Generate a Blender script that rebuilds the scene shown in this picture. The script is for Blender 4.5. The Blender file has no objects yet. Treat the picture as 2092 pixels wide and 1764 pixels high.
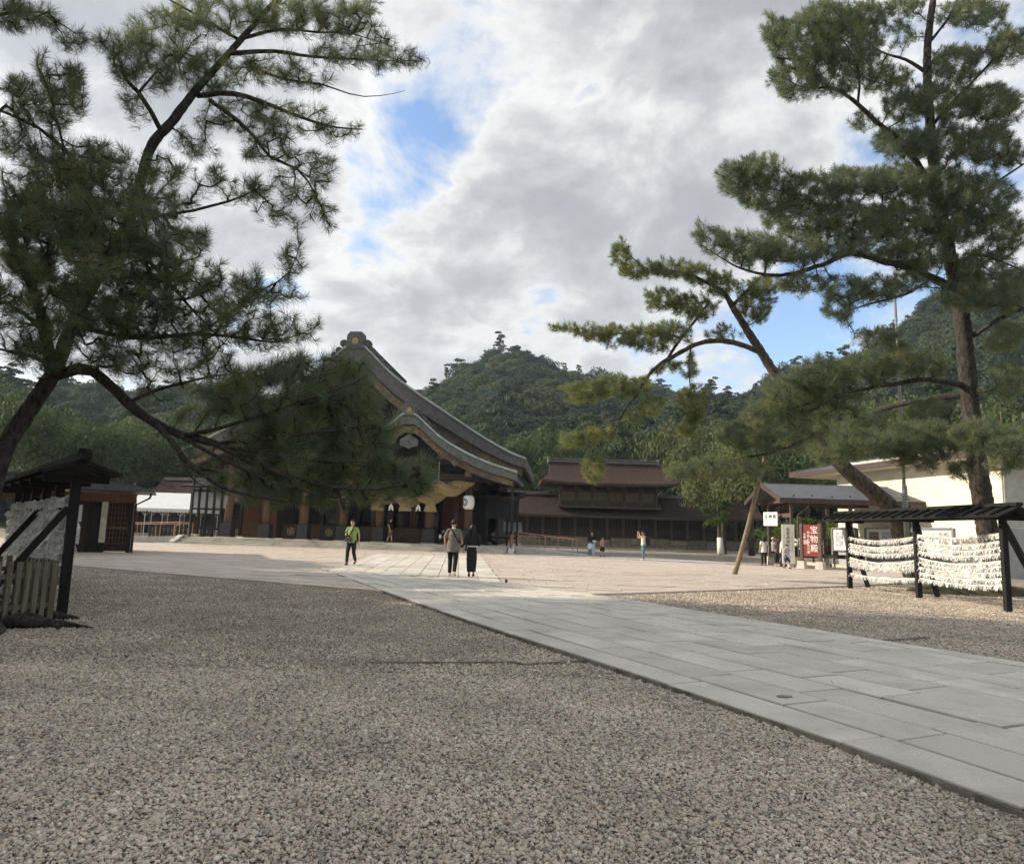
import bpy, bmesh, math, random
import numpy as np
from mathutils import Vector, Matrix

random.seed(7)
rng = np.random.default_rng(7)
scene = bpy.context.scene
C = scene.collection
R = math.radians

# ------------------------------------------------------------------ camera
CAM_H = 1.45
PITCH, ROLL, FPX = 7.93, 1.75, 1470.0          # FPX: focal length for a 2092 px wide picture
cam_data = bpy.data.cameras.new('camera')
cam_data.sensor_width = 36.0
cam_data.lens = 36.0 * FPX / 2092.0
cam_data.clip_start = 0.05
cam_data.clip_end = 6000
camera = bpy.data.objects.new('camera', cam_data)
C.objects.link(camera)
CAM_M = Matrix.Rotation(R(90 + PITCH), 4, 'X') @ Matrix.Rotation(R(ROLL), 4, 'Z')
camera.matrix_world = Matrix.Translation((0, 0, CAM_H)) @ CAM_M
scene.camera = camera
CAM_R = np.array(CAM_M.to_3x3())


def ray(u, v):
    return CAM_R @ np.array([(u - 1046.0) / FPX, -(v - 882.0) / FPX, -1.0])


def at(u, v, Y):
    """surveyed point: bearing (u, v) at Y metres in front of the viewpoint"""
    d = ray(u, v)
    return np.array([0, 0, CAM_H]) + d * (Y / d[1])


def gp(u, v, z=0.0):
    d = ray(u, v)
    return np.array([0, 0, CAM_H]) + d * ((z - CAM_H) / d[2])


# ------------------------------------------------------------------ sun and sky
SUN = Vector((-0.88, 0.10, 0.44)).normalized()      # direction towards the sun
sun_data = bpy.data.lights.new('sun', 'SUN')
sun_data.energy = 2.7
sun_data.angle = R(0.6)
sun_data.color = (1.0, 0.87, 0.69)
sun = bpy.data.objects.new('sun', sun_data)
C.objects.link(sun)
sun.rotation_euler = SUN.to_track_quat('Z', 'Y').to_euler()
sun.location = (-60, 40, 60)

world = bpy.data.worlds.new('World')
scene.world = world
world.use_nodes = True
WN, WL = world.node_tree.nodes, world.node_tree.links
WN.clear()


def wn(t, **kw):
    n = WN.new(t)
    for k, v in kw.items():
        setattr(n, k, v)
    return n


def wmath(op, a, b=None, clamp=False):
    n = wn('ShaderNodeMath', operation=op, use_clamp=clamp)
    for i, x in enumerate((a, b)):
        if x is None:
            continue
        if isinstance(x, (int, float)):
            n.inputs[i].default_value = x
        else:
            WL.new(x, n.inputs[i])
    return n.outputs[0]


sky = wn('ShaderNodeTexSky', sky_type='NISHITA', sun_disc=False)
sky.sun_elevation = math.asin(SUN.z)
sky.sun_rotation = math.atan2(SUN.x, SUN.y)
sky.air_density = 1.0
sky.dust_density = 0.6
sky.ozone_density = 2.0
skyc = wn('ShaderNodeMixRGB', blend_type='MULTIPLY')
skyc.inputs[0].default_value = 1
WL.new(sky.outputs[0], skyc.inputs[1])
skyc.inputs[2].default_value = (0.105, 0.105, 0.105, 1)

tc = wn('ShaderNodeTexCoord')
sep = wn('ShaderNodeSeparateXYZ')
WL.new(tc.outputs['Generated'], sep.inputs[0])
zc = wmath('ADD', wmath('MAXIMUM', sep.outputs[2], 0.0), 0.42)
px = wmath('DIVIDE', sep.outputs[0], zc)
py = wmath('DIVIDE', sep.outputs[1], zc)
comb = wn('ShaderNodeCombineXYZ')
WL.new(px, comb.inputs[0])
WL.new(py, comb.inputs[1])


def wnoise(scale, detail, rough, offset, dist=0.0):
    mp = wn('ShaderNodeMapping')
    mp.inputs['Location'].default_value = offset
    mp.inputs['Scale'].default_value = (1.0, 1.0, 1.0)
    WL.new(comb.outputs[0], mp.inputs[0])
    n = wn('ShaderNodeTexNoise')
    n.inputs['Scale'].default_value = scale
    n.inputs['Detail'].default_value = detail
    n.inputs['Roughness'].default_value = rough
    n.inputs['Distortion'].default_value = dist
    WL.new(mp.outputs[0], n.inputs['Vector'])
    return n.outputs[0]


def cloud_xy(u, v):
    d = ray(u, v)
    d = d / np.linalg.norm(d)
    z = max(d[2], 0) + 0.42
    return d[0] / z, d[1] / z


dens = wnoise(3.9, 8, 0.585, (14.4, 9.7, 0.4), 0.22)
# gaps of open blue and heavy grey banks, given by their bearing in the cloud layer
gaps = [(890, 175, .10, -.085), (1088, 132, .06, -.10), (862, 320, .085, -.10), (960, 590, .16, -.085), (1098, 580, .08, -.08), (770, 522, .09, -.08),
        (1700, 690, .36, -.13), (1850, 610, .26, -.14),
        (1150, 400, .13, .07), (880, 430, .14, .03), (1250, 60, .20, .07), (790, 345, .05, .10), (1400, 200, .2, .04)]
for (u, v, s, a) in gaps:
    gx, gy = cloud_xy(u, v)
    dx = wmath('SUBTRACT', px, gx)
    dy = wmath('SUBTRACT', py, gy)
    q = wmath('ADD', wmath('MULTIPLY', dx, dx), wmath('MULTIPLY', dy, dy))
    e = wmath('POWER', 2.718, wmath('MULTIPLY', q, -1.0 / (s * s)))
    dens = wmath('ADD', dens, wmath('MULTIPLY', e, a))


def wramp(fac, stops):
    r = wn('ShaderNodeValToRGB')
    while len(r.color_ramp.elements) < len(stops):
        r.color_ramp.elements.new(0.5)
    for el, (p, c) in zip(r.color_ramp.elements, stops):
        el.position = p
        el.color = (*c, 1) if len(c) == 3 else c
    WL.new(fac, r.inputs[0])
    return r.outputs[0]


mask = wramp(dens, [(0.315, (0, 0, 0)), (0.37, (.45, .45, .45)), (0.44, (1, 1, 1))])
shade = wnoise(4.0, 6, 0.58, (7.7, 2.2, 1.0), 0.35)
thick = wmath('ADD', dens, wmath('MULTIPLY', wmath('SUBTRACT', shade, 0.5), 0.30))
ccol = wramp(thick, [(0.36, (.345, .352, .358)), (0.43, (.385, .385, .38)), (0.475, (.325, .329, .332)), (0.53, (.255, .263, .274)), (0.61, (.197, .206, .220)), (0.8, (.160, .168, .182))])
# low, sunlit haze band towards the horizon
hz = wramp(sep.outputs[2], [(0.0, (1, 1, 1)), (0.10, (.8, .8, .8)), (0.30, (.28, .28, .28)), (0.5, (0, 0, 0))])
mixh = wn('ShaderNodeMixRGB')
WL.new(wmath('MULTIPLY', hz, 0.55), mixh.inputs[0])
WL.new(ccol, mixh.inputs[1])
mixh.inputs[2].default_value = (.345, .35, .352, 1)
mixc = wn('ShaderNodeMixRGB')
WL.new(mask, mixc.inputs[0])
WL.new(skyc.outputs[0], mixc.inputs[1])
WL.new(mixh.outputs[0], mixc.inputs[2])
# the veil of cloud brightens towards the sun
dt = wn('ShaderNodeVectorMath', operation='DOT_PRODUCT')
WL.new(tc.outputs['Generated'], dt.inputs[0])
dt.inputs[1].default_value = SUN
glow = wmath('ADD', 1.0, wmath('MULTIPLY', wmath('POWER', wmath('MAXIMUM', dt.outputs['Value'], 0.0), 3.0), 0.75))
bg = wn('ShaderNodeBackground')
WL.new(glow, bg.inputs[1])
WL.new(mixc.outputs[0], bg.inputs[0])
wo = wn('ShaderNodeOutputWorld')
WL.new(bg.outputs[0], wo.inputs[0])
world.cycles.sampling_method = 'MANUAL'
world.cycles.sample_map_resolution = 512

scene.view_settings.view_transform = 'Standard'
scene.view_settings.look = 'None'
scene.view_settings.exposure = 1.30
scene.view_settings.gamma = 1.0
scene.view_settings.use_curve_mapping = False
scene.render.engine = 'CYCLES'
scene.cycles.max_bounces = 4
scene.cycles.diffuse_bounces = 3
scene.cycles.glossy_bounces = 2
scene.cycles.transmission_bounces = 2
scene.cycles.transparent_max_bounces = 4
scene.cycles.volume_bounces = 0
scene.cycles.caustics_reflective = False
scene.cycles.caustics_refractive = False
scene.cycles.use_denoising = True
scene.cycles.denoising_prefilter = 'NONE'
scene.cycles.use_adaptive_sampling = True
scene.cycles.adaptive_threshold = 0.03

# ------------------------------------------------------------------ materials
MATS = {}


def mat(name, col, rough=0.8, var=0.15, scale=6.0, bump=0.0, bscale=40.0, hue=None, metal=0.0, rnd=0.0,
        stretch=(1, 1, 1), detail=5, spec=0.3, transl=0.0, coord='Object', kind=None):
    """procedural material: base colour broken up by noise (and per-object random), fine bump"""
    m = bpy.data.materials.new(name)
    m.use_nodes = True
    N, L = m.node_tree.nodes, m.node_tree.links
    b = N['Principled BSDF']
    b.inputs['Roughness'].default_value = rough
    b.inputs['Metallic'].default_value = metal
    b.inputs['Specular IOR Level'].default_value = spec
    t = N.new('ShaderNodeTexCoord')
    mp = N.new('ShaderNodeMapping')
    mp.inputs['Scale'].default_value = stretch
    L.new(t.outputs[coord], mp.inputs[0])
    n = N.new('ShaderNodeTexNoise')
    n.inputs['Scale'].default_value = scale
    n.inputs['Detail'].default_value = detail
    n.inputs['Roughness'].default_value = 0.65
    L.new(mp.outputs[0], n.inputs['Vector'])
    r = N.new('ShaderNodeValToRGB')
    c = np.array(col)
    h = np.array(hue) if hue is not None else c * (1 + 1.6 * var)
    r.color_ramp.elements[0].position = 0.32
    r.color_ramp.elements[1].position = 0.70
    r.color_ramp.elements[0].color = (*(c * (1 - 1.6 * var)), 1)
    r.color_ramp.elements[1].color = (*h, 1)
    L.new(n.outputs[0], r.inputs[0])
    out = r.outputs[0]
    if rnd:
        oi = N.new('ShaderNodeObjectInfo')
        mr = N.new('ShaderNodeMapRange')
        mr.inputs[3].default_value = 1 - rnd
        mr.inputs[4].default_value = 1 + rnd
        L.new(oi.outputs['Random'], mr.inputs[0])
        hs = N.new('ShaderNodeHueSaturation')
        L.new(mr.outputs[0], hs.inputs['Value'])
        L.new(out, hs.inputs['Color'])
        out = hs.outputs[0]
    L.new(out, b.inputs['Base Color'])
    if bump:
        n2 = N.new('ShaderNodeTexNoise')
        n2.inputs['Scale'].default_value = bscale
        n2.inputs['Detail'].default_value = 4
        L.new(mp.outputs[0], n2.inputs['Vector'])
        bp = N.new('ShaderNodeBump')
        bp.inputs['Strength'].default_value = bump
        bp.inputs['Distance'].default_value = 0.02
        L.new(n2.outputs[0], bp.inputs['Height'])
        L.new(bp.outputs[0], b.inputs['Normal'])
    if transl:
        tr = N.new('ShaderNodeBsdfTranslucent')
        L.new(out, tr.inputs[0])
        mx = N.new('ShaderNodeMixShader')
        mx.inputs[0].default_value = transl
        L.new(b.outputs[0], mx.inputs[1])
        L.new(tr.outputs[0], mx.inputs[2])
        L.new(mx.outputs[0], N['Material Output'].inputs[0])
    MATS[name] = m
    return m


# ------------------------------------------------------------------ mesh helpers
WM = {}                    # object name -> world matrix of the frame its children are written in


def tag(o, label=None, cat=None, group=None, kind=None):
    for k, v in (('label', label), ('category', cat), ('group', group), ('kind', kind)):
        if v:
            o[k] = v
    return o


def thing(name, label, cat, loc=(0, 0, 0), rotz=0.0, group=None):
    o = bpy.data.objects.new(name, None)
    o.empty_display_size = 0.2
    C.objects.link(o)
    o.location = loc
    o.rotation_euler = (0, 0, rotz)
    WM[o.name] = Matrix.Translation(loc) @ Matrix.Rotation(rotz, 4, 'Z')
    return tag(o, label, cat, group)


class MB:
    """collects shapes; build() links them as one mesh object"""

    def __init__(self):
        self.v, self.f = [], []

    def add(self, vs, fs):
        o = len(self.v)
        self.v.extend([tuple(map(float, p)) for p in vs])
        self.f.extend([tuple(i + o for i in f) for f in fs])
        return self

    def box(self, c, s, rz=0.0, M=None, taper=1.0):
        x, y, z = s[0] / 2, s[1] / 2, s[2] / 2
        t = taper
        P = [(-x, -y, -z), (x, -y, -z), (x, y, -z), (-x, y, -z), (-x * t, -y * t, z), (x * t, -y * t, z), (x * t, y * t, z), (-x * t, y * t, z)]
        cr, sr = math.cos(rz), math.sin(rz)
        Q = []
        for p in P:
            if M is not None:
                p = M @ Vector(p)
            q = (p[0] * cr - p[1] * sr + c[0], p[0] * sr + p[1] * cr + c[1], p[2] + c[2])
            Q.append(q)
        return self.add(Q, [(0, 3, 2, 1), (4, 5, 6, 7), (0, 1, 5, 4), (1, 2, 6, 5), (2, 3, 7, 6), (3, 0, 4, 7)])

    def beam(self, a, b, w, h, up=(0, 0, 1)):
        a, b = Vector(a), Vector(b)
        d = (b - a).normalized()
        u = Vector(up)
        s = d.cross(u)
        if s.length < 1e-4:
            s = d.cross(Vector((0, 1, 0)))
        s.normalize()
        u = s.cross(d).normalized()
        s, u = s * w / 2, u * h / 2
        P = [a - s - u, a + s - u, a + s + u, a - s + u, b - s - u, b + s - u, b + s + u, b - s + u]
        return self.add(P, [(0, 1, 2, 3), (4, 7, 6, 5), (0, 4, 5, 1), (1, 5, 6, 2), (2, 6, 7, 3), (3, 7, 4, 0)])

    def tube(self, pts, rad, n=8, cap=True, squash=None):
        pts = [Vector(p) for p in pts]
        if not hasattr(rad, '__len__'):
            rad = [rad] * len(pts)
        vs, fs = [], []
        ref = None
        for i, p in enumerate(pts):
            a = pts[max(i - 1, 0)]
            b = pts[min(i + 1, len(pts) - 1)]
            d = (b - a)
            d = d.normalized() if d.length > 1e-9 else Vector((0, 0, 1))
            if ref is None:
                ref = Vector((1, 0, 0)) if abs(d.x) < 0.8 else Vector((0, 1, 0))
            s = (ref - d * ref.dot(d))
            s = s.normalized() if s.length > 1e-6 else d.orthogonal().normalized()
            t = d.cross(s)
            ref = s
            r = rad[i]
            rx, ry = (r, r) if not hasattr(r, '__len__') else r
            for k in range(n):
                an = 2 * math.pi * k / n
                vs.append(p + s * (math.cos(an) * rx) + t * (math.sin(an) * ry))
        for i in range(len(pts) - 1):
            for k in range(n):
                k2 = (k + 1) % n
                fs.append((i * n + k, i * n + k2, (i + 1) * n + k2, (i + 1) * n + k))
        if cap:
            fs.append(tuple(reversed(range(n))))
            fs.append(tuple(range((len(pts) - 1) * n, len(pts) * n)))
        return self.add(vs, fs)

    def ell(self, c, r, nu=12, nv=8, M=None):
        vs, fs = [], []
        vs.append((0, 0, -1))
        for j in range(1, nv):
            th = -math.pi / 2 + math.pi * j / nv
            for k in range(nu):
                an = 2 * math.pi * k / nu
                vs.append((math.cos(th) * math.cos(an), math.cos(th) * math.sin(an), math.sin(th)))
        vs.append((0, 0, 1))
        for k in range(nu):
            fs.append((0, 1 + (k + 1) % nu, 1 + k))
        for j in range(nv - 2):
            for k in range(nu):
                a = 1 + j * nu + k
                b = 1 + j * nu + (k + 1) % nu
                fs.append((a, b, b + nu, a + nu))
        o = 1 + (nv - 2) * nu
        for k in range(nu):
            fs.append((o + k, o + (k + 1) % nu, len(vs) - 1))
        Q = []
        for p in vs:
            q = Vector((p[0] * r[0], p[1] * r[1], p[2] * r[2]))
            if M is not None:
                q = M @ q
            Q.append((q[0] + c[0], q[1] + c[1], q[2] + c[2]))
        return self.add(Q, fs)

    def prism(self, poly, a, b, axis='y'):
        """extrude a 2-D polygon (list of (x, z)) from a to b along axis"""
        n = len(poly)
        if axis == 'y':
            P = [(x, a, z) for x, z in poly] + [(x, b, z) for x, z in poly]
        elif axis == 'x':
            P = [(a, x, z) for x, z in poly] + [(b, x, z) for x, z in poly]
        else:
            P = [(x, z, a) for x, z in poly] + [(x, z, b) for x, z in poly]
        F = [tuple(range(n)), tuple(reversed(range(n, 2 * n)))]
        F += [(i, i + n, (i + 1) % n + n, (i + 1) % n) for i in range(n)]
        return self.add(P, F)

    def sheet(self, rows, closed=False):
        """grid of points -> quads"""
        nr, nc = len(rows), len(rows[0])
        vs = [p for r in rows for p in r]
        fs = []
        for i in range(nr - 1):
            for j in range(nc - 1 + (1 if closed else 0)):
                j2 = (j + 1) % nc
                fs.append((i * nc + j, i * nc + j2, (i + 1) * nc + j2, (i + 1) * nc + j))
        return self.add(vs, fs)

    def build(self, name, m, parent=None, smooth=False, bevel=0.0, world=False, frame=None, solid=0.0, kind=None, fix=True):
        me = bpy.data.meshes.new(name)
        V = self.v
        T = None
        if parent is not None and (world or frame is not None):
            T = WM[parent.name].inverted()
            if frame is not None:
                T = T @ frame
        elif frame is not None:
            T = frame
        if T is not None:
            A = np.array(T)
            V = np.array(V) @ A[:3, :3].T + A[:3, 3]
            V = [tuple(p) for p in V]
        me.from_pydata(V, [], self.f)
        if fix and len(self.f) < 60000:
            bm = bmesh.new()
            bm.from_mesh(me)
            bmesh.ops.recalc_face_normals(bm, faces=bm.faces)
            bm.to_mesh(me)
            bm.free()
        ms = m if isinstance(m, (list, tuple)) else [m]
        for mm in ms:
            me.materials.append(MATS[mm] if isinstance(mm, str) else mm)
        if smooth:
            me.polygons.foreach_set('use_smooth', [True] * len(me.polygons))
        o = bpy.data.objects.new(name, me)
        C.objects.link(o)
        if parent is not None:
            o.parent = parent
            WM[o.name] = WM[parent.name]
        else:
            WM[o.name] = Matrix.Identity(4)
        if bevel:
            md = o.modifiers.new('bevel', 'BEVEL')
            md.width = bevel
            md.segments = 2
            md.limit_method = 'ANGLE'
        if solid:
            md = o.modifiers.new('solid', 'SOLIDIFY')
            md.thickness = solid
        if kind:
            o['kind'] = kind
        return o


def children_of(o):
    return [c for c in bpy.data.objects if c.parent == o]


def copy_tree(o, parent=None):
    c = o.copy()
    C.objects.link(c)
    c.parent = parent
    for ch in children_of(o):
        copy_tree(ch, c)
    return c


def gn_instances(name, pts, rots, scales, protos_fn, material_objs, parent=None, extra=None):
    """one object whose geometry nodes place the given prototype meshes on points (for uncountable stuff)"""
    me = bpy.data.meshes.new(name)
    n = len(pts)
    me.from_pydata([tuple(p) for p in pts], [], [])
    for nm, arr, tp in (('rot', rots, 'FLOAT_VECTOR'), ('scl', scales, 'FLOAT_VECTOR')):
        a = me.attributes.new(nm, tp, 'POINT')
        a.data.foreach_set('vector', np.asarray(arr, dtype=np.float32).ravel())
    a = me.attributes.new('pick', 'INT', 'POINT')
    a.data.foreach_set('value', np.asarray(extra if extra is not None else rng.integers(0, 1000, n), dtype=np.int32))
    o = bpy.data.objects.new(name, me)
    C.objects.link(o)
    ng = bpy.data.node_groups.new(name + '_nodes', 'GeometryNodeTree')
    ng.interface.new_socket('Geometry', in_out='INPUT', socket_type='NodeSocketGeometry')
    ng.interface.new_socket('Geometry', in_out='OUTPUT', socket_type='NodeSocketGeometry')
    N, L = ng.nodes, ng.links
    gi, go = N.new('NodeGroupInput'), N.new('NodeGroupOutput')
    iop = N.new('GeometryNodeInstanceOnPoints')
    L.new(gi.outputs[0], iop.inputs['Points'])
    if len(material_objs) == 1:
        oi = N.new('GeometryNodeObjectInfo')
        oi.inputs[0].default_value = material_objs[0]
        L.new(oi.outputs['Geometry'], iop.inputs['Instance'])
    else:
        g2i = N.new('GeometryNodeGeometryToInstance')
        for p in reversed(material_objs):
            oi = N.new('GeometryNodeObjectInfo')
            oi.inputs[0].default_value = p
            L.new(oi.outputs['Geometry'], g2i.inputs[0])
        L.new(g2i.outputs[0], iop.inputs['Instance'])
        iop.inputs['Pick Instance'].default_value = True
        na = N.new('GeometryNodeInputNamedAttribute')
        na.data_type = 'INT'
        na.inputs[0].default_value = 'pick'
        L.new(na.outputs[0], iop.inputs['Instance Index'])
    for nm, sock in (('rot', 'Rotation'), ('scl', 'Scale')):
        na = N.new('GeometryNodeInputNamedAttribute')
        na.data_type = 'FLOAT_VECTOR'
        na.inputs[0].default_value = nm
        if sock == 'Rotation':
            e2r = N.new('FunctionNodeEulerToRotation')
            L.new(na.outputs[0], e2r.inputs[0])
            L.new(e2r.outputs[0], iop.inputs['Rotation'])
        else:
            L.new(na.outputs[0], iop.inputs['Scale'])
    L.new(iop.outputs[0], go.inputs[0])
    md = o.modifiers.new('scatter', 'NODES')
    md.node_group = ng
    if parent is not None:
        o.parent = parent
    o['kind'] = 'stuff'
    return o
# ------------------------------------------------------------------ ground materials


def ground_mat():
    m = bpy.data.materials.new('gravel_bed')
    m.use_nodes = True
    N, L = m.node_tree.nodes, m.node_tree.links
    b = N['Principled BSDF']
    b.inputs['Roughness'].default_value = 0.9
    b.inputs['Specular IOR Level'].default_value = 0.2
    t = N.new('ShaderNodeTexCoord')
    v = N.new('ShaderNodeTexVoronoi')
    v.inputs['Scale'].default_value = 50
    v.inputs['Randomness'].default_value = 1.0
    L.new(t.outputs['Object'], v.inputs['Vector'])
    bw = N.new('ShaderNodeSeparateColor')
    L.new(v.outputs['Color'], bw.inputs[0])
    r = N.new('ShaderNodeValToRGB')
    st = [(0.0, (.15, .135, .11)), (.3, (.41, .36, .29)), (.6, (.53, .465, .375)), (.85, (.63, .56, .455)), (1, (.74, .67, .56))]
    while len(r.color_ramp.elements) < len(st):
        r.color_ramp.elements.new(.5)
    for e, (p, c) in zip(r.color_ramp.elements, st):
        e.position = p
        e.color = (*c, 1)
    L.new(bw.outputs[0], r.inputs[0])
    # dark gaps between stones and soft drifts of tone
    g = N.new('ShaderNodeMapRange')
    g.inputs[1].default_value = 0.0
    g.inputs[2].default_value = 0.75
    g.inputs[3].default_value = 1.0
    g.inputs[4].default_value = 0.42
    L.new(v.outputs['Distance'], g.inputs[0])
    n = N.new('ShaderNodeTexNoise')
    n.inputs['Scale'].default_value = 0.55
    n.inputs['Detail'].default_value = 4
    L.new(t.outputs['Object'], n.inputs['Vector'])
    mr = N.new('ShaderNodeMapRange')
    mr.inputs[1].default_value = .3
    mr.inputs[2].default_value = .7
    mr.inputs[3].default_value = .84
    mr.inputs[4].default_value = 1.1
    L.new(n.outputs[0], mr.inputs[0])
    mu = N.new('ShaderNodeMath')
    mu.operation = 'MULTIPLY'
    L.new(g.outputs[0], mu.inputs[0])
    L.new(mr.outputs[0], mu.inputs[1])
    hs = N.new('ShaderNodeHueSaturation')
    L.new(mu.outputs[0], hs.inputs['Value'])
    L.new(r.outputs[0], hs.inputs['Color'])
    L.new(hs.outputs[0], b.inputs['Base Color'])
    bp = N.new('ShaderNodeBump')
    bp.invert = True
    bp.inputs['Strength'].default_value = 0.9
    bp.inputs['Distance'].default_value = 0.015
    L.new(v.outputs['Distance'], bp.inputs['Height'])
    L.new(bp.outputs[0], b.inputs['Normal'])
    MATS['gravel_bed'] = m


ground_mat()


def pebble_mat():
    m = bpy.data.materials.new('pebble')
    m.use_nodes = True
    N, L = m.node_tree.nodes, m.node_tree.links
    b = N['Principled BSDF']
    b.inputs['Roughness'].default_value = 0.75
    b.inputs['Specular IOR Level'].default_value = 0.3
    oi = N.new('ShaderNodeObjectInfo')
    r = N.new('ShaderNodeValToRGB')
    st = [(0.0, (.22, .205, .185)), (.08, (.29, .265, .23)), (.22, (.52, .44, .35)), (.40, (.60, .515, .415)), (.55, (.51, .44, .36)),
          (.66, (.63, .55, .45)), (.74, (.55, .42, .305)), (.80, (.41, .37, .325)), (.90, (.68, .60, .495)), (1.0, (.74, .68, .58))]
    while len(r.color_ramp.elements) < len(st):
        r.color_ramp.elements.new(.5)
    for e, (p, c) in zip(r.color_ramp.elements, st):
        e.position = p
        e.color = (*c, 1)
    L.new(oi.outputs['Random'], r.inputs[0])
    t = N.new('ShaderNodeTexCoord')
    n = N.new('ShaderNodeTexNoise')
    n.inputs['Scale'].default_value = 2.2
    n.inputs['Detail'].default_value = 5
    L.new(t.outputs['Object'], n.inputs['Vector'])
    mr = N.new('ShaderNodeMapRange')
    mr.inputs[1].default_value = .3
    mr.inputs[2].default_value = .7
    mr.inputs[3].default_value = .78
    mr.inputs[4].default_value = 1.15
    L.new(n.outputs[0], mr.inputs[0])
    n2 = N.new('ShaderNodeTexNoise')         # drifts of damper and dustier stones
    n2.inputs['Scale'].default_value = .9
    n2.inputs['Detail'].default_value = 5
    L.new(oi.outputs['Location'], n2.inputs['Vector'])
    mr2 = N.new('ShaderNodeMapRange')
    mr2.inputs[1].default_value, mr2.inputs[2].default_value = .32, .68
    mr2.inputs[3].default_value, mr2.inputs[4].default_value = .78, 1.12
    L.new(n2.outputs[0], mr2.inputs[0])
    mu = N.new('ShaderNodeMath')
    mu.operation = 'MULTIPLY'
    L.new(mr.outputs[0], mu.inputs[0])
    L.new(mr2.outputs[0], mu.inputs[1])
    hs = N.new('ShaderNodeHueSaturation')
    L.new(mu.outputs[0], hs.inputs['Value'])
    L.new(r.outputs[0], hs.inputs['Color'])
    L.new(hs.outputs[0], b.inputs['Base Color'])
    MATS['pebble'] = m


pebble_mat()


def granite(name, col, hue2, rnd=0.10, stain=(.30, .28, .22)):
    m = bpy.data.materials.new(name)
    m.use_nodes = True
    N, L = m.node_tree.nodes, m.node_tree.links
    b = N['Principled BSDF']
    b.inputs['Roughness'].default_value = 0.72
    b.inputs['Specular IOR Level'].default_value = 0.35
    t = N.new('ShaderNodeTexCoord')
    oi = N.new('ShaderNodeObjectInfo')
    n = N.new('ShaderNodeTexNoise')          # crystal speckle
    n.inputs['Scale'].default_value = 130
    n.inputs['Detail'].default_value = 3
    n.inputs['Roughness'].default_value = .8
    L.new(t.outputs['Object'], n.inputs['Vector'])
    r = N.new('ShaderNodeValToRGB')
    c = np.array(col)
    r.color_ramp.elements[0].position, r.color_ramp.elements[1].position = .34, .66
    r.color_ramp.elements[0].color = (*(c * .68), 1)
    r.color_ramp.elements[1].color = (*np.minimum(c * 1.28, .85), 1)
    L.new(n.outputs[0], r.inputs[0])
    n2 = N.new('ShaderNodeTexNoise')         # worn, dirty drifts
    n2.inputs['Scale'].default_value = 1.3
    n2.inputs['Detail'].default_value = 6
    n2.inputs['Roughness'].default_value = .6
    L.new(t.outputs['Object'], n2.inputs['Vector'])
    r2 = N.new('ShaderNodeValToRGB')
    r2.color_ramp.elements[0].position, r2.color_ramp.elements[1].position = .43, .66
    r2.color_ramp.elements[0].color = (0, 0, 0, 1)
    r2.color_ramp.elements[1].color = (.7, .7, .7, 1)
    L.new(n2.outputs[0], r2.inputs[0])
    mx = N.new('ShaderNodeMixRGB')
    L.new(r2.outputs[0], mx.inputs[0])
    L.new(r.outputs[0], mx.inputs[1])
    mx.inputs[2].default_value = (*stain, 1)
    # a tint of its own for each slab
    mx2 = N.new('ShaderNodeMixRGB')
    pw = N.new('ShaderNodeMath')
    pw.operation = 'POWER'
    pw.inputs[1].default_value = 3.0
    L.new(oi.outputs['Random'], pw.inputs[0])
    sc = N.new('ShaderNodeMath')
    sc.operation = 'MULTIPLY'
    sc.inputs[1].default_value = .75
    L.new(pw.outputs[0], sc.inputs[0])
    L.new(sc.outputs[0], mx2.inputs[0])
    L.new(mx.outputs[0], mx2.inputs[1])
    mx2.inputs[2].default_value = (*hue2, 1)
    wn_ = N.new('ShaderNodeTexWhiteNoise')
    wn_.noise_dimensions = '1D'
    L.new(oi.outputs['Random'], wn_.inputs['W'])
    mr = N.new('ShaderNodeMapRange')
    mr.inputs[3].default_value = 1 - rnd
    mr.inputs[4].default_value = 1 + rnd
    L.new(wn_.outputs[0], mr.inputs[0])
    hs = N.new('ShaderNodeHueSaturation')
    L.new(mr.outputs[0], hs.inputs['Value'])
    L.new(mx2.outputs[0], hs.inputs['Color'])
    L.new(hs.outputs[0], b.inputs['Base Color'])
    bp = N.new('ShaderNodeBump')
    bp.inputs['Strength'].default_value = .25
    bp.inputs['Distance'].default_value = .006
    L.new(n.outputs[0], bp.inputs['Height'])
    L.new(bp.outputs[0], b.inputs['Normal'])
    MATS[name] = m


granite('granite_grey', (.64, .605, .53), (.55, .50, .43), .09, (.40, .37, .30))
granite('granite_pink', (.53, .47, .40), (.49, .40, .335), .12, (.42, .365, .305))
granite('granite_step', (.60, .56, .46), (.42, .43, .38), .08)
mat('joint', (.07, .062, .05), .95, .3, 20)
mat('joint_pale', (.14, .12, .10), .95, .25, 20)
mat('steel_edge', (.20, .178, .14), .8, .35, 5)
mat('concrete', (.46, .445, .405), .85, .10, 3, .1, 60)

# ------------------------------------------------------------------ ground sheet
g = MB()
xs = [-1500, -300, -120] + list(np.linspace(-60, 60, 25)) + [120, 300, 1500]
ys = [-300, -60] + list(np.linspace(-20, 80, 21)) + [150, 400, 2500]
g.sheet([[(x, y, 0.0) for x in xs] for y in ys])
tag(g.build('ground', 'gravel_bed'), kind='structure')


# ------------------------------------------------------------------ stone path
PL = [(-6.6, 25.6), (-5.85, 23.78), (-2.87, 16.76), (-.42, 11.29), (.84, 8.70), (1.62, 7.05), (2.2, 5.8), (2.62, 4.7), (2.95, 3.8), (3.6, 1.6), (4.3, -1.0)]
PR = [(-.9, 22.0), (.30, 20.15), (1.89, 17.55), (3.40, 14.95), (4.45, 12.95), (5.25, 11.3), (6.35, 9.25), (7.0, 8.0), (7.7, 6.6), (8.9, 4.2), (10.0, 2.0)]


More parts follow.
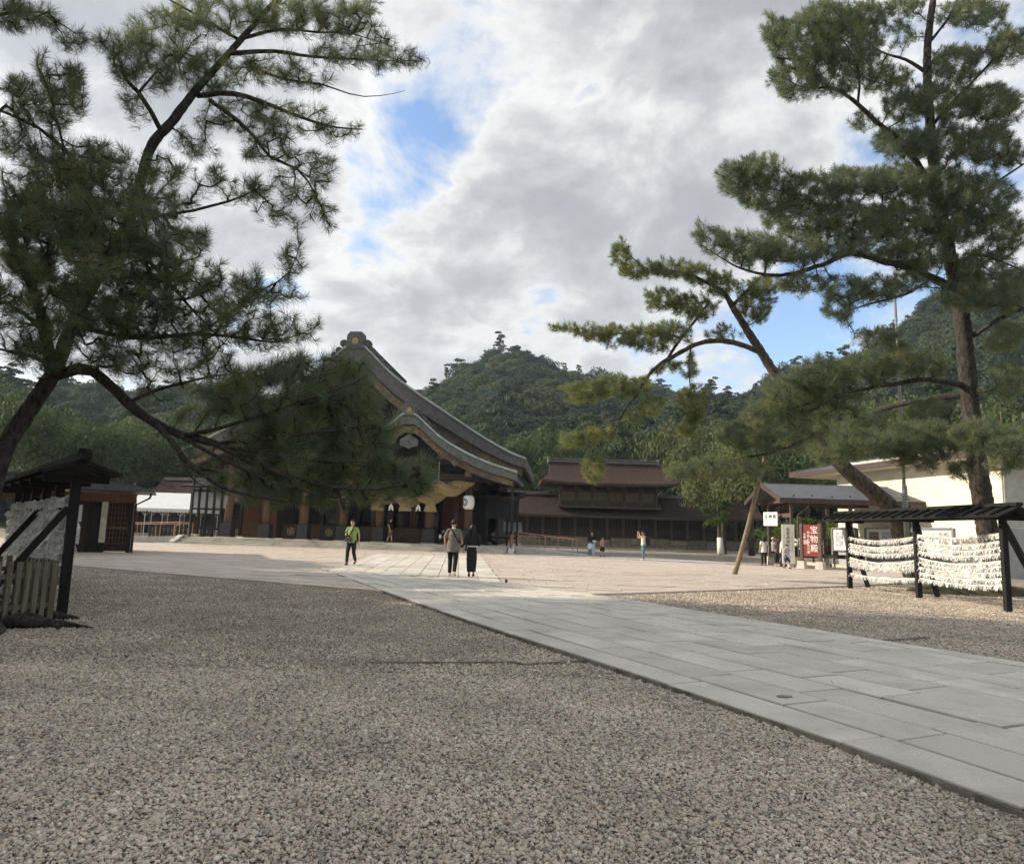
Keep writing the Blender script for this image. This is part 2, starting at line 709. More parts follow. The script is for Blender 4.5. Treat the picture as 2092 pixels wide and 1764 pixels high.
def arc(pl):
    d = [0.0]
    for a, b in zip(pl[:-1], pl[1:]):
        d.append(d[-1] + math.dist(a, b))
    return np.array(d)


AX = np.array((-.43, .903))
AX = AX / np.linalg.norm(AX)
PX = np.array((AX[1], -AX[0]))


def edge_fn(pl):
    s = np.array([np.dot(p, AX) for p in pl])
    w = np.array([np.dot(p, PX) for p in pl])
    o = np.argsort(s)
    return lambda q: float(np.interp(q, s[o], w[o]))


eL, eR = edge_fn(PL), edge_fn(PR)


def path_pt(s, t):
    """s along the path axis, t 0..1 across"""
    w = eL(s) * (1 - t) + eR(s) * t
    p = AX * s + PX * w
    return p


def slab(pts4, z0, z1, name, m, parent, ch=.006):
    """a paving slab from four corners, chamfered along its top edge"""
    P = np.array(pts4)
    c = P.mean(0)
    tilt = rng.normal(0, .0016, 4)
    lo = [(x, y, z0) for x, y in P]
    hi = [(x, y, z1 - ch + t) for (x, y), t in zip(P, tilt)]
    k = 1 - ch / max(np.linalg.norm(P - c, axis=1).mean(), .05) * 1.4
    tp = [(c[0] + (x - c[0]) * k, c[1] + (y - c[1]) * k, z1 + t) for (x, y), t in zip(P, tilt)]
    b = MB()
    F = [(i, (i + 1) % 4, 4 + (i + 1) % 4, 4 + i) for i in range(4)] + [(4 + i, 4 + (i + 1) % 4, 8 + (i + 1) % 4, 8 + i) for i in range(4)] + [(8, 9, 10, 11)]
    b.add(lo + hi + tp, F)
    return b.build(name, m, parent, fix=False)


PATH_Z = 0.058
bed = MB()
ss = np.linspace(-3.0, 25.2, 40)
bed.sheet([[(*path_pt(s, 0), PATH_Z - .018), (*path_pt(s, .5), PATH_Z - .018), (*path_pt(s, 1), PATH_Z - .018)] for s in ss if s < 18.5])  # recessed bed
for t in (0, 1):
    bed.sheet([[(*path_pt(s, t), PATH_Z - .018), (*path_pt(s, t), -.05)] for s in ss])
stone_path = tag(bed.build('stone_path', 'joint'), kind='structure')
rows = [0, .085, .19, .30, .41, .525, .635, .74, .845, .925, 1.0]
gapw = .014
for i in range(len(rows) - 1):
    s = -2.6 + random.uniform(0, 1.0)
    s_end = 24.0 - 4.95 * (rows[i] + rows[i + 1]) / 2
    while s < s_end - .05:
        ln = random.uniform(.60, 1.35) if i not in (0, 9) else random.uniform(1.2, 2.2)
        for band in (9.25,):                                  # a cross band of narrow stones
            if s < band < s + ln + .25:
                ln = band - s if s < band - .3 else band + .28 - s
        if abs(s - 9.25) < .02:
            ln = .28
        if s + ln > s_end - .35:
            ln = s_end - s
        t0, t1 = rows[i], rows[i + 1]
        w = abs(eR(s) - eL(s))
        g_ = gapw / w * random.uniform(.7, 1.7)
        ga = gapw * random.uniform(.6, 1.6)
        q = [path_pt(s + ga, t0 + g_), path_pt(s + ln - ga, t0 + g_), path_pt(s + ln - ga, t1 - g_), path_pt(s + ga, t1 - g_)]
        slab(q, -.02, PATH_Z + rng.normal(0, .0025), 'slab', 'granite_grey', stone_path)
        s += ln
# steel edging along the path, and the strip of it that crosses the gravel
ed = MB()
for s0, s1, off in ((-2.6, 5.1, .03), (5.1, 16.4, .012)):
    for s in np.arange(s0, s1 - .01, .5):
        a, b = path_pt(s, 0) - PX * off, path_pt(s + .5, 0) - PX * off
        ed.beam((*a, .012), (*b, .012), .012, .07)
ed.build('edge_strip', 'steel_edge', stone_path)
sg = MB()
pts = [(-1.5, 7.98), (-1.13, 8.04), (.12, 8.26), (.20, 8.14), (.92, 8.5)]
for a, b in zip(pts[:-1], pts[1:]):
    sg.beam((*a, .006), (*b, .010), .012, .055)
tag(sg.build('gravel_edging', 'steel_edge'), 'thin dark metal edging strip crossing the gravel to the path', 'edging')
sg = MB()
for a, b in (((5.55, 10.95), (6.6, 11.5)),):
    sg.beam((*a, .016), (*b, .016), .012, .05)
tag(sg.build('gravel_edging', 'steel_edge'), 'short dark edging stub in the gravel right of the path', 'edging')

# ------------------------------------------------------------------ plaza of pinkish granite
PLZ = 0.053
plz_poly = [(-36, 34.5), (-13.4, 22.4), (-2.83, 16.55), (-2.6, 16.6), (1.95, 17.45), (11.28, 24.05), (16.5, 29.0), (24.0, 36.5), (17.5, 37.2), (14.6, 40.5), (11.5, 41.6), (4.0, 45.2), (-1.0, 46.6),
            (-22.5, 48.2), (-36, 49.5)]
pz = MB()
pz.add([(x, y, PLZ - .012) for x, y in plz_poly] + [(x, y, -.05) for x, y in plz_poly],
       [tuple(range(len(plz_poly)))] + [(i, (i + 1) % len(plz_poly), (i + 1) % len(plz_poly) + len(plz_poly), i + len(plz_poly)) for i in range(len(plz_poly))])
plaza = tag(pz.build('plaza', 'granite_pink'), kind='structure')


def inside(p, poly):
    x, y = p
    c = False
    j = len(poly) - 1
    for i in range(len(poly)):
        xi, yi = poly[i]
        xj, yj = poly[j]
        if (yi > y) != (yj > y) and x < (xj - xi) * (y - yi) / (yj - yi) + xi:
            c = not c
        j = i
    return c


AP_L = [(-5.85, 23.78), (-7.3, 40.3)]        # grey approach strip from the path to the steps
AP_R = [(-.2, 21.0), (-1.5, 41.2)]
ap_poly = [(-5.9, 23.72), (-7.33, 40.35), (-1.5, 41.2), (-.15, 21.0), (1.9, 17.6), (-2.86, 16.7)]
ra = R(-7)
ex, ey = np.array((math.cos(ra), math.sin(ra))), np.array((-math.sin(ra), math.cos(ra)))
cand = []
yv = 10.0
while yv < 62:
    h = .56
    xv = -44 + random.uniform(0, 1)
    while xv < 30:
        w = random.uniform(.8, 1.5)
        q = [ex * (xv + .007) + ey * (yv + .006), ex * (xv + w - .007) + ey * (yv + .006), ex * (xv + w - .007) + ey * (yv + h - .006), ex * (xv + .007) + ey * (yv + h - .006)]
        if all(inside(p, plz_poly) for p in q) and not inside(np.mean(q, 0), ap_poly):
            cand.append(q)
        xv += w
    yv += h


def showsize(q):
    c = np.mean(q, 0)
    return c[1] if abs(c[0]) < .74 * c[1] + .5 else c[1] + 100


cand.sort(key=showsize)
# edging slabs along the near borders of the plaza
for A, B in (((-13.4, 22.4), (-2.95, 16.62)), ((2.02, 17.5), (11.28, 24.05))):
    A, B = np.array(A), np.array(B)
    d = (B - A) / np.linalg.norm(B - A)
    nrm = np.array((-d[1], d[0]))
    s = 0
    while s < np.linalg.norm(B - A) - .4:
        ln = min(random.uniform(1.0, 1.6), np.linalg.norm(B - A) - s)
        slab([A + d * (s + .006), A + d * (s + ln - .006), A + d * (s + ln - .006) + nrm * .34, A + d * (s + .006) + nrm * .34], -.03, PLZ + .004, 'edge_slab', 'granite_pink', plaza)
        s += ln
for q in cand[:300]:
    slab(q, -.02, PLZ + rng.normal(0, .003), 'slab', 'granite_pink', plaza)
rest = MB()
for q in cand[300:]:
    z = PLZ + rng.normal(0, .003)
    rest.add([(x, y, z - .02) for x, y in q] + [(x, y, z) for x, y in q], [(0, 1, 5, 4), (1, 2, 6, 5), (2, 3, 7, 6), (3, 0, 4, 7), (4, 5, 6, 7)])
rest.build('far_slabs', 'granite_pink', plaza, kind='stuff', fix=False)

# grey approach strip: long slabs running towards the steps
apb = MB()
apb.add([(x, y, PLZ - .0105) for x, y in ap_poly], [tuple(reversed(range(len(ap_poly))))])
approach = tag(apb.build('approach_path', 'joint_pale'), kind='structure')
nc = 9
for i in range(nc):
    s = 0.0
    first = True
    while s < .985:
        ln = random.uniform(.05, .085)
        if s + ln > .97:
            ln = 1 - s
        t0, t1 = i / nc + .0018, (i + 1) / nc - .0018

        def ap(s, t):
            l = np.array(AP_L[0]) * (1 - s) + np.array(AP_L[1]) * s
            r_ = np.array(AP_R[0]) * (1 - s) + np.array(AP_R[1]) * s
            return l * (1 - t) + r_ * t
        g_ = .0004
        slab([ap(s + g_, t0), ap(s + g_, t1), ap(s + ln - g_, t1), ap(s + ln - g_, t0)], PLZ - .03, PLZ + .006 + rng.normal(0, .002), 'slab', 'granite_grey', approach)
        s += ln
# grey strip in front of the steps and the ramp
fs = MB()
fs.add([(-23.6, 49.0, PLZ + .010), (-23.2, 47.9, PLZ + .010), (-.3, 46.1, PLZ + .010), (4.0, 45.0, PLZ + .010), (11.8, 41.6, PLZ + .010), (14.4, 41.3, PLZ + .010), (9.5, 49.5, PLZ + .010), (0, 47.6, PLZ + .010)], [tuple(range(8))])
tag(fs.build('concrete_walk', 'concrete'), kind='structure')

# ------------------------------------------------------------------ loose gravel (pebbles)


def in_gravel(x, y):
    p = np.stack([x, y], 1)
    s, w = p @ AX, p @ PX
    sl = np.array([np.dot(q, AX) for q in PL])
    wl = np.array([np.dot(q, PX) for q in PL])
    sr = np.array([np.dot(q, AX) for q in PR])
    wr = np.array([np.dot(q, PX) for q in PR])
    ol, orr = np.argsort(sl), np.argsort(sr)
    L_ = np.interp(s, sl[ol], wl[ol])
    R_ = np.interp(s, sr[orr], wr[orr])
    onpath = (w > L_ - .03) & (w < R_ + .01)
    pl = np.where(x < -1, 16.55 + (-2.83 - x) * .556, 17.45 + (x - 1.95) * .707)
    return (~onpath) & (y < pl - .05)


def scatter(n, y0, y1, xa):
    x = rng.uniform(-1, 1, n)
    y = np.sqrt(rng.uniform(y0 ** 2, y1 ** 2, n))
    x = x * (y * xa + .8)
    k = in_gravel(x, y)
    return np.stack([x[k], y[k]], 1)


P1 = scatter(420000, 1.6, 7.5, .80)
P1 = P1[rng.uniform(0, 1, len(P1)) < np.interp(P1[:, 1], (3.0, 7.5), (1, .45))]
P2 = scatter(250000, 7.5, 14.0, .80)
P2 = P2[rng.uniform(0, 1, len(P2)) < np.interp(P2[:, 1], (7.5, 14), (1, .4))]
P3 = scatter(230000, 14.0, 26.0, .80)
PP = np.concatenate([P1, P2, P3])
n = len(PP)
sz = rng.lognormal(math.log(.0076), .34, n).clip(.0035, .020)
big = rng.uniform(0, 1, n) < .02
sz[big] *= 1.35
sz *= np.interp(PP[:, 1], (3, 7.5, 14, 26), (1.0, 1.25, 1.45, 1.55))
asp = rng.uniform(.62, .95, n)
flat = rng.uniform(.45, .75, n)
scl = np.stack([sz, sz * asp, sz * flat], 1)
zz = rng.uniform(.0, .012, n) + sz * .2
rot = np.stack([rng.normal(0, .35, n), rng.normal(0, .35, n), rng.uniform(0, 6.283, n)], 1)
protos = []
for k in range(3):
    bm = bmesh.new()
    bmesh.ops.create_icosphere(bm, subdivisions=2 if k < 1 else 2, radius=1.0)
    for vv in bm.verts:
        p = vv.co
        p *= 1 + .16 * math.sin(3.1 * p.x + k * 2) * math.cos(2.3 * p.y - k) + .10 * math.sin(4.7 * p.z + 1.3 * k + p.x)
        # squarish river stone
        vv.co = p
    me = bpy.data.meshes.new('pebble_shape')
    bm.to_mesh(me)
    bm.free()
    me.materials.append(MATS['pebble'])
    me.polygons.foreach_set('use_smooth', [True] * len(me.polygons))
    protos.append(bpy.data.objects.new('pebble_shape', me))
gv = gn_instances('gravel', np.stack([PP[:, 0], PP[:, 1], zz], 1), rot, scl, None, protos)
tag(gv, 'loose grey and tan river gravel in front', 'gravel', kind='stuff')

# fallen needles and bits on the gravel and along the path edges
m_l = mat('litter', (.16, .095, .045), .9, .3, 30, rnd=.4)
me = bpy.data.meshes.new('fallen_needle')
me.from_pydata([(-.06, 0, 0), (0, .0022, .003), (.06, .001, 0), (0, -.0022, .003)], [], [(0, 1, 2, 3)])
me.materials.append(m_l)
ndl = bpy.data.objects.new('fallen_needle', me)
nl = 5200
xl = rng.normal(0, 1, nl) * 5.5 + rng.choice((-5.0, 1.0, 9.0), nl)
yl = rng.uniform(3.0, 20.0, nl)
kk = np.abs(xl) < yl * .85 + 1
xl, yl = xl[kk], yl[kk]
grav = in_gravel(xl, yl)
zl_ = np.where(grav, .026, PATH_Z + .006)
okp = grav | (rng.uniform(0, 1, len(xl)) < .25)
P_ = np.stack([xl, yl, zl_], 1)[okp & ~((yl > 16) & ~grav)]
n = len(P_)
lit = gn_instances('pine_litter', P_, np.stack([rng.normal(0, .15, n), rng.normal(0, .15, n), rng.uniform(0, 6.28, n)], 1), rng.uniform(.6, 1.3, (n, 1)) * np.ones((1, 3)), None, [ndl])
tag(lit, 'scattered brown fallen pine needles on the gravel', 'pine litter', kind='stuff')
# ------------------------------------------------------------------ building materials
mat('dark_wood', (.042, .030, .024), .7, .30, 3, .15, 30, stretch=(6, 6, .6))
mat('black_wood', (.019, .017, .016), .65, .25, 4)
mat('aged_wood', (.085, .055, .036), .75, .28, 3, .2, 30, stretch=(7, 7, .5))
mat('brown_wood', (.125, .078, .050), .7, .25, 3, .15, 30, stretch=(8, 8, .5))
mat('red_wood', (.12, .050, .030), .65, .25, 3, .1, 30, stretch=(8, 8, .5))
mat('bargeboard', (.115, .090, .070), .7, .30, 2, .15, 25)
mat('roof_fascia', (.118, .112, .112), .75, .18, 4, .1, 40)
mat('fascia_green', (.115, .132, .122), .7, .22, 3, .1, 40)
mat('copper', (.20, .225, .205), .6, .22, 1.6, .1, 20, hue=(.27, .36, .33))
mat('copper_pale', (.33, .40, .37), .6, .18, 2)
mat('ridge_stone', (.10, .103, .098), .75, .25, 5, .1, 30)
mat('bark_roof', (.050, .034, .028), .95, .22, 2.5, .5, 18, hue=(.074, .051, .042), stretch=(1, 1, 6), spec=.1)
mat('bark_edge', (.075, .050, .038), .9, .25, 5)
mat('ridge_tile', (.16, .145, .135), .8, .2, 5)
mat('weathered', (.105, .080, .058), .85, .30, 2, .3, 25, stretch=(6, 6, .7))
mat('weathered_dark', (.055, .043, .034), .85, .30, 2, .3, 25, stretch=(6, 6, .7))
mat('panel_tan', (.155, .118, .078), .85, .22, 2, .2, 20, stretch=(8, 8, .5))
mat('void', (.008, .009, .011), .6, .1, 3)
mat('dark_glass', (.016, .021, .026), .12, .1, 2, spec=.5)
mat('pale_pane', (.34, .345, .35), .35, .12, 2)
mat('plinth_black', (.040, .040, .041), .6, .18, 4)
mat('cream_end', (.52, .47, .36), .7, .15, 4)
mat('base_stone', (.235, .200, .145), .9, .25, 4, .5, 12, rnd=.22)
mat('gold', (.34, .26, .13), .5, .2, 8, metal=.3)
mat('white_paper', (.80, .80, .78), .8, .04, 6)
mat('ink_black', (.012, .012, .012), .7, .1, 6)
mat('straw', (.36, .275, .145), .9, .34, 7, 1.0, 26, stretch=(1.2, 16, 16))
mat('straw_tassel', (.38, .295, .155), .9, .36, 9, 1.0, 20, stretch=(12, 12, .5))
mat('rail_metal', (.46, .27, .19), .45, .12, 4, metal=.2)


def gilt_mat():
    m = bpy.data.materials.new('gilt')
    m.use_nodes = True
    N, L = m.node_tree.nodes, m.node_tree.links
    b = N['Principled BSDF']
    b.inputs['Roughness'].default_value = .5
    t = N.new('ShaderNodeTexCoord')
    v = N.new('ShaderNodeTexNoise')
    v.inputs['Scale'].default_value = 5.5
    v.inputs['Detail'].default_value = 3
    v.inputs['Distortion'].default_value = 2.5
    L.new(t.outputs['Object'], v.inputs['Vector'])
    r = N.new('ShaderNodeValToRGB')
    for e, (p, c) in zip(r.color_ramp.elements, ((.48, (.075, .060, .042, 1)), (.58, (.26, .20, .095, 1)))):
        e.position, e.color = p, c
    L.new(v.outputs[0], r.inputs[0])
    L.new(r.outputs[0], b.inputs['Base Color'])
    bp = N.new('ShaderNodeBump')
    bp.inputs['Strength'].default_value = .6
    bp.inputs['Distance'].default_value = .04
    L.new(v.outputs[0], bp.inputs['Height'])
    L.new(bp.outputs[0], b.inputs['Normal'])
    MATS['gilt'] = m


gilt_mat()

# ------------------------------------------------------------------ worship hall (haiden)
HX, HY, HR = -22.28, 49.0, R(-3.99)
HF = Matrix.Translation((HX, HY, 0)) @ Matrix.Rotation(HR, 4, 'Z')      # x along the front, y to the rear
hall = thing('worship_hall', 'large dark timber worship hall with sweeping gabled copper roof and carved ridge ends', 'shrine hall', (HX, HY, 0), HR)


def curve(pts):
    xs = np.array([p[0] for p in pts])
    ys = np.array([p[1] for p in pts])

    def f(d):
        d = abs(d)
        # smooth (Catmull-Rom like) reading of the measured profile
        i = int(np.clip(np.searchsorted(xs, d) - 1, 0, len(xs) - 2))
        t = (d - xs[i]) / (xs[i + 1] - xs[i])
        m = [0.0] * 2
        for k, j in enumerate((i, i + 1)):
            a, b = max(j - 1, 0), min(j + 1, len(xs) - 1)
            m[k] = (ys[b] - ys[a]) / (xs[b] - xs[a]) * (xs[i + 1] - xs[i])
        h = (2 * t ** 3 - 3 * t ** 2 + 1, t ** 3 - 2 * t ** 2 + t, -2 * t ** 3 + 3 * t ** 2, t ** 3 - t ** 2)
        return float(h[0] * ys[i] + h[1] * m[0] + h[2] * ys[i + 1] + h[3] * m[1])
    return f


MC, MW = 10.83, 12.40
m_top = curve([(0, 14.42), (.52, 14.34), (2.68, 12.32), (4.86, 10.77), (7.01, 9.40), (9.12, 8.07), (11.21, 6.92), (12.40, 6.46)])
PC, PW = 15.42, 7.35
p_top = curve([(0, 9.12), (.40, 9.08), (.95, 8.63), (2.13, 7.60), (3.82, 6.62), (5.48, 5.92), (7.35, 5.36)])


def band(f, c, W, t0, t1, y0, y1, mb, d0=0.0, d1=None, side=(-1, 1), n=22, thick=None):
    """solid strip following a roof profile; t0/t1: how far below the profile it starts/ends (may be functions of d/W)"""
    d1 = W if d1 is None else d1
    for s in side:
        ds = np.linspace(d0, d1, n)
        up = [(c + s * d, f(d) - (t0(d / W) if callable(t0) else t0)) for d in ds]
        lo = [(c + s * d, f(d) - (t1(d / W) if callable(t1) else t1)) for d in ds]
        rows_ = []
        for (x, zu), (_, zl) in zip(up, lo):
            rows_.append([(x, y0, zu), (x, y1, zu), (x, y1, zl), (x, y0, zl)])
        mb.sheet(rows_, closed=True)
        mb.add(rows_[-1], [(0, 1, 2, 3)])
        mb.add(rows_[0], [(3, 2, 1, 0)])
    return mb


def courses(f, c, W, y0, y1, mb, step=.42):
    """overlapping copper courses: each strip laps the one below by a small lip"""
    for s in (-1, 1):
        d = 0.0
        ds = [0.0]
        while d < W:
            dz = abs(f(min(d + .2, W)) - f(d)) / .2
            d = min(d + step / math.sqrt(1 + dz * dz), W)
            ds.append(d)
        for a, b in zip(ds[:-1], ds[1:]):
            za, zb = f(a), f(b)
            P = []
            for y in (y0, y1):
                P += [(c + s * a, y, za + .005), (c + s * b, y, zb + .050), (c + s * b, y, zb - .02), (c + s * a, y, za - .05)]
            mb.add(P, [(0, 1, 5, 4), (1, 2, 6, 5), (2, 3, 7, 6), (0, 3, 2, 1), (4, 5, 6, 7)])
    return mb


mth = lambda q: 1.20 - .62 * q ** 2.2
pth = lambda q: .66 - .14 * q
courses(m_top, MC, MW, 1.80, 17.5, MB(), .42).build('main_roof', 'copper', hall)
band(m_top, MC, MW, .05, lambda q: .05 + mth(q), 1.9, 17.4, MB()).build('roof_edge', 'roof_fascia', hall)
band(m_top, MC, MW * .975, lambda q: .10 + mth(q), lambda q: mth(q) + .95 - .30 * q, 2.25, 2.6, MB(), d0=0).build('bargeboard', 'bargeboard', hall)
courses(p_top, PC, PW, -.32, 7.5, MB(), .34).build('porch_roof', 'copper', hall)
band(p_top, PC, PW, .04, lambda q: .04 + pth(q), -.26, 7.3, MB()).build('porch_roof_edge', 'fascia_green', hall)
pbb = band(p_top, PC, PW * .965, lambda q: .07 + pth(q), lambda q: pth(q) + .62 - .14 * q, .05, .33, MB()).build('porch_bargeboard', 'bargeboard', hall)
# gilded carvings near the peak and the ends of the bargeboards
for d0, d1 in ((.0, 2.3), (6.0, 6.98)):
    for s in (-1, 1):
        band(p_top, PC, PW, lambda q: .10 + pth(q), lambda q: pth(q) + .57 - .14 * q, .015, .06, MB(), d0=d0, d1=d1, side=(s,), n=10).build('gilt_fitting', 'gilt', pbb)
mbb = [c for c in hall.children if c.name.startswith('bargeboard')][0]
for d0, d1 in ((1.4, 4.1), (9.1, 12.15)):
    for s in (-1, 1):
        band(m_top, MC, MW, lambda q: .16 + mth(q), lambda q: mth(q) + .90 - .32 * q, 2.21, 2.26, MB(), d0=d0, d1=d1, side=(s,), n=10).build('gilt_fitting', 'gilt', mbb)
for s in (-1, 1):
    b = MB()
    b.box((PC + s * 3.15, .02, p_top(3.15) - pth(.4) - .47), (.36, .06, .36), M=Matrix.Rotation(R(45), 3, 'Y'))
    b.build('gilt_fitting', 'gilt', pbb)
# pale copper lips along the front edges of both roofs
band(m_top, MC, MW, -.10, .055, 1.74, 1.92, MB(), n=30).build('roof_lip', 'copper_pale', hall)
band(p_top, PC, PW, -.09, .050, -.38, -.24, MB(), n=26).build('roof_lip', 'copper_pale', hall)
# soffits (undersides with rafters)
b = MB()
for s in (-1, 1):
    for k in range(46):
        y = 2.7 + k * .32
        x0, x1 = MC + s * 8.4, MC + s * 12.2
        b.beam((x0, y, m_top(8.4) - 2.0), (x1, y, m_top(12.2) - mth(.97) - .16), .10, .14)
b.build('rafters', 'dark_wood', hall, kind='stuff')
b = MB()
for s in (-1, 1):
    for k in range(20):
        y = .5 + k * .33
        b.beam((PC + s * 4.6, y, p_top(4.6) - 1.15), (PC + s * 7.1, y, p_top(7.1) - pth(.97) - .12), .09, .12)
b.build('porch_rafters', 'dark_wood', hall, kind='stuff')


def oniita(cx, y, zb, w, h, name_m='ridge_stone', sc=1.0, drop=None, f=None):
    """carved ridge-end: shouldered tablet with a recessed crest and scrolls running down both slopes"""
    pl = [(-.50 * w, 0), (-.47 * w, .62 * h), (-.44 * w, .86 * h), (-.36 * w, .88 * h), (-.33 * w, .98 * h), (-.24 * w, h), (.24 * w, h), (.33 * w, .98 * h), (.36 * w, .88 * h), (.44 * w, .86 * h), (.47 * w, .62 * h), (.50 * w, 0)]
    b = MB()
    b.prism([(cx + x, zb + z) for x, z in pl], y - .22, y + .30)
    o = b.build('ridge_end', name_m, hall, bevel=.03)
    b = MB()
    iw, ih = .27 * w, .34 * h
    fr = [(-iw, .20 * h), (-iw, .55 * h), (-.7 * iw, .70 * h), (.7 * iw, .70 * h), (iw, .55 * h), (iw, .20 * h)]
    for (xa, za), (xb, zb_) in zip(fr, fr[1:] + fr[:1]):
        b.beam((cx + xa, y - .24, zb + za), (cx + xb, y - .24, zb + zb_), .09, .09, up=(0, 1, 0))
    b.build('crest_frame', 'ridge_tile', o)
    b = MB()
    hexr = .20 * w
    b.prism([(cx + hexr * math.sin(math.pi / 3 * k), zb + .43 * h + hexr * math.cos(math.pi / 3 * k)) for k in range(6)], y - .27, y - .20)
    b.build('crest', 'gold', o)
    for s in (-1, 1):
        sb = MB()
        nsc = 5
        for k in range(nsc):
            d = .62 * w + k * .24 * w
            r = (.21 - .022 * k) * w
            zc_ = f(d) + r * (1.35 if k == 0 else .75)
            x = cx + s * d
            sb.tube([(x, y - .14, zc_), (x, y + .22, zc_)], [r, r], n=14)
            for rr in (.78, .5):
                ring = [(x + rr * r * math.cos(a), y - .16, zc_ + rr * r * math.sin(a)) for a in np.linspace(0, 5.2, 12)]
                sb.tube(ring, .028 * w, n=5)
        sb.tube([(cx + s * (.62 + .24 * nsc) * w, y, f((.62 + .24 * nsc) * w) + .10 * w), (cx + s * (.66 + .24 * nsc) * w, y, f((.66 + .24 * nsc) * w) + .24 * w), (cx + s * (.72 + .24 * nsc) * w, y, f((.72 + .24 * nsc) * w) + .22 * w)], [.09 * w, .08 * w, .05 * w], n=7)
        sb.build('scroll', name_m, o)
    return o


oniita(MC, 1.95, 14.10, 1.38, 1.22, f=m_top)
oniita(PC, -.12, 8.94, 1.08, .92, f=p_top)
for cx_, z_, y0_, y1_, w_ in ((MC, 14.36, 2.3, 17.2, .7), (PC, 9.05, .3, 6.8, .6)):
    b = MB()
    b.box((cx_, (y0_ + y1_) / 2, z_ + .2), (w_, y1_ - y0_, .62))
    b.box((cx_, (y0_ + y1_) / 2, z_ + .56), (w_ + .2, y1_ - y0_, .12))
    b.build('ridge', 'ridge_stone', hall, bevel=.02)

# gable fields: planked wall behind the bargeboards, beams with pale-capped ends, pendant with crest
b = MB()
g_l = [(MC - 9.6, m_top(9.6) - 2.0), (MC - 5, m_top(5) - 1.9), (MC, m_top(0) - 1.7), (MC + 5, m_top(5) - 1.9), (MC + 9.6, m_top(9.6) - 2.0), (MC + 9.6, 5.0), (MC - 9.6, 5.0)]
b.prism(g_l, 4.2, 4.4)
gw = b.build('gable_wall', 'black_wood', hall)
for k in range(24):
    x = MC - 8.6 + k * .748
    zt = m_top(abs(x - MC)) - 2.1
    b = MB()
    b.box((x, 4.16, (5.4 + zt) / 2), (.10, .08, zt - 5.4))
    b.build('batten', 'dark_wood', gw)
for z_, h_, w_ in ((6.7, .5, 8.6), (9.3, .45, 5.4), (11.0, .35, 3.0)):
    b = MB()
    b.box((MC, 3.9, z_), (w_ * 2, .42, h_))
    b.build('gable_beam', 'dark_wood', hall)
for (x, z) in ((3.4, 10.3), (3.55, 9.25), (-3.4, 10.3), (-3.55, 9.25)):
    b = MB()
    b.box((MC + x, 3.2, z), (.44, 1.2, .5))
    b.build('beam_end', 'cream_end', hall)
b = MB()
g_l = [(PC - 5.4, p_top(5.4) - 1.0), (PC - 2.4, p_top(2.4) - 1.05), (PC, p_top(0) - 1.1), (PC + 2.4, p_top(2.4) - 1.05), (PC + 5.4, p_top(5.4) - 1.0), (PC + 5.4, 4.7), (PC - 5.4, 4.7)]
b.prism(g_l, 1.55, 1.7)
b.build('porch_gable_wall', 'black_wood', hall)
for z_, w_, y_ in ((6.15, 2.9, 1.2), (5.05, 4.6, 1.25)):
    b = MB()
    b.box((PC, y_, z_), (w_ * 2, .34, .42))
    b.build('porch_beam', 'dark_wood', hall, bevel=.02)
for s in (-1, 1):
    for d, z in ((2.15, 6.38), (4.05, 5.22)):
        b = MB()
        b.box((PC + s * d, .62, z), (.40, 1.0, .34))
        b.build('beam_end', 'bargeboard', hall, bevel=.02)
pen = MB()
pp = [(-.62, 7.40), (0, 7.80), (.62, 7.40), (.62, 6.98), (.30, 6.93), (0, 6.76), (-.30, 6.93), (-.62, 6.98)]
pen.prism([(PC + x, z) for x, z in pp], -.02, .10)
pn = pen.build('pendant', 'fascia_green', hall, bevel=.02)
b = MB()
for k in range(3):
    a = math.pi * 2 / 3 * k
    b.ell((PC + .13 * math.sin(a), -.04, 7.25 + .13 * math.cos(a)), (.10, .03, .10), 8, 6)
b.build('crest', 'ridge_tile', pn, smooth=True)
for x in (-1.9, 1.96):                       # thin pale hanger rods above the rope
    b = MB()
    b.tube([(PC + x, 1.0, 4.55), (PC + x, 1.0, 6.05)], .035, n=6)
    b.build('hanger_rod', 'pale_pane', hall)

# platform and steps, block by block
b = MB()
b.box((11.12, 9.2, .24), (22.2, 16.7, .47))
pf = b.build('platform', 'granite_step', hall)
for k, (y0, z1, y1) in enumerate(((0, .165, .40), (.40, .33, .80), (.80, .495, 1.75))):
    x = -.02 + .05 * k
    first = True
    while x < 22.1:
        ln = random.uniform(3.3, 4.6) if not first else random.uniform(1.4, 3.8)
        first = False
        x1 = min(x + ln, 22.2)
        if 22.2 - x1 < .6:
            x1 = 22.2
        b = MB()
        b.box(((x + x1) / 2, (y0 + y1) / 2, z1 - .0825), (x1 - x - .012, y1 - y0 + .01, .165))
        b.build('step_block', 'granite_step', pf, bevel=.012)
        x = x1
for x, s in ((-.28, -1), (22.5, 1)):                 # sloping cheek stones
    b = MB()
    b.prism([(-.15, .02), (-.15, .20), (.95, .60), (2.0, .60), (2.0, .02)], x - .2, x + .2, axis='x')
    b.build('cheek_stone', 'granite_grey', pf, bevel=.015)

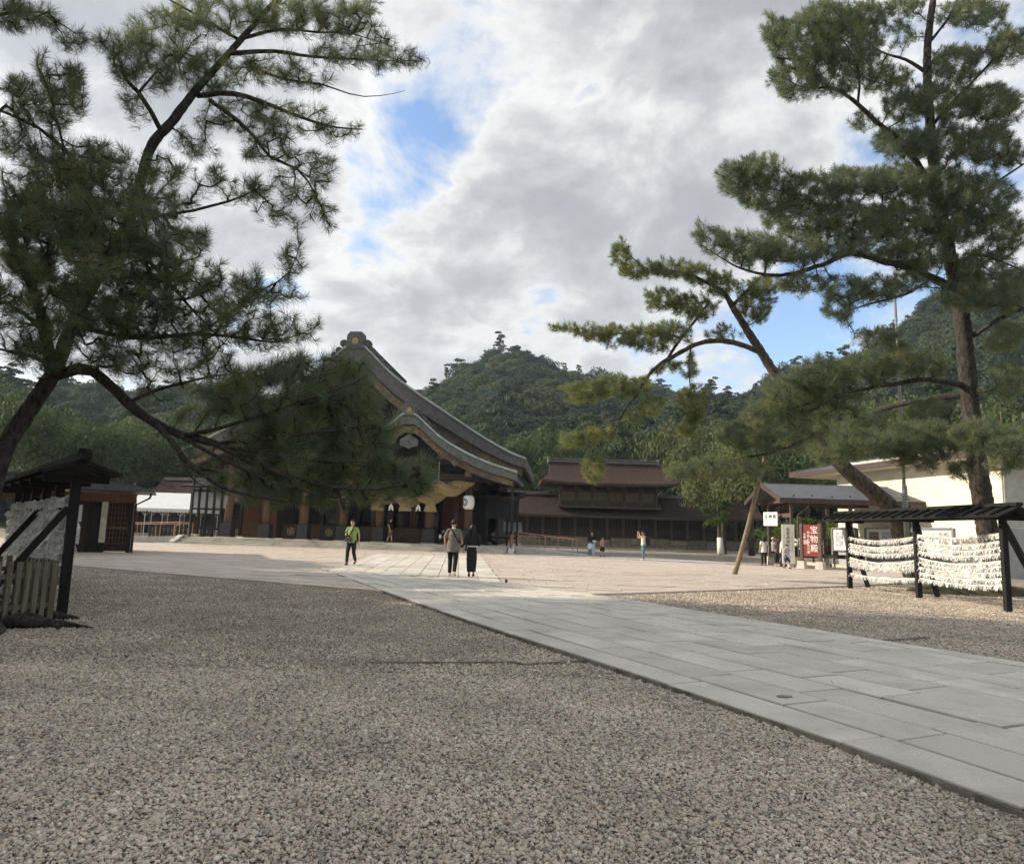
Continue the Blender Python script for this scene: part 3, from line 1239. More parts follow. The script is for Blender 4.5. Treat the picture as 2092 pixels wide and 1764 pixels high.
COLX = [2.33, 5.08, 7.80, 10.58, 13.15, 16.64, 19.33]
for i, x in enumerate(COLX):
    b = MB()
    b.box((x, 2.35, .525), (.98, .98, .06))
    b.build('plinth_slab', 'granite_step', hall)
    b = MB()
    b.box((x, 2.35, 1.03), (.80, .80, .94), taper=.95)
    b.build('plinth', 'plinth_black', hall, bevel=.025)
    b = MB()
    b.tube([(x, 2.35, 1.50), (x, 2.35, 3.4), (x, 2.35, 5.6)], [.285, .28, .27], n=20)
    b.build('column', 'brown_wood', hall, smooth=True)
for x in (3.9, 6.6, 9.4, 12.0, 14.9, 18.0):           # inner row
    b = MB()
    b.tube([(x, 5.2, .48), (x, 5.2, 5.4)], .24, n=14)
    b.build('inner_column', 'brown_wood', hall, smooth=True)
for y_, z_ in ((2.35, 5.30), (2.35, 4.45)):
    b = MB()
    b.box((10.83, y_, z_), (18.2, .30, .42))
    b.build('lintel', 'dark_wood', hall, bevel=.02)
# rear wall of the open front: panels, dark glazed bays and doors
bays = [(2.2, 5.1, 'door'), (5.1, 7.8, 'glass'), (7.8, 10.6, 'glass'), (10.6, 13.2, 'glass'), (13.2, 16.7, 'glass'), (16.7, 19.4, 'door')]
b = MB()
b.box((10.8, 7.5, 3.0), (18.4, .2, 5.1))
bw_ = b.build('rear_wall', 'black_wood', hall)
for x0, x1, kd in bays:
    cxm, w = (x0 + x1) / 2, x1 - x0 - .3
    if kd == 'glass':
        b = MB()
        b.box((cxm, 6.9, 1.05), (w, .1, 1.1))
        b.build('dado_panel', 'aged_wood', bw_)
        for s in (-1, 1):
            b = MB()
            b.box((cxm + s * w / 4, 6.86, 2.9), (w / 2 - .1, .04, 2.4))
            b.build('pane', 'dark_glass', bw_)
        for xx in (cxm - w / 2, cxm, cxm + w / 2):
            b = MB()
            b.box((xx, 6.84, 2.9), (.12, .12, 2.7))
            b.build('mullion', 'dark_wood', bw_)
    else:
        for s in (-1, 1):
            b = MB()
            b.box((cxm + s * w / 4, 6.2 if x0 > 10 else 4.6, 2.35), (w / 2 - .06, .09, 3.6))
            dl = b.build('door_leaf', 'red_wood', hall)
            yb = 6.14 if x0 > 10 else 4.54
            for zz in (1.3, 2.6, 4.1):
                b = MB()
                b.box((cxm + s * w / 4, yb, zz), (w / 2 - .08, .06, .10))
                b.build('rail', 'aged_wood', dl)
        b = MB()
        b.box((cxm, 6.1 if x0 > 10 else 4.5, 2.5), (.06, .06, 3.3))
        b.build('door_bar', 'weathered', hall)
b = MB()
b.box((.9, 11.4, 3.0), (.2, 8, 5.0))
b.box((20.9, 11.4, 3.0), (.2, 8, 5.0))
b.box((10.9, 15.5, 3.0), (19.8, .2, 5.0))
b.build('side_wall', 'dark_wood', hall)
b = MB()
b.box((10.9, 9.5, 5.62), (18.6, 13.0, .12))
b.build('ceiling', 'dark_wood', hall)
# low barriers between the columns; two hung with a gold crest
for x0, x1, crest in ((3.0, 4.5, 0), (6.45, 7.38, 1), (9.05, 10.15, 1), (11.2, 12.7, 0), (13.9, 16.1, 0)):
    b = MB()
    y_ = 2.05 if crest else 3.4
    b.box(((x0 + x1) / 2, y_, 1.02), (x1 - x0, .10, 1.0))
    bo = b.build('barrier', 'ink_black' if crest else 'aged_wood', hall, bevel=.01)
    if crest:
        cx_ = (x0 + x1) / 2 + .1
        b = MB()
        hx = [(cx_ + .25 * math.sin(math.pi / 3 * k), 1.06 + .25 * math.cos(math.pi / 3 * k)) for k in range(6)]
        for (xa, za), (xb, zb) in zip(hx, hx[1:] + hx[:1]):
            b.beam((xa, y_ - .06, za), (xb, y_ - .06, zb), .035, .02, up=(0, 1, 0))
        dm = [(cx_, 1.19), (cx_ + .13, 1.06), (cx_, .93), (cx_ - .13, 1.06)]
        for (xa, za), (xb, zb) in zip(dm, dm[1:] + dm[:1]):
            b.beam((xa, y_ - .06, za), (xb, y_ - .06, zb), .03, .02, up=(0, 1, 0))
        b.box((cx_, y_ - .06, 1.06), (.07, .02, .07))
        b.build('crest', 'gold', bo)


# side galleries: dark framed windbreaks with panes and small lean-to roofs
def gallery(x0, x1, y0, n, pane, roof_z, dirx):
    for k in range(n + 1):
        x = x0 + (x1 - x0) * k / n
        b = MB()
        b.box((x, y0, 2.35), (.15, .15, 3.75))
        b.build('gallery_post', 'black_wood', hall)
    for z in (1.05, 2.45, 3.75):
        b = MB()
        b.box(((x0 + x1) / 2, y0, z), (x1 - x0 - .15, .10, .14))
        b.build('gallery_rail', 'black_wood', hall)
    for k in range(n):
        xa = x0 + (x1 - x0) * k / n
        xb = x0 + (x1 - x0) * (k + 1) / n
        b = MB()
        b.box(((xa + xb) / 2, y0 + .01, 3.1), (xb - xa - .16, .03, 1.14))
        b.build('gallery_pane', pane, hall)
    b = MB()
    b.beam(((x0 + x1) / 2, y0 - .9, roof_z - .15), ((x0 + x1) / 2, y0 + 2.2, roof_z + .35), x1 - x0 + .9, .12)
    b.build('gallery_roof', 'black_wood', hall)


gallery(20.4, 22.6, 4.6, 3, 'dark_glass', 4.05, 1)
gallery(-.9, 1.9, 3.2, 5, 'pale_pane', 4.15, -1)
b = MB()
b.tube([(22.45, .55, .0), (22.45, .55, 4.85)], .085, n=8)
b.build('downpipe', 'black_wood', hall)
b = MB()
b.tube([(.35, .9, .30), (.35, .9, 4.7)], .085, n=8)
b.build('downpipe', 'black_wood', hall)
b = MB()
b.tube([(22.85, .3, 5.2), (22.85, 17, 5.5)], .10, n=8)
b.tube([(-.9, .3, 5.35), (-.9, 17, 5.35)], .10, n=8)
b.build('gutter', 'black_wood', hall)

# ------------------------------------------------------------------ sacred straw rope with tassels
rope = thing('straw_rope', 'thick twisted straw rope with three tassels hanging under the porch', 'rope', tuple(HF @ Vector((15.3, 1.35, 3.0))), HR)
RO = HF @ Matrix.Translation((15.3, 1.35, 0))


def rope_z(t):
    return 3.86 + .80 * abs(t) ** 1.7


for ph in (0.0, math.pi):
    pts, rad = [], []
    for k in range(81):
        t = -1 + 2 * k / 80
        r = .58 * (1 - abs(t) ** 2.3) + .10
        a = ph + t * 8.2
        off = r * .62
        pts.append((t * 4.45, -math.sin(a) * off, rope_z(t) + math.cos(a) * off))
        rad.append(r * .80)
    b = MB()
    nst = 16
    for q in range(nst):                            # bundles of straw laid round the strand
        sub, sr = [], []
        for k in range(81):
            t = -1 + 2 * k / 80
            aa = 2 * math.pi * q / nst + t * 5.5 + ph
            rr = rad[k]
            sub.append((pts[k][0], pts[k][1] + .80 * rr * math.sin(aa), pts[k][2] + .80 * rr * math.cos(aa)))
            sr.append(rr * (.235 + .03 * math.sin(q * 2.1 + k * .7)))
        b.tube(sub, sr, n=6)
    b.tube(pts, [r_ * .82 for r_ in rad], n=12)
    b.build('strand', 'straw', rope, frame=RO, smooth=True)
for x in (1.98, -1.98, 3.6, -3.6):
    t = x / 4.45
    r = .58 * (1 - abs(t) ** 2.3) + .10
    b = MB()
    ring = [(x, 1.28 * r * math.cos(a), rope_z(t) + 1.28 * r * math.sin(a)) for a in np.linspace(0, 2 * math.pi, 25)]
    b.tube(ring, .05, n=6, cap=False)
    b.build('binding', 'straw', rope, frame=RO, smooth=True)
b = MB()
b.tube([(-4.5, .05, 4.72), (4.5, .05, 4.72)], .045, n=6)
b.build('pole', 'cream_end', rope, frame=RO)
for x in (-2.1, -.18, 1.55):
    b = MB()
    nseg = 72
    prof = [(3.34, .20), (3.2, .30), (2.98, .37), (2.72, .43), (2.66, .44)]
    rr = []
    for z, r in prof:
        rr.append([(x + r * (1 + .05 * math.sin(23 * a + z * 3) * (z < 3.2)) * math.cos(a), -.05 + .8 * r * (1 + .05 * math.sin(23 * a + z * 3)) * math.sin(a), z + (.02 * math.sin(13 * a) if z < 2.7 else 0)) for a in np.linspace(0, 2 * math.pi, nseg, endpoint=False)])
    b.sheet(rr, closed=True)
    b.add(rr[-1], [tuple(range(nseg))])
    b.build('tassel', 'straw_tassel', rope, frame=RO, smooth=True)
for x in (-1.15, .72):
    b = MB()
    for s in (-1, 1):                               # folded zigzag paper
        zz = [(0, 3.18), (s * .07, 3.05), (s * .16, 2.90), (s * .13, 2.80), (s * .20, 2.66), (s * .07, 2.70), (s * .02, 2.80), (0, 2.95)]
        b.prism([(x + px_, z) for px_, z in zz], -.09 + s * .008, -.075 + s * .008)
    b.build('paper_streamer', 'white_paper', rope, frame=RO)


def lantern(x, y, zc_, lab):
    t = thing('paper_lantern', lab, 'lantern', tuple(HF @ Vector((x, y, zc_ - .5))), HR, 'white lanterns of the worship hall')
    fr = HF @ Matrix.Translation((x, y, zc_))
    b = MB()
    prof = [(-.48, .14), (-.46, .24), (-.38, .34), (-.2, .39), (0, .40), (.2, .39), (.38, .34), (.46, .24), (.48, .14)]
    rr = []
    for i, (z, r) in enumerate(prof):
        rr.append([(r * math.cos(a), r * math.sin(a), z) for a in np.linspace(0, 2 * math.pi, 24, endpoint=False)])
    b.sheet(rr, closed=True)
    b.build('shade', 'white_paper', t, frame=fr, smooth=True)
    for z, r in ((-.50, .16), (.50, .16)):
        b = MB()
        b.tube([(0, 0, z - .03), (0, 0, z + .03)], r, n=16)
        b.build('rim', 'ink_black', t, frame=fr)
    b = MB()
    b.tube([(0, 0, .5), (0, 0, 1.2)], .02, n=5)
    b.build('cord', 'ink_black', t, frame=fr)
    b = MB()                                        # hexagon crest wrapped on the paper
    for sc_ in (.25, .13):
        hx = [(sc_ * math.sin(math.pi / 3 * k), sc_ * math.cos(math.pi / 3 * k)) for k in range(6)]
        for (u0, v0), (u1, v1) in zip(hx, hx[1:] + hx[:1]):
            for q in range(3):
                ua, va = u0 + (u1 - u0) * q / 3, v0 + (v1 - v0) * q / 3
                ub, vb = u0 + (u1 - u0) * (q + 1) / 3, v0 + (v1 - v0) * (q + 1) / 3
                a0 = R(-128)
                P = lambda u, v: (.405 * math.cos(a0 + u / .4), .405 * math.sin(a0 + u / .4), v)
                b.beam(P(ua, va), P(ub, vb), .05, .012, up=(math.cos(a0), math.sin(a0), 0))
    b.build('crest', 'ink_black', t, frame=fr)
    return t


lantern(19.45, 1.25, 3.36, 'white paper lantern with black hexagon crest right of the rope')
lantern(10.83, 1.25, 3.40, 'white paper lantern half hidden behind pine needles')


# ------------------------------------------------------------------ ramps with handrails
def handrail(parent, pts, z_of, h, name='handrail', every=1.5, fr=None):
    """rail with posts following a ground line"""
    for (a, b) in zip(pts[:-1], pts[1:]):
        a, b = np.array(a), np.array(b)
        ln = np.linalg.norm(b - a)
        m = MB()
        m.tube([(*a, z_of(a) + h), (*b, z_of(b) + h)], .028, n=6)
        m.build('rail', 'rail_metal', parent, frame=fr)
        n = max(1, int(round(ln / every)))
        for k in range(n + 1):
            p = a + (b - a) * k / n
            m = MB()
            m.tube([(*p, z_of(p)), (*p, z_of(p) + h)], .026, n=6)
            m.build('rail_post', 'rail_metal', parent, frame=fr)


rampR = thing('ramp', 'grey concrete ramp with copper coloured handrails right of the steps', 'ramp', tuple(HF @ Vector((22.8, 1.2, 0))), 0, 'wheelchair ramps beside the steps')
b = MB()
W = [np.array(HF @ Vector(p)) for p in ((22.75, .55, 0), (22.75, 3.2, 0))]
e0, e1 = np.array((5.1, 47.6)), np.array((5.6, 49.8))
b.add([(*W[0][:2], -.05), (*e0, -.05), (*e1, -.05), (*W[1][:2], -.05), (*W[0][:2], .52), (*e0, .09), (*e1, .09), (*W[1][:2], .52)], [(0, 1, 5, 4), (1, 2, 6, 5), (2, 3, 7, 6), (3, 0, 4, 7), (4, 5, 6, 7)])
b.build('slope', 'concrete', rampR, world=True)
zr = lambda p: .52 - .43 * np.clip(np.linalg.norm(np.array(p) - W[0][:2]) / 5.2, 0, 1)
handrail(rampR, [W[0][:2] + (.15, .1), (4.2, 47.7)], zr, .95, fr=Matrix.Identity(4))
handrail(rampR, [W[1][:2] + (.15, 0), (4.7, 49.6)], zr, .95, fr=Matrix.Identity(4))
stepR = [np.array(HF @ Vector(p))[:2] for p in ((22.5, .1, 0), (22.5, 1.0, 0), (22.5, 1.9, 0))]
zst = lambda p: .20 + .40 * np.clip(((np.linalg.inv(np.array(HF)) @ np.array([p[0], p[1], 0, 1]))[1]) / 1.0, 0, 1)
handrail(rampR, stepR, zst, .9, every=.8, fr=Matrix.Identity(4))

rampL = thing('ramp', 'grey concrete ramp with handrails left of the steps near the white tent', 'ramp', tuple(HF @ Vector((-.5, 1.2, 0))), 0, 'wheelchair ramps beside the steps')
W = [np.array(HF @ Vector(p)) for p in ((-.5, 1.1, 0), (-.5, 2.9, 0))]
e0, e1 = np.array((-31.0, 50.9)), np.array((-31.0, 53.0))
b = MB()
b.add([(*W[0][:2], -.05), (*e0, -.05), (*e1, -.05), (*W[1][:2], -.05), (*W[0][:2], .52), (*e0, .12), (*e1, .12), (*W[1][:2], .52)], [(0, 1, 5, 4), (1, 2, 6, 5), (2, 3, 7, 6), (3, 0, 4, 7), (4, 5, 6, 7)])
b.build('slope', 'concrete', rampL, world=True)
zl = lambda p: .52 - .40 * np.clip(np.linalg.norm(np.array(p) - W[0][:2]) / 8.7, 0, 1)
handrail(rampL, [W[0][:2], e0], zl, .95, fr=Matrix.Identity(4))
handrail(rampL, [W[1][:2], e1], zl, .95, fr=Matrix.Identity(4))
stepL = [np.array(HF @ Vector(p))[:2] for p in ((-.28, .1, 0), (-.28, 1.0, 0), (-.28, 1.9, 0))]
handrail(rampL, stepL, zst, .9, every=.8, fr=Matrix.Identity(4))
# ------------------------------------------------------------------ more materials
mat('tent_white', (.66, .67, .68), .6, .03, 2)
mat('tube_white', (.62, .62, .60), .5, .05, 3)
mat('plaster_cream', (.74, .69, .56), .85, .06, 1.2, .05, 30)
mat('plaster_grey', (.36, .37, .37), .85, .08, 1.5)
mat('slate_grey', (.10, .11, .12), .6, .15, 3, .1, 30)
mat('steel_brown', (.105, .073, .066), .5, .12, 3)
mat('fascia_brown', (.07, .048, .042), .6, .15, 3)
mat('tile_dark', (.085, .09, .095), .55, .18, 5, .1, 30)
mat('old_timber', (.16, .135, .095), .85, .28, 4, .3, 40, stretch=(10, 10, .6), rnd=.15)
mat('rack_timber', (.014, .0125, .012), .75, .30, 4, .2, 40, stretch=(8, 8, .6))
mat('log_wood', (.22, .18, .125), .8, .25, 5, .3, 30, stretch=(8, 8, .6))
mat('office_wood', (.16, .075, .042), .65, .25, 3, .15, 40, stretch=(8, 8, .6))
mat('galv', (.24, .24, .23), .55, .15, 4, metal=.3)
mat('concrete_pale', (.50, .47, .41), .85, .12, 6, .1, 60)
mat('sign_white', (.80, .79, .70), .5, .03, 3)
mat('sign_red', (.22, .035, .028), .5, .06, 4)
mat('paper_slip', (.84, .84, .81), .9, .10, 3)
mat('moss', (.060, .056, .022), .95, .45, 7, .6, 20)
mat('bush_leaf', (.10, .15, .03), .7, .3, 3, transl=.3, rnd=.2)
mat('poster_red', (.62, .25, .20), .5, .6, 9, hue=(.85, .80, .72))
mat('poster_green', (.30, .55, .42), .5, .25, 9, hue=(.75, .80, .70))
mat('poster_dark', (.10, .05, .045), .5, .6, 10, hue=(.5, .40, .30))
mat('poster_grey', (.35, .42, .46), .5, .3, 6, hue=(.7, .74, .76))
mat('clear_pane', (.55, .58, .58), .08, .05, 2, spec=.6)


def text(body, size, m, parent, fr, name='lettering', depth=.004, align='CENTER', vertical=False):
    """raised lettering in the plane x (right) / z (up) of the frame"""
    objs = []
    for i, ch in enumerate(body if vertical else [body]):
        cu = bpy.data.curves.new(name, 'FONT')
        cu.body = ch
        cu.size = size
        cu.extrude = depth
        cu.align_x = align
        cu.align_y = 'CENTER'
        cu.resolution_u = 2
        cu.materials.append(MATS[m])
        o = bpy.data.objects.new(name, cu)
        C.objects.link(o)
        o.parent = parent
        T = fr @ Matrix.Translation((0, 0, -i * size * 1.12)) @ Matrix.Rotation(R(90), 4, 'X')
        o.matrix_parent_inverse = Matrix.Identity(4)
        o.matrix_basis = WM[parent.name].inverted() @ T
        objs.append(o)
    return objs


def frame2(p, q, z=0.0):
    """frame at p, x axis towards q (both (x, y)), y axis to the rear-left of it, z up"""
    d = math.atan2(q[1] - p[1], q[0] - p[0])
    return Matrix.Translation((p[0], p[1], z)) @ Matrix.Rotation(d, 4, 'Z')


# ------------------------------------------------------------------ cloister with two-storey gate hall
YC = 76.0


def cz(u, v, Y=YC):
    p = at(u, v, Y)
    return float(p[0]), float(p[2])


def swept_roof(o_name, m, parent, x0, x1, yr, ze, zr, over, hip=0.0, curve_=.35, n=8, edge='bark_edge', gable=0.0, fr=None):
    """hipped/gabled roof with concave slopes, ridge along x; eave rectangle x0..x1, yr +- over"""
    b = MB()
    cx0, cx1 = x0 + hip, x1 - hip
    rows_ = []
    for i in range(n + 1):
        t = i / n
        z = ze + (zr - ze) * ((1 - curve_) * t + curve_ * t * t)
        k = over * (1 - t)
        tt = min(t, 1 - gable) / max(1 - gable, 1e-3)
        xa, xb = x0 + hip * tt, x1 - hip * tt
        lift = .22 * (1 - t) ** 2
        xm = np.linspace(xa, xb, 9)
        ring = [(x, yr - k, z + lift * abs((x - (xa + xb) / 2) / ((xb - xa) / 2)) ** 4) for x in xm]
        ring += [(x, yr + k, z + lift * abs((x - (xa + xb) / 2) / ((xb - xa) / 2)) ** 4) for x in xm[::-1]]
        rows_.append(ring)
    b.sheet(rows_, closed=True)
    top = b.build(o_name, m, parent, frame=fr)
    # thick eave edge below
    e = MB()
    r0 = rows_[0]
    lo = [(x + (-.0 if abs(x) else 0), y, z - .22) for x, y, z in r0]
    inn = [((x - (x0 + x1) / 2) * .93 + (x0 + x1) / 2, (y - yr) * .78 + yr, z - .30) for x, y, z in r0]
    inn2 = [((x - (x0 + x1) / 2) * .80 + (x0 + x1) / 2, (y - yr) * .3 + yr, z + .1) for x, y, z in r0]
    e.sheet([r0, lo, inn, inn2], closed=True)
    e.build('eave', edge, parent, frame=fr)
    return top


cl = thing('cloister_gate', 'two-storey wooden gate hall with brown bark roof above a stone base', 'shrine building', (at(1240, 1119, YC)[0], YC, 0), 0)
gz = 0.10
X0, _ = cz(1013 - 60, 1050)
X1, _ = cz(1500, 1058)
_, Zeave = cz(1240, 1053.5)
_, Zrid = cz(1240, 1011)
_, Zbase = cz(1240, 1096.5)
OV = 2.6
fI = Matrix.Identity(4)
yw = YC + .9                                     # wall plane
b = MB()
yr = YC + 2.6
swept_roof('lower_roof', 'bark_roof', cl, X0 - 2, X1 + 3, yr, Zeave, Zrid, OV + .6, hip=0.0, curve_=.25, fr=fI, n=6)
b = MB()
xa, xb = cz(1133, 1006)[0], cz(1351, 1016)[0]
for x0_, x1_ in ((X0 - 2, xa - .3), (xb + .3, X1 + 3)):
    b = MB()
    b.box(((x0_ + x1_) / 2, yr, Zrid + .12), (x1_ - x0_, .5, .34))
    b.build('lower_ridge', 'ridge_tile', cl, frame=fI, bevel=.04)
# wall bays
b = MB()
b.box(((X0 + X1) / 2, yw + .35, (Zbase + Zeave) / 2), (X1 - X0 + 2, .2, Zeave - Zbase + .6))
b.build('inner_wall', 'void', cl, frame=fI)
zr0, zr1, zr2 = Zbase + .80, Zeave - .25, Zbase + .06
for z, h in ((zr2, .16), (zr0, .16), (zr1, .2)):
    b = MB()
    b.box(((X0 + X1) / 2, yw, z), (X1 - X0 + 1.6, .16, h))
    b.build('wall_rail', 'weathered_dark', cl, frame=fI)
xs_ = []
x = X0 - .4
while x < X1 + .6:
    xs_.append(x)
    x += 1.70
for x in xs_:
    b = MB()
    b.box((x, yw - .04, (Zbase + Zeave) / 2), (.26, .26, Zeave - Zbase + .1))
    b.build('post', 'weathered', cl, frame=fI)
for xa_, xb_ in zip(xs_[:-1], xs_[1:]):
    b = MB()
    nsl = 11
    for k in range(1, nsl):
        b.box((xa_ + (xb_ - xa_) * k / nsl, yw + .05, (zr0 + zr1) / 2), (.055, .06, zr1 - zr0 - .1))
    b.build('lattice', 'weathered', cl, frame=fI)
    b = MB()
    b.box(((xa_ + xb_) / 2, yw + .06, (zr0 + zr2) / 2), (xb_ - xa_ - .26, .06, zr0 - zr2 - .12))
    b.build('dado_panel', 'weathered_dark', cl, frame=fI)
# stone base built of fitted blocks
b = MB()
b.box(((X0 + X1) / 2, yw + .55, Zbase / 2), (X1 - X0 + 3, 1.0, Zbase))
sb_ = b.build('stone_base', 'joint', cl, frame=fI)
x = X0 - 1.0
while x < X1 + 1.0:
    w = random.uniform(1.0, 2.6)
    split = random.random() < .45
    zs = [(.0, Zbase)] if not split else [(.0, Zbase * random.uniform(.35, .6)), None]
    if split:
        zs[1] = (zs[0][1], Zbase)
    for z0_, z1_ in zs:
        b = MB()
        nx = 2 if (split and random.random() < .4) else 1
        for q in range(nx):
            xa_, xb_ = x + w * q / nx, x + w * (q + 1) / nx
            bb = MB()
            j = lambda: random.uniform(-.05, .05)
            yf = yw + random.uniform(-.03, .03)
            P = [(xa_ + .02 + j() * .5, yf, z0_ + .02), (xb_ - .02 + j() * .5, yf, z0_ + .02), (xb_ - .02 + j(), yf + .03, z1_ - .02 + j() * .3), (xa_ + .02 + j(), yf + .03, z1_ - .02 + j() * .3)]
            bb.add(P + [(p[0], yw + .3, p[2]) for p in P], [(0, 1, 2, 3), (4, 7, 6, 5), (0, 4, 5, 1), (1, 5, 6, 2), (2, 6, 7, 3), (3, 7, 4, 0)])
            bb.build('stone', 'base_stone', sb_, frame=fI, bevel=.03)
    x += w
b = MB()
b.box(((X0 + X1) / 2, yw - .35, .09), (X1 - X0 + 3, .6, .18))
b.build('kerb', 'concrete_pale', cl, frame=fI)
# upper storey
ux0, uz1 = cz(1140, 997, YC - .1)
ux1, uz0 = cz(1348.5, 1039.5, YC - .1)
b = MB()
b.box(((ux0 + ux1) / 2, yr, (uz0 + uz1) / 2 + .3), (ux1 - ux0 - .6, 4.2, uz1 - uz0 + 1.0))
b.build('upper_wall', 'weathered_dark', cl, frame=fI)
yu = yr - 2.1
nb = 6
for k in range(nb + 1):
    x = ux0 + .3 + (ux1 - ux0 - .6) * k / nb
    b = MB()
    b.box((x, yu - .10, (uz0 + uz1) / 2 + .3), (.24, .24, uz1 - uz0 + .8))
    b.build('upper_post', 'weathered', cl, frame=fI)
    b = MB()
    b.box((x, yu - .35, uz1 + .05), (.5, .8, .28))
    b.build('bracket', 'weathered', cl, frame=fI)
for k in range(nb):
    xa_ = ux0 + .3 + (ux1 - ux0 - .6) * k / nb
    xb_ = ux0 + .3 + (ux1 - ux0 - .6) * (k + 1) / nb
    b = MB()
    b.box(((xa_ + xb_) / 2, yu - .03, uz0 + 1.15), (xb_ - xa_ - .30, .06, .95))
    b.build('wall_panel', 'panel_tan', cl, frame=fI)
for z, h in ((uz0 + 1.72, .16), (uz1 - .05, .20), (uz0 + .55, .14)):
    b = MB()
    b.box(((ux0 + ux1) / 2, yu - .06, z), (ux1 - ux0 - .4, .18, h))
    b.build('upper_rail', 'weathered', cl, frame=fI)
for z, h, y_ in ((uz0 + .02, .18, yu - .55), (uz0 + .30, .07, yu - .8), (uz0 + .50, .08, yu - .8)):
    b = MB()
    b.box(((ux0 + ux1) / 2, y_, z), (ux1 - ux0 + .1, .9 if h == .18 else .08, h))
    b.build('balcony_rail', 'weathered', cl, frame=fI)
for k in range(2 * nb + 1):
    x = ux0 + (ux1 - ux0) * k / (2 * nb)
    b = MB()
    b.box((x, yu - .8, uz0 + .28), (.08, .08, .46))
    b.build('baluster', 'weathered', cl, frame=fI)
rx0, _ = cz(1123, 939, YC + 2.6)
rx1, zr_ = cz(1342, 949, YC + 2.6)
ex0, ez = cz(1106, 985, YC - 1.6)
ex1, _ = cz(1388, 995, YC - 1.6)
_, ez = cz(1250, 989.5, YC - 1.6)
swept_roof('upper_roof', 'bark_roof', cl, ex0, ex1, yr, ez + .15, zr_, 4.2, hip=(rx0 - ex0), curve_=.42, n=9, fr=fI, gable=.40)
b = MB()
b.box(((rx0 + rx1) / 2, yr, zr_ + .10), (rx1 - rx0 + .2, .55, .36))
b.box(((rx0 + rx1) / 2, yr, zr_ + .33), (rx1 - rx0 + .5, .75, .10))
b.build('upper_ridge', 'ridge_tile', cl, frame=fI, bevel=.05)
for x in (rx0 - .1, rx1 + .1):
    b = MB()
    b.box((x, yr, zr_ + .15), (.25, .8, .75))
    b.build('ridge_end', 'ridge_tile', cl, frame=fI, bevel=.06)

# the cloister's left wing behind the tent
cw = thing('cloister_wing', 'long low cloister wing with brown bark roof behind the white tent', 'shrine building', (at(350, 1100, YC)[0], YC, 0), 0)
lx0 = cz(262, 1040)[0]
lx1 = cz(640, 1040)[0]
_, lz = cz(350, 980, yr)
swept_roof('roof', 'bark_roof', cw, lx0, lx1, yr, Zeave + .35, lz, 3.4, hip=2.0, curve_=.25, n=6, fr=fI, gable=.35)
b = MB()
b.box(((lx0 + lx1) / 2 + .6, yr, lz + .1), (lx1 - lx0 - 3.4, .5, .34))
b.build('ridge', 'ridge_tile', cw, frame=fI, bevel=.04)
b = MB()
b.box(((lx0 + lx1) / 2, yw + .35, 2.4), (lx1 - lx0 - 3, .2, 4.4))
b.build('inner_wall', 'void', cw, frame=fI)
x = lx0 + 2.0
while x < lx1 - 1.5:
    b = MB()
    b.box((x, yw, 2.4), (.26, .26, 4.2))
    b.build('post', 'weathered', cw, frame=fI)
    b = MB()
    for k in range(1, 10):
        b.box((x + 1.7 * k / 10, yw + .05, 2.9), (.055, .06, 1.7))
    b.build('lattice', 'weathered', cw, frame=fI)
    b = MB()
    b.box((x + .85, yw + .08, 1.45), (1.44, .06, 1.0))
    b.build('dado_panel', 'weathered_dark', cw, frame=fI)
    b = MB()
    b.box((x + .85, yw - .02, .48), (1.66, .5, .92))
    b.build('base_stone', 'base_stone', cw, frame=fI, bevel=.05)
    x += 1.7
b = MB()
b.box(((lx0 + lx1) / 2, yw, 3.85), (lx1 - lx0 - 3, .16, .2))
b.build('wall_rail', 'weathered_dark', cw, frame=fI)
# second roof peak further back, left of the hall
bt = thing('rear_hall', 'brown roofed hall half hidden behind the cloister wing and pine branch', 'shrine building', (-31, 92, 0), 0)
swept_roof('roof', 'bark_roof', bt, cz(418, 960, 92)[0], cz(640, 960, 92)[0], 92, cz(450, 985, 92)[1], cz(450, 952, 92)[1], 4, hip=1.5, curve_=.3, n=6, fr=fI, gable=.3)
b = MB()
b.box(((cz(418, 960, 92)[0] + cz(640, 960, 92)[0]) / 2, 92, 3.5), (cz(640, 960, 92)[0] - cz(418, 960, 92)[0] - 3, 5, 7.2))
b.build('wall', 'weathered_dark', bt, frame=fI)

# notice boards on posts behind the ramp
for u, lab in ((1037, 'small roofed notice board on a post, left of the pair behind the ramp'), (1054, 'small roofed notice board on a post, right of the pair behind the ramp')):
    p = at(u, 1100, 60.0)
    t = thing('notice_board', lab, 'notice board', (p[0], 60.0, 0.05), 0, 'roofed notice boards')
    b = MB()
    b.box((0, .06, .75), (.1, .1, 1.5))
    b.build('post', 'weathered', t)
    b = MB()
    b.prism([(-.5, 1.45), (.5, 1.45), (.42, 2.25), (-.42, 2.25)], -.03, .03)
    b.build('board', 'plaster_grey', t)
    b = MB()
    for s in (-1, 1):
        b.beam((0, -.12, 2.40), (s * .62, -.12, 2.24), .3, .05)
    b.build('board_roof', 'weathered', t)

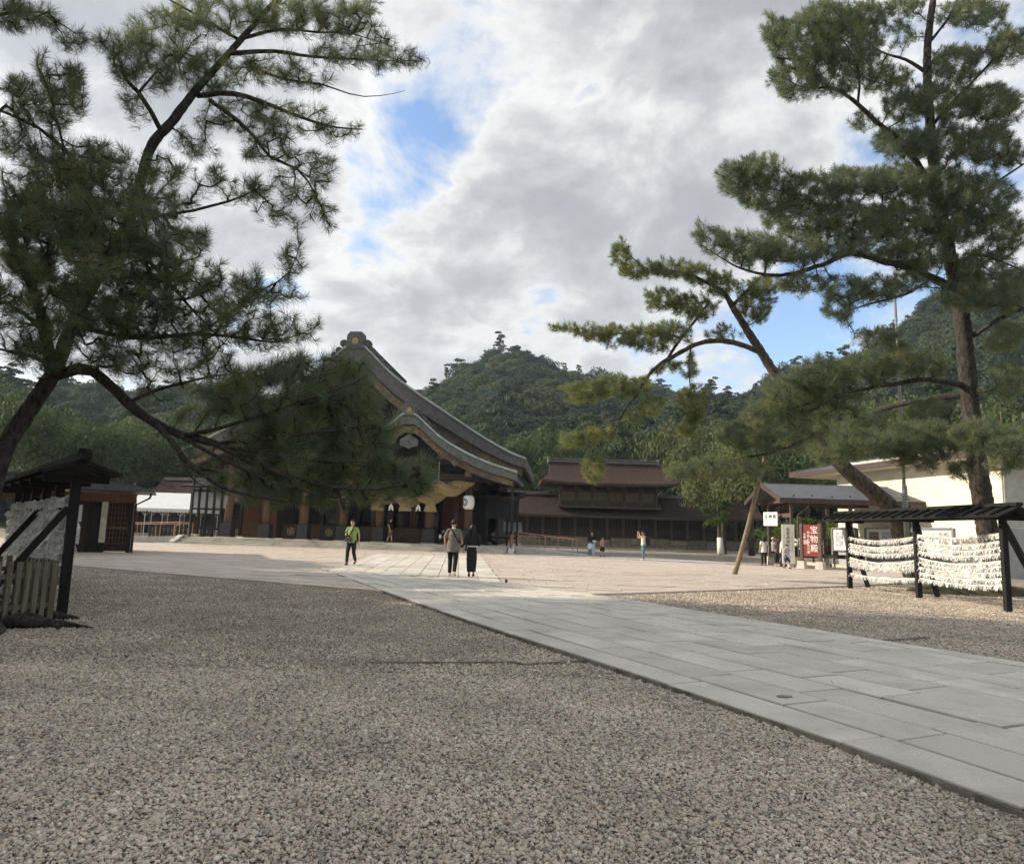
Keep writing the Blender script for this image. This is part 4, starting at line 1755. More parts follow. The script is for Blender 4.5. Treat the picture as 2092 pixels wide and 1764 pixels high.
# ------------------------------------------------------------------ white event tent
YT = 68.0
tl, tr_ = at(258, 1040, YT), at(407, 1036, YT)
ze_ = float((tl[2] + tr_[2]) / 2)
zr_t = float(at(417, 1008.5, YT + 2.4)[2])
tx0, tx1 = float(tl[0]), float(tr_[0])
tent = thing('event_tent', 'white canopy tent with scalloped valance beside the left ramp', 'tent', ((tx0 + tx1) / 2, YT, 0), 0)
b = MB()
b.sheet([[(tx0, YT, ze_), (tx1, YT, ze_)], [(tx0, YT + 2.4, zr_t), (tx1, YT + 2.4, zr_t)], [(tx0, YT + 4.8, ze_), (tx1, YT + 4.8, ze_)]])
b.add([(tx1, YT, ze_), (tx1, YT + 2.4, zr_t), (tx1, YT + 4.8, ze_)], [(0, 1, 2)])
b.build('canopy', 'tent_white', tent, world=True, solid=.02)
for (xa_, ya_, xb_, yb_) in ((tx0, YT - .01, tx1, YT - .01), (tx1 + .01, YT, tx1 + .01, YT + 4.8), (tx0, YT + 4.81, tx1, YT + 4.81)):
    b = MB()
    ln = math.dist((xa_, ya_), (xb_, yb_))
    ns = int(ln / .12)
    r0_, r1_ = [], []
    for k in range(ns + 1):
        t = k / ns
        p = (xa_ + (xb_ - xa_) * t, ya_ + (yb_ - ya_) * t)
        r0_.append((*p, ze_))
        r1_.append((*p, ze_ - .26 - .07 * abs(math.sin(k * .12 / .48 * math.pi))))
    b.sheet([r0_, r1_])
    b.build('valance', 'tent_white', tent, world=True, solid=.01)
for x in np.linspace(tx0 + .1, tx1 - .1, 5):
    for y in (YT + .1, YT + 4.7):
        b = MB()
        b.tube([(x, y, 0), (x, y, ze_)], .035, n=6)
        for s in (-1, 1):
            if tx0 < x + s * .6 < tx1:
                b.tube([(x, y, ze_ - .7), (x + s * .6, y, ze_ - .1)], .022, n=5)
        b.build('leg', 'tube_white', tent, world=True)
p = at(423, 1082, 52.5)
b = MB()
b.box((0, 0, .3), (.62, .45, .6))
wbx = b.build('storage_box', 'tube_white', None, bevel=.02)
wbx.location = (-22.6, 52.3, .05)
tag(wbx, 'small pale box standing by the gallery left of the columns', 'box')
# fence of dark stakes under the tent
ff = thing('stake_fence', 'low dark wooden stake fence under the white tent', 'fence', (at(320, 1090, 66.5)[0], 66.5, 0), 0)
for k in range(16):
    u = 306 + k * 8.0
    q = at(u, 1090, 66.5)
    b = MB()
    b.box((float(q[0]), 66.5, .62), (.17, .12, 1.2 + .1 * math.sin(k * 2.3)))
    b.build('stake', 'weathered_dark', ff, world=True)
for z in (.45, .95):
    b = MB()
    b.box(((at(306, 1090, 66.5)[0] + at(426, 1090, 66.5)[0]) / 2, 66.62, z), (at(426, 1090, 66.5)[0] - at(306, 1090, 66.5)[0], .06, .10))
    b.build('rail', 'weathered_dark', ff, world=True)

# ------------------------------------------------------------------ wooden office on the left
OF = frame2((-20.6, 30.35), (-16.75, 32.1))          # front face, x to the right
off = thing('wooden_office', 'small brown timber office with lattice window and dark low roof', 'office', tuple(OF.translation), 0)
OW = 4.25
for x in (.0, .62, 1.62, 2.66, 3.25, OW):
    b = MB()
    b.box((x, 0, 1.3), (.15, .15, 2.6))
    b.build('post', 'black_wood', off, frame=OF)
b = MB()
b.box((1.9, .0, 2.42), (5.0, .16, .38))
b.build('lintel', 'office_wood', off, frame=OF)
b = MB()
b.box((2.16, .05, 1.2), (1.0, .06, 2.3))
dr = b.build('door', 'dark_wood', off, frame=OF)
for z in (.75, 1.7):
    b = MB()
    b.box((2.16, .0, z), (.42, .06, .72))
    b.build('pane', 'clear_pane', dr, frame=OF)
b = MB()
b.box((2.95, .03, 1.2), (.55, .08, 2.4))
b.build('wall_panel', 'black_wood', off, frame=OF)
b = MB()
b.box((3.75, .12, 1.25), (.95, .05, 2.3))
b.build('shutter', 'dark_wood', off, frame=OF)
b = MB()
for k in range(7):
    b.box((3.36 + k * .13, .03, 1.35), (.03, .05, 1.95))
for k in range(9):
    b.box((3.75, .035, .45 + k * .22), (.86, .04, .03 if k != 3 else .12))
b.build('lattice_window', 'brown_wood', off, frame=OF)
b = MB()
b.box((3.22, -.10, 1.35), (.24, .04, 1.75))
b.build('name_plank', 'cream_end', off, frame=OF)
b = MB()
b.box((4.22, 1.6, 1.25), (.10, 3.0, 2.4))
b.box((2.9, 3.2, 1.25), (2.7, .10, 2.4))
b.build('side_wall', 'brown_wood', off, frame=OF)
for z, xo, yo, w, d in ((2.70, 1.95, .9, 6.3, 4.6), (2.86, 1.75, 1.1, 5.6, 3.9), (3.22, .9, 1.5, 3.6, 2.2)):
    b = MB()
    t0 = .13 if z < 2.8 else .10
    b.prism([(-w / 2, 0), (w / 2, 0), (w / 2 - .06, t0), (0, t0 + .28 * w / 6.3), (-w / 2 + .06, t0)], -d / 2, d / 2)
    b.build('roof', 'tile_dark', off, frame=OF @ Matrix.Translation((xo, yo, z)))
b = MB()
b.tube([(OW + .75, -.75, 2.66), (OW + .7, -.72, 2.45), (OW + .16, -.12, 2.15), (OW + .16, -.12, 0)], .045, n=6)
b.build('downpipe', 'black_wood', off, frame=OF)


# ------------------------------------------------------------------ racks with tied paper fortunes
def slips(mb, a, b_, n, sag, ln, spread, out=.03, wid=1.0):
    """paper slips knotted on a string from a to b_; each a bent little strip that sticks out from the string"""
    a, b_ = np.array(a), np.array(b_)
    d = (b_ - a) / np.linalg.norm(b_ - a)
    nrm = np.array((-d[1], d[0], 0))
    for k in range(n):
        t = (k + random.random()) / n
        p = a + (b_ - a) * t - np.array((0, 0, sag * 4 * t * (1 - t)))
        L_ = ln * random.uniform(.6, 1.25)
        w = random.uniform(.010, .018) * wid
        for s in ((-1, 1) if random.random() < .75 else (random.choice((-1, 1)),)):
            o = random.gauss(0, spread)
            dn = random.uniform(.55, 1.0)
            tip = p + d * (o + s * .02) + nrm * (s * random.uniform(.4, 1.5) * out) - np.array((0, 0, L_ * dn))
            mid = (p + tip) / 2 + nrm * s * out * .35 + np.array((0, 0, .015))
            wv = d * w * .5 * random.uniform(.5, 1) + nrm * random.uniform(-w, w) * .6 + np.array((0, 0, random.uniform(-w, w) * .4))
            base = [p - wv, p + wv, mid + wv, mid - wv, tip + wv, tip - wv]
            mb.add([tuple(q) for q in base], [(0, 1, 2, 3), (3, 2, 4, 5)])
        q = p + np.array((0, 0, .006))
        mb.box(tuple(q), (.02, .02, .024), rz=random.random() * 3)


rkR = thing('fortune_rack', 'dark wooden rack of white paper fortunes on strings right of the path', 'rack', (11.2, 20.0, 0), 0, 'paper fortune racks')
RP = [np.array((10.93, 23.37)), np.array((11.26, 20.05)), np.array((11.37, 16.67))]
RH = 2.08
for i, p in enumerate(RP):
    b = MB()
    b.box((p[0], p[1], RH / 2), (.13, .13, RH))
    b.build('post', 'rack_timber', rkR, world=True, bevel=.008)
    b = MB()
    b.beam((p[0] + .95 + (.3 if i == 2 else 0), p[1] + .75 - (.4 if i == 2 else 0), 0), (p[0] + .06, p[1] + .05, RH - .1), .11, .11)
    b.build('brace', 'rack_timber', rkR, world=True)
    b = MB()
    b.box((p[0], p[1], RH + .05), (.95, .12, .12))
    b.build('crossarm', 'rack_timber', rkR, world=True)
dR = (RP[2] - RP[0]) / np.linalg.norm(RP[2] - RP[0])
nR = np.array((-dR[1], dR[0]))
if nR[0] > 0:
    nR = -nR
A0, A1 = RP[0] - dR * .75, RP[2] + dR * .55
for s in (-1, 1):
    b = MB()
    c0, c1 = A0 + nR * s * .25, A1 + nR * s * .25
    b.beam((*c0, RH + .17), (*c1, RH + .17), .62, .03, up=(s * nR[0] * .45, s * nR[1] * .45, 1))
    rb_ = b.build('roof_board', 'rack_timber', rkR, world=True)
    nbt = 17
    for k in range(nbt):
        q = A0 + (A1 - A0) * (k + .5) / nbt
        b = MB()
        b.beam((*(q + nR * s * .02), RH + .33), (*(q + nR * s * .56), RH + .10), .06, .05)
        b.build('batten', 'rack_timber', rb_, world=True)
b = MB()
b.beam((*A0, RH + .34), (*A1, RH + .34), .16, .08)
b.build('ridge_board', 'rack_timber', rkR, world=True)
for i in range(2):
    zs_ = [1.62, 1.42, 1.32, 1.22, .98, .88, .78, .48] if i == 0 else [1.72, 1.55, 1.42, 1.27, 1.10, .98, .84, .70, .55]
    for z in zs_:
        b = MB()
        a, c = RP[i] + dR * .06, RP[i + 1] - dR * .06
        sag = random.uniform(.06, .13)
        n_ = 12
        pts_ = [(*(a + (c - a) * t), z + (.06 if t > .5 else 0) - sag * 4 * t * (1 - t)) for t in np.linspace(0, 1, n_)]
        b.tube(pts_, .006, n=4)
        slips(b, (*a, z), (*c, z + .03), 185, sag, .115, .03, .05, 1.15)
        b.build('paper_string', 'paper_slip', rkR, world=True, kind='stuff', fix=False)

rkL = thing('fortune_rack', 'dark roofed rack densely tied with pale paper fortunes on the left', 'rack', (-7.5, 12.5, 0), 0, 'paper fortune racks')
LP0 = np.array((-6.79, 11.29))
LP3 = gp(-20, 1160)[:2]
dL = (LP3 - LP0) / np.linalg.norm(LP3 - LP0)
nL = np.array((-dL[1], dL[0]))
if nL[1] > 0:
    nL = -nL                               # towards the viewer
LLEN = 7.6
LP = [LP0 + dL * LLEN * k / 5 for k in range(6)]
LH = 2.02
for i, p in enumerate(LP):
    b = MB()
    b.box((p[0], p[1], LH / 2), (.135, .135, LH), rz=math.atan2(dL[1], dL[0]))
    b.build('post', 'rack_timber', rkL, world=True, bevel=.008)
    if i in (0, 2):
        q = p + nL * 1.15 + dL * .10
        b = MB()
        b.beam((*q, 0), (*(p + nL * .07), LH - .40), .10, .10)
        b.build('brace', 'rack_timber', rkL, world=True)
    b = MB()
    b.beam((*(p + nL * .45), LH + .05), (*(p - nL * .45), LH + .05), .11, .11)
    b.build('crossarm', 'rack_timber', rkL, world=True)
for s in (-1, 1):
    b = MB()
    c0, c1 = LP[0] - dL * .38 + nL * s * .27, LP[5] + dL * .5 + nL * s * .27
    b.beam((*c0, LH + .21), (*c1, LH + .21), .62, .03, up=(s * nL[0] * .28, s * nL[1] * .28, 1))
    b.build('roof_board', 'rack_timber', rkL, world=True)
    for k in range(13):
        q = LP[0] - dL * .4 + (LP[5] - LP[0] + dL * .8) * k / 12
        b = MB()
        b.beam((*(q + nL * s * .03), LH + .30), (*(q + nL * s * .52), LH + .12), .05, .06)
        b.build('rafter', 'rack_timber', rkL, world=True)
b = MB()
b.beam((*(LP[0] - dL * .62), LH + .38), (*(LP[5] + dL * .5), LH + .38), .15, .12)
b.build('ridge_board', 'rack_timber', rkL, world=True)
b = MB()
b.box((*(LP[0] - dL * .45), LH + .43), (.12, .12, .12))
b.build('ridge_block', 'rack_timber', rkL, world=True)
b = MB()
for z in np.arange(.42, LH - .10, .16):
    b.beam((*(LP[0]), z), (*(LP[5]), z), .012, .012)
b.build('wire', 'rack_timber', rkL, world=True)
for i in range(5):
    for z in np.arange(.56, LH - .06, .175):
        b = MB()
        a, c = LP[i] + dL * .10, LP[i + 1] - dL * .10
        off_ = nL * random.uniform(-.03, .10)
        slips(b, (*(a + off_), z + random.uniform(-.02, .02)), (*(c + off_), z + random.uniform(-.02, .02)), 170, .03, .16, .06, .09, 1.3)
        b.build('paper_string', 'paper_slip', rkL, world=True, kind='stuff', fix=False)

# picket fence round the near pine
pf_ = thing('picket_fence', 'weathered picket fence around the foot of the left pine', 'fence', (-7.3, 9.9, 0), 0)
fc = np.array((-7.75, 10.1))
FP = [(-6.50, 10.55), (-6.70, 9.75), (-7.4, 9.2), (-8.4, 9.1), (-9.2, 9.8), (-9.2, 10.8), (-8.5, 11.3), (-7.5, 11.3)]
loop = FP + FP[:1]
for a, b_ in zip(loop[:-1], loop[1:]):
    a, b_ = np.array(a), np.array(b_)
    for z in (.24, .66):
        m_ = MB()
        m_.beam((*a, z), (*b_, z), .035, .07)
        m_.build('fence_rail', 'old_timber', pf_, world=True)
    n_ = max(2, int(np.linalg.norm(b_ - a) / .135))
    for k in range(n_):
        q = a + (b_ - a) * (k + .5) / n_
        o_ = (q - fc) / np.linalg.norm(q - fc) * .035
        m_ = MB()
        m_.box((*(q + o_), .43 + random.uniform(-.01, .01)), (.075, .022, .84), rz=math.atan2(b_[1] - a[1], b_[0] - a[0]))
        m_.build('pale', 'old_timber', pf_, world=True)

# ------------------------------------------------------------------ treasure hall on the right
T0, T1 = np.array((20.9, 46.0)), np.array((23.4, 34.2))
TF = frame2(T0, T1)                      # x along the lit wall towards the viewer, y to the rear (east)
tl_ = np.linalg.norm(T1 - T0)
th = thing('treasure_hall', 'cream plastered hall with brown eaves behind the right pines', 'hall', (*T0, 0), 0)
TZ = 5.95
b = MB()
b.box((tl_ / 2, 5.0, (TZ + .85) / 2), (tl_, 10.0, TZ - .85))
for i, v in enumerate(b.v):
    pass
b.build('wall', 'plaster_cream', th, frame=TF @ Matrix.Translation((0, 0, .42)))
b = MB()
b.box((tl_ / 2, 5.0, .42), (tl_ + .06, 10.06, .85))
b.build('plinth', 'plaster_grey', th, frame=TF)
b = MB()
b.box((tl_ + .02, 5.02, 1.55), (.06, 9.9, 1.6))
b.build('grey_panel', 'plaster_grey', th, frame=TF)
b = MB()
b.box((tl_ + .03, 5.02, 4.0), (.05, 9.9, 3.1))
b.build('south_panel', 'concrete', th, frame=TF)
b = MB()
ov = 1.15
x0_, x1_ = -3.4, tl_ + 1.0
b.sheet([[(x0_, -ov, TZ + .02), (x1_, -ov, TZ + .02)], [(x0_ + 3.4, 5.0, TZ + 1.5), (x1_ - 3.4, 5.0, TZ + 1.5)], [(x0_, 10 + ov, TZ + .02), (x1_, 10 + ov, TZ + .02)]])
b.add([(x0_, -ov, TZ + .02), (x0_ + 3.4, 5.0, TZ + 1.5), (x0_, 10 + ov, TZ + .02)], [(0, 1, 2)])
b.add([(x1_, -ov, TZ + .02), (x1_ - 3.4, 5.0, TZ + 1.5), (x1_, 10 + ov, TZ + .02)], [(0, 2, 1)])
b.build('roof', 'tile_dark', th, frame=TF, solid=.14)
for (xa_, ya_, xb_, yb_) in ((x0_, -ov, x1_, -ov), (x0_, -ov, x0_, 10 + ov), (x1_, -ov, x1_, 10 + ov)):
    b = MB()
    b.beam((xa_, ya_, TZ - .10), (xb_, yb_, TZ - .10), .10, .30)
    b.build('fascia', 'fascia_brown', th, frame=TF)
b = MB()
b.box(((x0_ + x1_) / 2, 5.0, TZ - .22), (x1_ - x0_ - .2, 10 + 2 * ov - .2, .04))
b.build('soffit', 'plaster_cream', th, frame=TF)
for z in (1.9, 3.1, 4.3):
    b = MB()
    b.box((tl_ / 2, -.004, z), (tl_, .012, .012))
    b.build('panel_joint', 'concrete_pale', th, frame=TF)
# glazed poster cases in front of the wall
posters = [('poster_grey', 'poster_grey'), ('poster_dark', 'poster_grey'), ('poster_dark', 'poster_green', 'poster_red')]
labs = ['farthest glazed notice case by the cream wall with pale grey sheets', 'middle glazed notice case by the cream wall', 'nearest glazed notice case with dark, green and red posters']
for i, (xc_, w, ps) in enumerate(((1.9, 2.2, posters[0]), (5.0, 2.4, posters[1]), (8.6, 3.0, posters[2]))):
    pc = TF @ Vector((xc_, -1.1, 0))
    t = thing('notice_case', labs[i], 'notice case', tuple(pc), 0, 'notice cases along the cream wall')
    cf = TF @ Matrix.Translation((xc_, -1.1, 0))
    for s in (-1, 1):
        b = MB()
        b.box((s * w / 2, .1, 1.15), (.12, .16, 2.3))
        b.build('post', 'galv', t, frame=cf)
    b = MB()
    b.box((0, .12, 1.62), (w - .14, .06, 1.3))
    b.build('back_board', 'white_paper', t, frame=cf)
    b = MB()
    for z in (.96, 2.30):
        b.box((0, .06, z), (w - .12, .18, .07))
    b.build('frame', 'galv', t, frame=cf)
    for k, pm in enumerate(ps):
        pw_ = (w - .3) / len(ps)
        b = MB()
        b.box((-w / 2 + .15 + pw_ * (k + .5), .075, 1.66), (pw_ * .72, .02, .86))
        b.build('poster', pm, t, frame=cf)
kb = MB()
kb.beam((*(np.array((TF @ Vector((-2, -2.2, 0)))[:2])), .08), (*(np.array((TF @ Vector((tl_ + 2, -2.2, 0)))[:2])), .08), .35, .2)
tag(kb.build('stone_kerb', 'concrete_pale', None, bevel=.01), 'pale stone kerb along the treasure hall forecourt', 'kerb')

# ------------------------------------------------------------------ shelter with slate roof
sh = thing('shelter', 'open shelter with slate gable roof and brown steel posts', 'shelter', (15.4, 41.5, 0), 0)
SF = Matrix.Translation((15.55, 39.9, 0)) @ Matrix.Rotation(R(1.0), 4, 'Z')
SD, SL = 3.3, 9.0
for x in (0, 3.3, 6.6):
    for y in (0, SD):
        b = MB()
        b.box((x, y, .25), (.42, .42, .5), taper=.72)
        b.build('footing', 'concrete_pale', sh, frame=SF)
        b = MB()
        b.box((x, y, 2.05), (.15, .15, 3.2))
        b.build('post', 'steel_brown', sh, frame=SF)
for y in (0, SD):
    b = MB()
    b.box((SL / 2 - .6, y, 3.66), (SL, .16, .26))
    b.build('beam', 'steel_brown', sh, frame=SF)
for x in (0, 3.3, 6.6):
    b = MB()
    b.box((x, SD / 2, 3.70), (.14, SD + 1.2, .24))
    b.build('tie_beam', 'steel_brown', sh, frame=SF)
    b = MB()
    b.box((x, SD / 2, 2.86), (.10, SD, .22))
    b.build('cross_rail', 'steel_brown', sh, frame=SF)
    b = MB()
    b.box((x, SD / 2, 4.1), (.12, .12, .7))
    b.build('king_post', 'steel_brown', sh, frame=SF)
    b = MB()
    b.box((x, SD / 2, .62), (.08, SD - .2, .18))
    b.build('low_rail', 'black_wood', sh, frame=SF)
b = MB()
b.box((3.3, SD, .62), (6.4, .08, .18))
b.build('low_rail', 'black_wood', sh, frame=SF)
EO = 1.15
for s in (-1, 1):
    b = MB()
    yc, ye = SD / 2, SD / 2 + s * (SD / 2 + EO)
    b.add([(-1.0, yc, 4.62), (SL, yc, 4.62), (SL, ye, 3.68), (-1.0, ye, 3.68)], [(0, 1, 2, 3)])
    sl_ = b.build('roof_slope', 'slate_grey', sh, frame=SF, solid=.07)
    b = MB()
    b.beam((-1.04, yc, 4.55), (-1.04, ye, 3.61), .08, .22)
    b.build('verge_board', 'fascia_brown', sh, frame=SF)
    b = MB()
    b.beam((-1.0, ye, 3.60), (SL, ye, 3.60), .06, .20)
    b.build('eave_board', 'fascia_brown', sh, frame=SF)
    for k in range(8):
        b = MB()
        x = -.2 + k * 1.05
        yk = ye - s * (.30 + .12 * (k % 2))
        zk = 3.68 + .94 * (.30 + .12 * (k % 2)) / (SD / 2 + EO)
        b.prism([(-.09, 0), (0, .12), (.09, 0), (.055, 0), (0, .07), (-.055, 0)], x - .012, x + .012, axis='x') if False else b.prism([(x - .1, zk + .02), (x, zk + .15), (x + .1, zk + .02), (x + .06, zk + .02), (x, zk + .09), (x - .06, zk + .02)], yk - .02, yk + .02)
        b.build('snow_guard', 'ink_black', sl_, frame=SF)
b = MB()
b.box((SL / 2 - .5, SD / 2, 4.67), (SL + 1.1, .16, .08))
b.build('ridge_cap', 'galv', sh, frame=SF)
b = MB()
b.tube([(.45, -EO - .02, 3.52), (.45, -EO - .02, 3.3), (.28, -.15, 2.85), (.28, -.15, .4)], .04, n=6)
b.build('downpipe', 'steel_brown', sh, frame=SF)
# hanging sign
HS = SF @ Matrix.Translation((-.55, SD * .5, 2.66)) @ Matrix.Rotation(R(-62), 4, 'Z')
hs_ = thing('hanging_sign', 'white hanging sign with black characters under the shelter beam', 'sign', tuple(HS.translation), 0)
b = MB()
b.box((0, .03, 0), (1.0, .05, .78))
b.build('board', 'sign_white', hs_, frame=HS, bevel=.008)
text('宝 物 殿', .235, 'ink_black', hs_, HS @ Matrix.Translation((0, -.004, .12)))
text('入 口', .10, 'ink_black', hs_, HS @ Matrix.Translation((0, -.004, -.24)))
b = MB()
b.box((0, -.002, -.10), (.82, .012, .008))
b.build('rule_line', 'ink_black', hs_, frame=HS)
# standing signs
WS = Matrix.Translation((14.72, 38.4, -.22)) @ Matrix.Rotation(R(-8), 4, 'Z')
ws = thing('standing_sign', 'tall cream standing sign with vertical black characters by the shelter', 'sign', tuple(WS.translation), 0)
b = MB()
b.box((.05, .02, 1.50), (.64, .06, 2.05))
b.build('board', 'sign_white', ws, frame=WS, bevel=.008)
for x in (-.24, .34):
    b = MB()
    b.box((x, .06, 1.15), (.05, .05, 2.3))
    b.build('post', 'galv', ws, frame=WS)
b = MB()
b.box((.05, .06, .12), (.74, .4, .24))
b.build('foot', 'concrete', ws, frame=WS)
text('自家用御祈祷', .19, 'ink_black', ws, WS @ Matrix.Translation((.04, -.013, 2.25)), vertical=True)
text('一一一一一一一一一', .075, 'ink_black', ws, WS @ Matrix.Translation((-.16, -.013, 2.05)), vertical=True)
text('一一一一一一一一一一一一', .075, 'ink_black', ws, WS @ Matrix.Translation((.25, -.013, 2.1)), vertical=True)
RS = Matrix.Translation((15.62, 37.6, 0)) @ Matrix.Rotation(R(-46), 4, 'Z')
rs = thing('standing_sign', 'red sign with white characters between brown posts on concrete feet', 'sign', tuple(RS.translation), 0)
for x in (-.48, .48):
    b = MB()
    b.box((x, .0, 1.30), (.15, .15, 2.15))
    b.build('post', 'steel_brown', rs, frame=RS)
    b = MB()
    b.box((x, 0, .22), (.44, .44, .44), taper=.74)
    b.build('footing', 'concrete_pale', rs, frame=RS)
b = MB()
b.box((0, .0, 1.50), (.80, .06, 1.62))
b.build('board', 'sign_red', rs, frame=RS)
text('宝物殿', .42, 'white_paper', rs, RS @ Matrix.Translation((.20, -.034, 2.02)), vertical=True)
text('神話と歴史の展', .15, 'white_paper', rs, RS @ Matrix.Translation((-.10, -.034, 1.90)), vertical=True)
text('拝観', .13, 'white_paper', rs, RS @ Matrix.Translation((-.30, -.034, 1.80)), vertical=True)
b = MB()
for k in range(7):
    b.box((-.24, -.034, 1.52 - k * .035), (.26, .008, .014))
b.build('small_print', 'white_paper', rs, frame=RS)

# ------------------------------------------------------------------ flagpole, prop log, pole plinth
fp = thing('flagpole', 'tall grey metal flagpole standing between the two right pines', 'flagpole', (14.75, 26.9, 0), 0)
b = MB()
b.tube([(14.75, 26.9, 0), (14.75, 26.9, 3.6), (14.73, 26.9, 3.65)], [.095, .09, .065], n=12)
b.build('lower_tube', 'galv', fp, world=True, smooth=True)
b = MB()
b.tube([(14.73, 26.9, 3.6), (14.72, 26.9, 7.6), (14.70, 26.9, 11.2)], [.062, .055, .05], n=10)
b.build('upper_tube', 'galv', fp, world=True, smooth=True)
b = MB()
b.box((14.75, 26.9, .12), (1.9, .9, .24))
b.build('plinth', 'concrete', fp, world=True, bevel=.03)
lg0 = gp(1500, 1175)
lg1 = at(1571, 910, 28.2)
lg = MB()
pts_ = [lg0 + (lg1 - lg0) * t + np.array((.03 * math.sin(5 * t), 0, 0)) for t in np.linspace(-.02, 1.08, 9)]
lg.tube(pts_, np.linspace(.105, .075, 9), n=12)
tag(lg.build('prop_log', 'log_wood', None, smooth=True), 'pale leaning log propping up a pine branch on the plaza', 'log')

# mossy mound with old stones under the right pines
def mound(name, c, r, h, lab, m='moss'):
    b = MB()
    rr = []
    for i in range(9):
        t = i / 8
        ring = []
        for k in range(36):
            a = 2 * math.pi * k / 36
            q = t * (1 + .16 * math.sin(3 * a + c[0]) + .10 * math.sin(7 * a))
            z = h * (1 - t * t) ** 1.0 + .05 * math.sin(9 * a + 5 * t) * (1 - t) + .03 * math.sin(17 * a) * (1 - t)
            ring.append((c[0] + r[0] * q * math.cos(a), c[1] + r[1] * q * math.sin(a), max(z, 0) - .02))
        rr.append(ring)
    b.sheet(rr, closed=True)
    return tag(b.build(name, m, smooth=True), lab, 'mound')


mound('moss_mound', (14.6, 22.9), (2.3, 1.5), .34, 'low mossy earth mound at the foot of the tall right pine')
# ------------------------------------------------------------------ foliage materials


def leaf_mat(name, a, b, c, transl=.35, rough=.65):
    """leaf colour runs a-b-c by a random value of each instance"""
    m = bpy.data.materials.new(name)
    m.use_nodes = True
    N, L = m.node_tree.nodes, m.node_tree.links
    bs = N['Principled BSDF']
    bs.inputs['Roughness'].default_value = rough
    bs.inputs['Specular IOR Level'].default_value = .25
    oi = N.new('ShaderNodeObjectInfo')
    r = N.new('ShaderNodeValToRGB')
    r.color_ramp.elements.new(.5)
    for e, (p, col) in zip(r.color_ramp.elements, ((.0, a), (.55, b), (1.0, c))):
        e.position, e.color = p, (*col, 1)
    L.new(oi.outputs['Random'], r.inputs[0])
    t = N.new('ShaderNodeTexCoord')
    n = N.new('ShaderNodeTexNoise')
    n.inputs['Scale'].default_value = 1.1
    n.inputs['Detail'].default_value = 3
    L.new(t.outputs['Object'], n.inputs['Vector'])
    mr = N.new('ShaderNodeMapRange')
    mr.inputs[1].default_value, mr.inputs[2].default_value = .3, .7
    mr.inputs[3].default_value, mr.inputs[4].default_value = .72, 1.3
    L.new(n.outputs[0], mr.inputs[0])
    hs = N.new('ShaderNodeHueSaturation')
    L.new(mr.outputs[0], hs.inputs['Value'])
    L.new(r.outputs[0], hs.inputs['Color'])
    L.new(hs.outputs[0], bs.inputs['Base Color'])
    tr = N.new('ShaderNodeBsdfTranslucent')
    L.new(hs.outputs[0], tr.inputs[0])
    mx = N.new('ShaderNodeMixShader')
    mx.inputs[0].default_value = transl
    L.new(bs.outputs[0], mx.inputs[1])
    L.new(tr.outputs[0], mx.inputs[2])
    L.new(mx.outputs[0], N['Material Output'].inputs[0])
    MATS[name] = m


leaf_mat('needles', (.140, .190, .125), (.180, .225, .130), (.260, .265, .110), .5)
leaf_mat('needles_light', (.165, .210, .105), (.215, .250, .105), (.300, .290, .095), .5)
leaf_mat('forest_leaf', (.042, .070, .046), (.062, .094, .050), (.110, .125, .058), .4)
leaf_mat('near_leaf', (.062, .098, .038), (.092, .132, .046), (.150, .168, .058), .42)
leaf_mat('bright_leaf', (.06, .10, .02), (.09, .14, .028), (.15, .19, .04), .35)
mat('bark', (.075, .058, .044), .95, .5, 3, 1.0, 9, hue=(.17, .135, .10), stretch=(3, 3, 1.1), detail=8)
mat('bark_dark', (.028, .024, .022), .95, .5, 5, 1.0, 14, hue=(.088, .075, .065), stretch=(3, 3, 1.2), detail=8)
mat('twig', (.040, .031, .025), .95, .3, 8)
mat('wrap_white', (.66, .65, .62), .9, .12, 5, .4, 12)
mat('soil', (.055, .062, .03), .95, .4, .2)


def tuft_shape(seed, nn=92, ln=.150, w=.0052, core=.13, mname='needles'):
    """a pine shoot: stiff needles fanning out along a short stem (axis +z)"""
    r = np.random.default_rng(seed)
    V, F = [], []
    for k in range(nn):
        z = r.uniform(-core, .02) if k > nn * .3 else r.uniform(-.02, .03)
        ang = np.radians(r.uniform(35, 80)) if z < -.02 else np.radians(r.uniform(4, 62))
        az = r.uniform(0, 2 * np.pi)
        L_ = ln * r.uniform(.7, 1.1)
        d = np.array((np.sin(ang) * np.cos(az), np.sin(ang) * np.sin(az), np.cos(ang)))
        p = np.array((0, 0, z))
        q = p + d * L_ + np.array((0, 0, -.012)) * r.uniform(0, 1)
        s = np.cross(d, r.normal(size=3))
        s = s / np.linalg.norm(s) * w * .5
        o = len(V)
        m_ = p + d * L_ * .55
        V += [tuple(p - s), tuple(p + s), tuple(m_ + s * .9), tuple(q), tuple(m_ - s * .9)]
        F += [(o, o + 1, o + 2, o + 3, o + 4)]
    me = bpy.data.meshes.new('pine_shoot')
    me.from_pydata(V, [], F)
    me.materials.append(MATS[mname])
    return bpy.data.objects.new('pine_shoot', me)


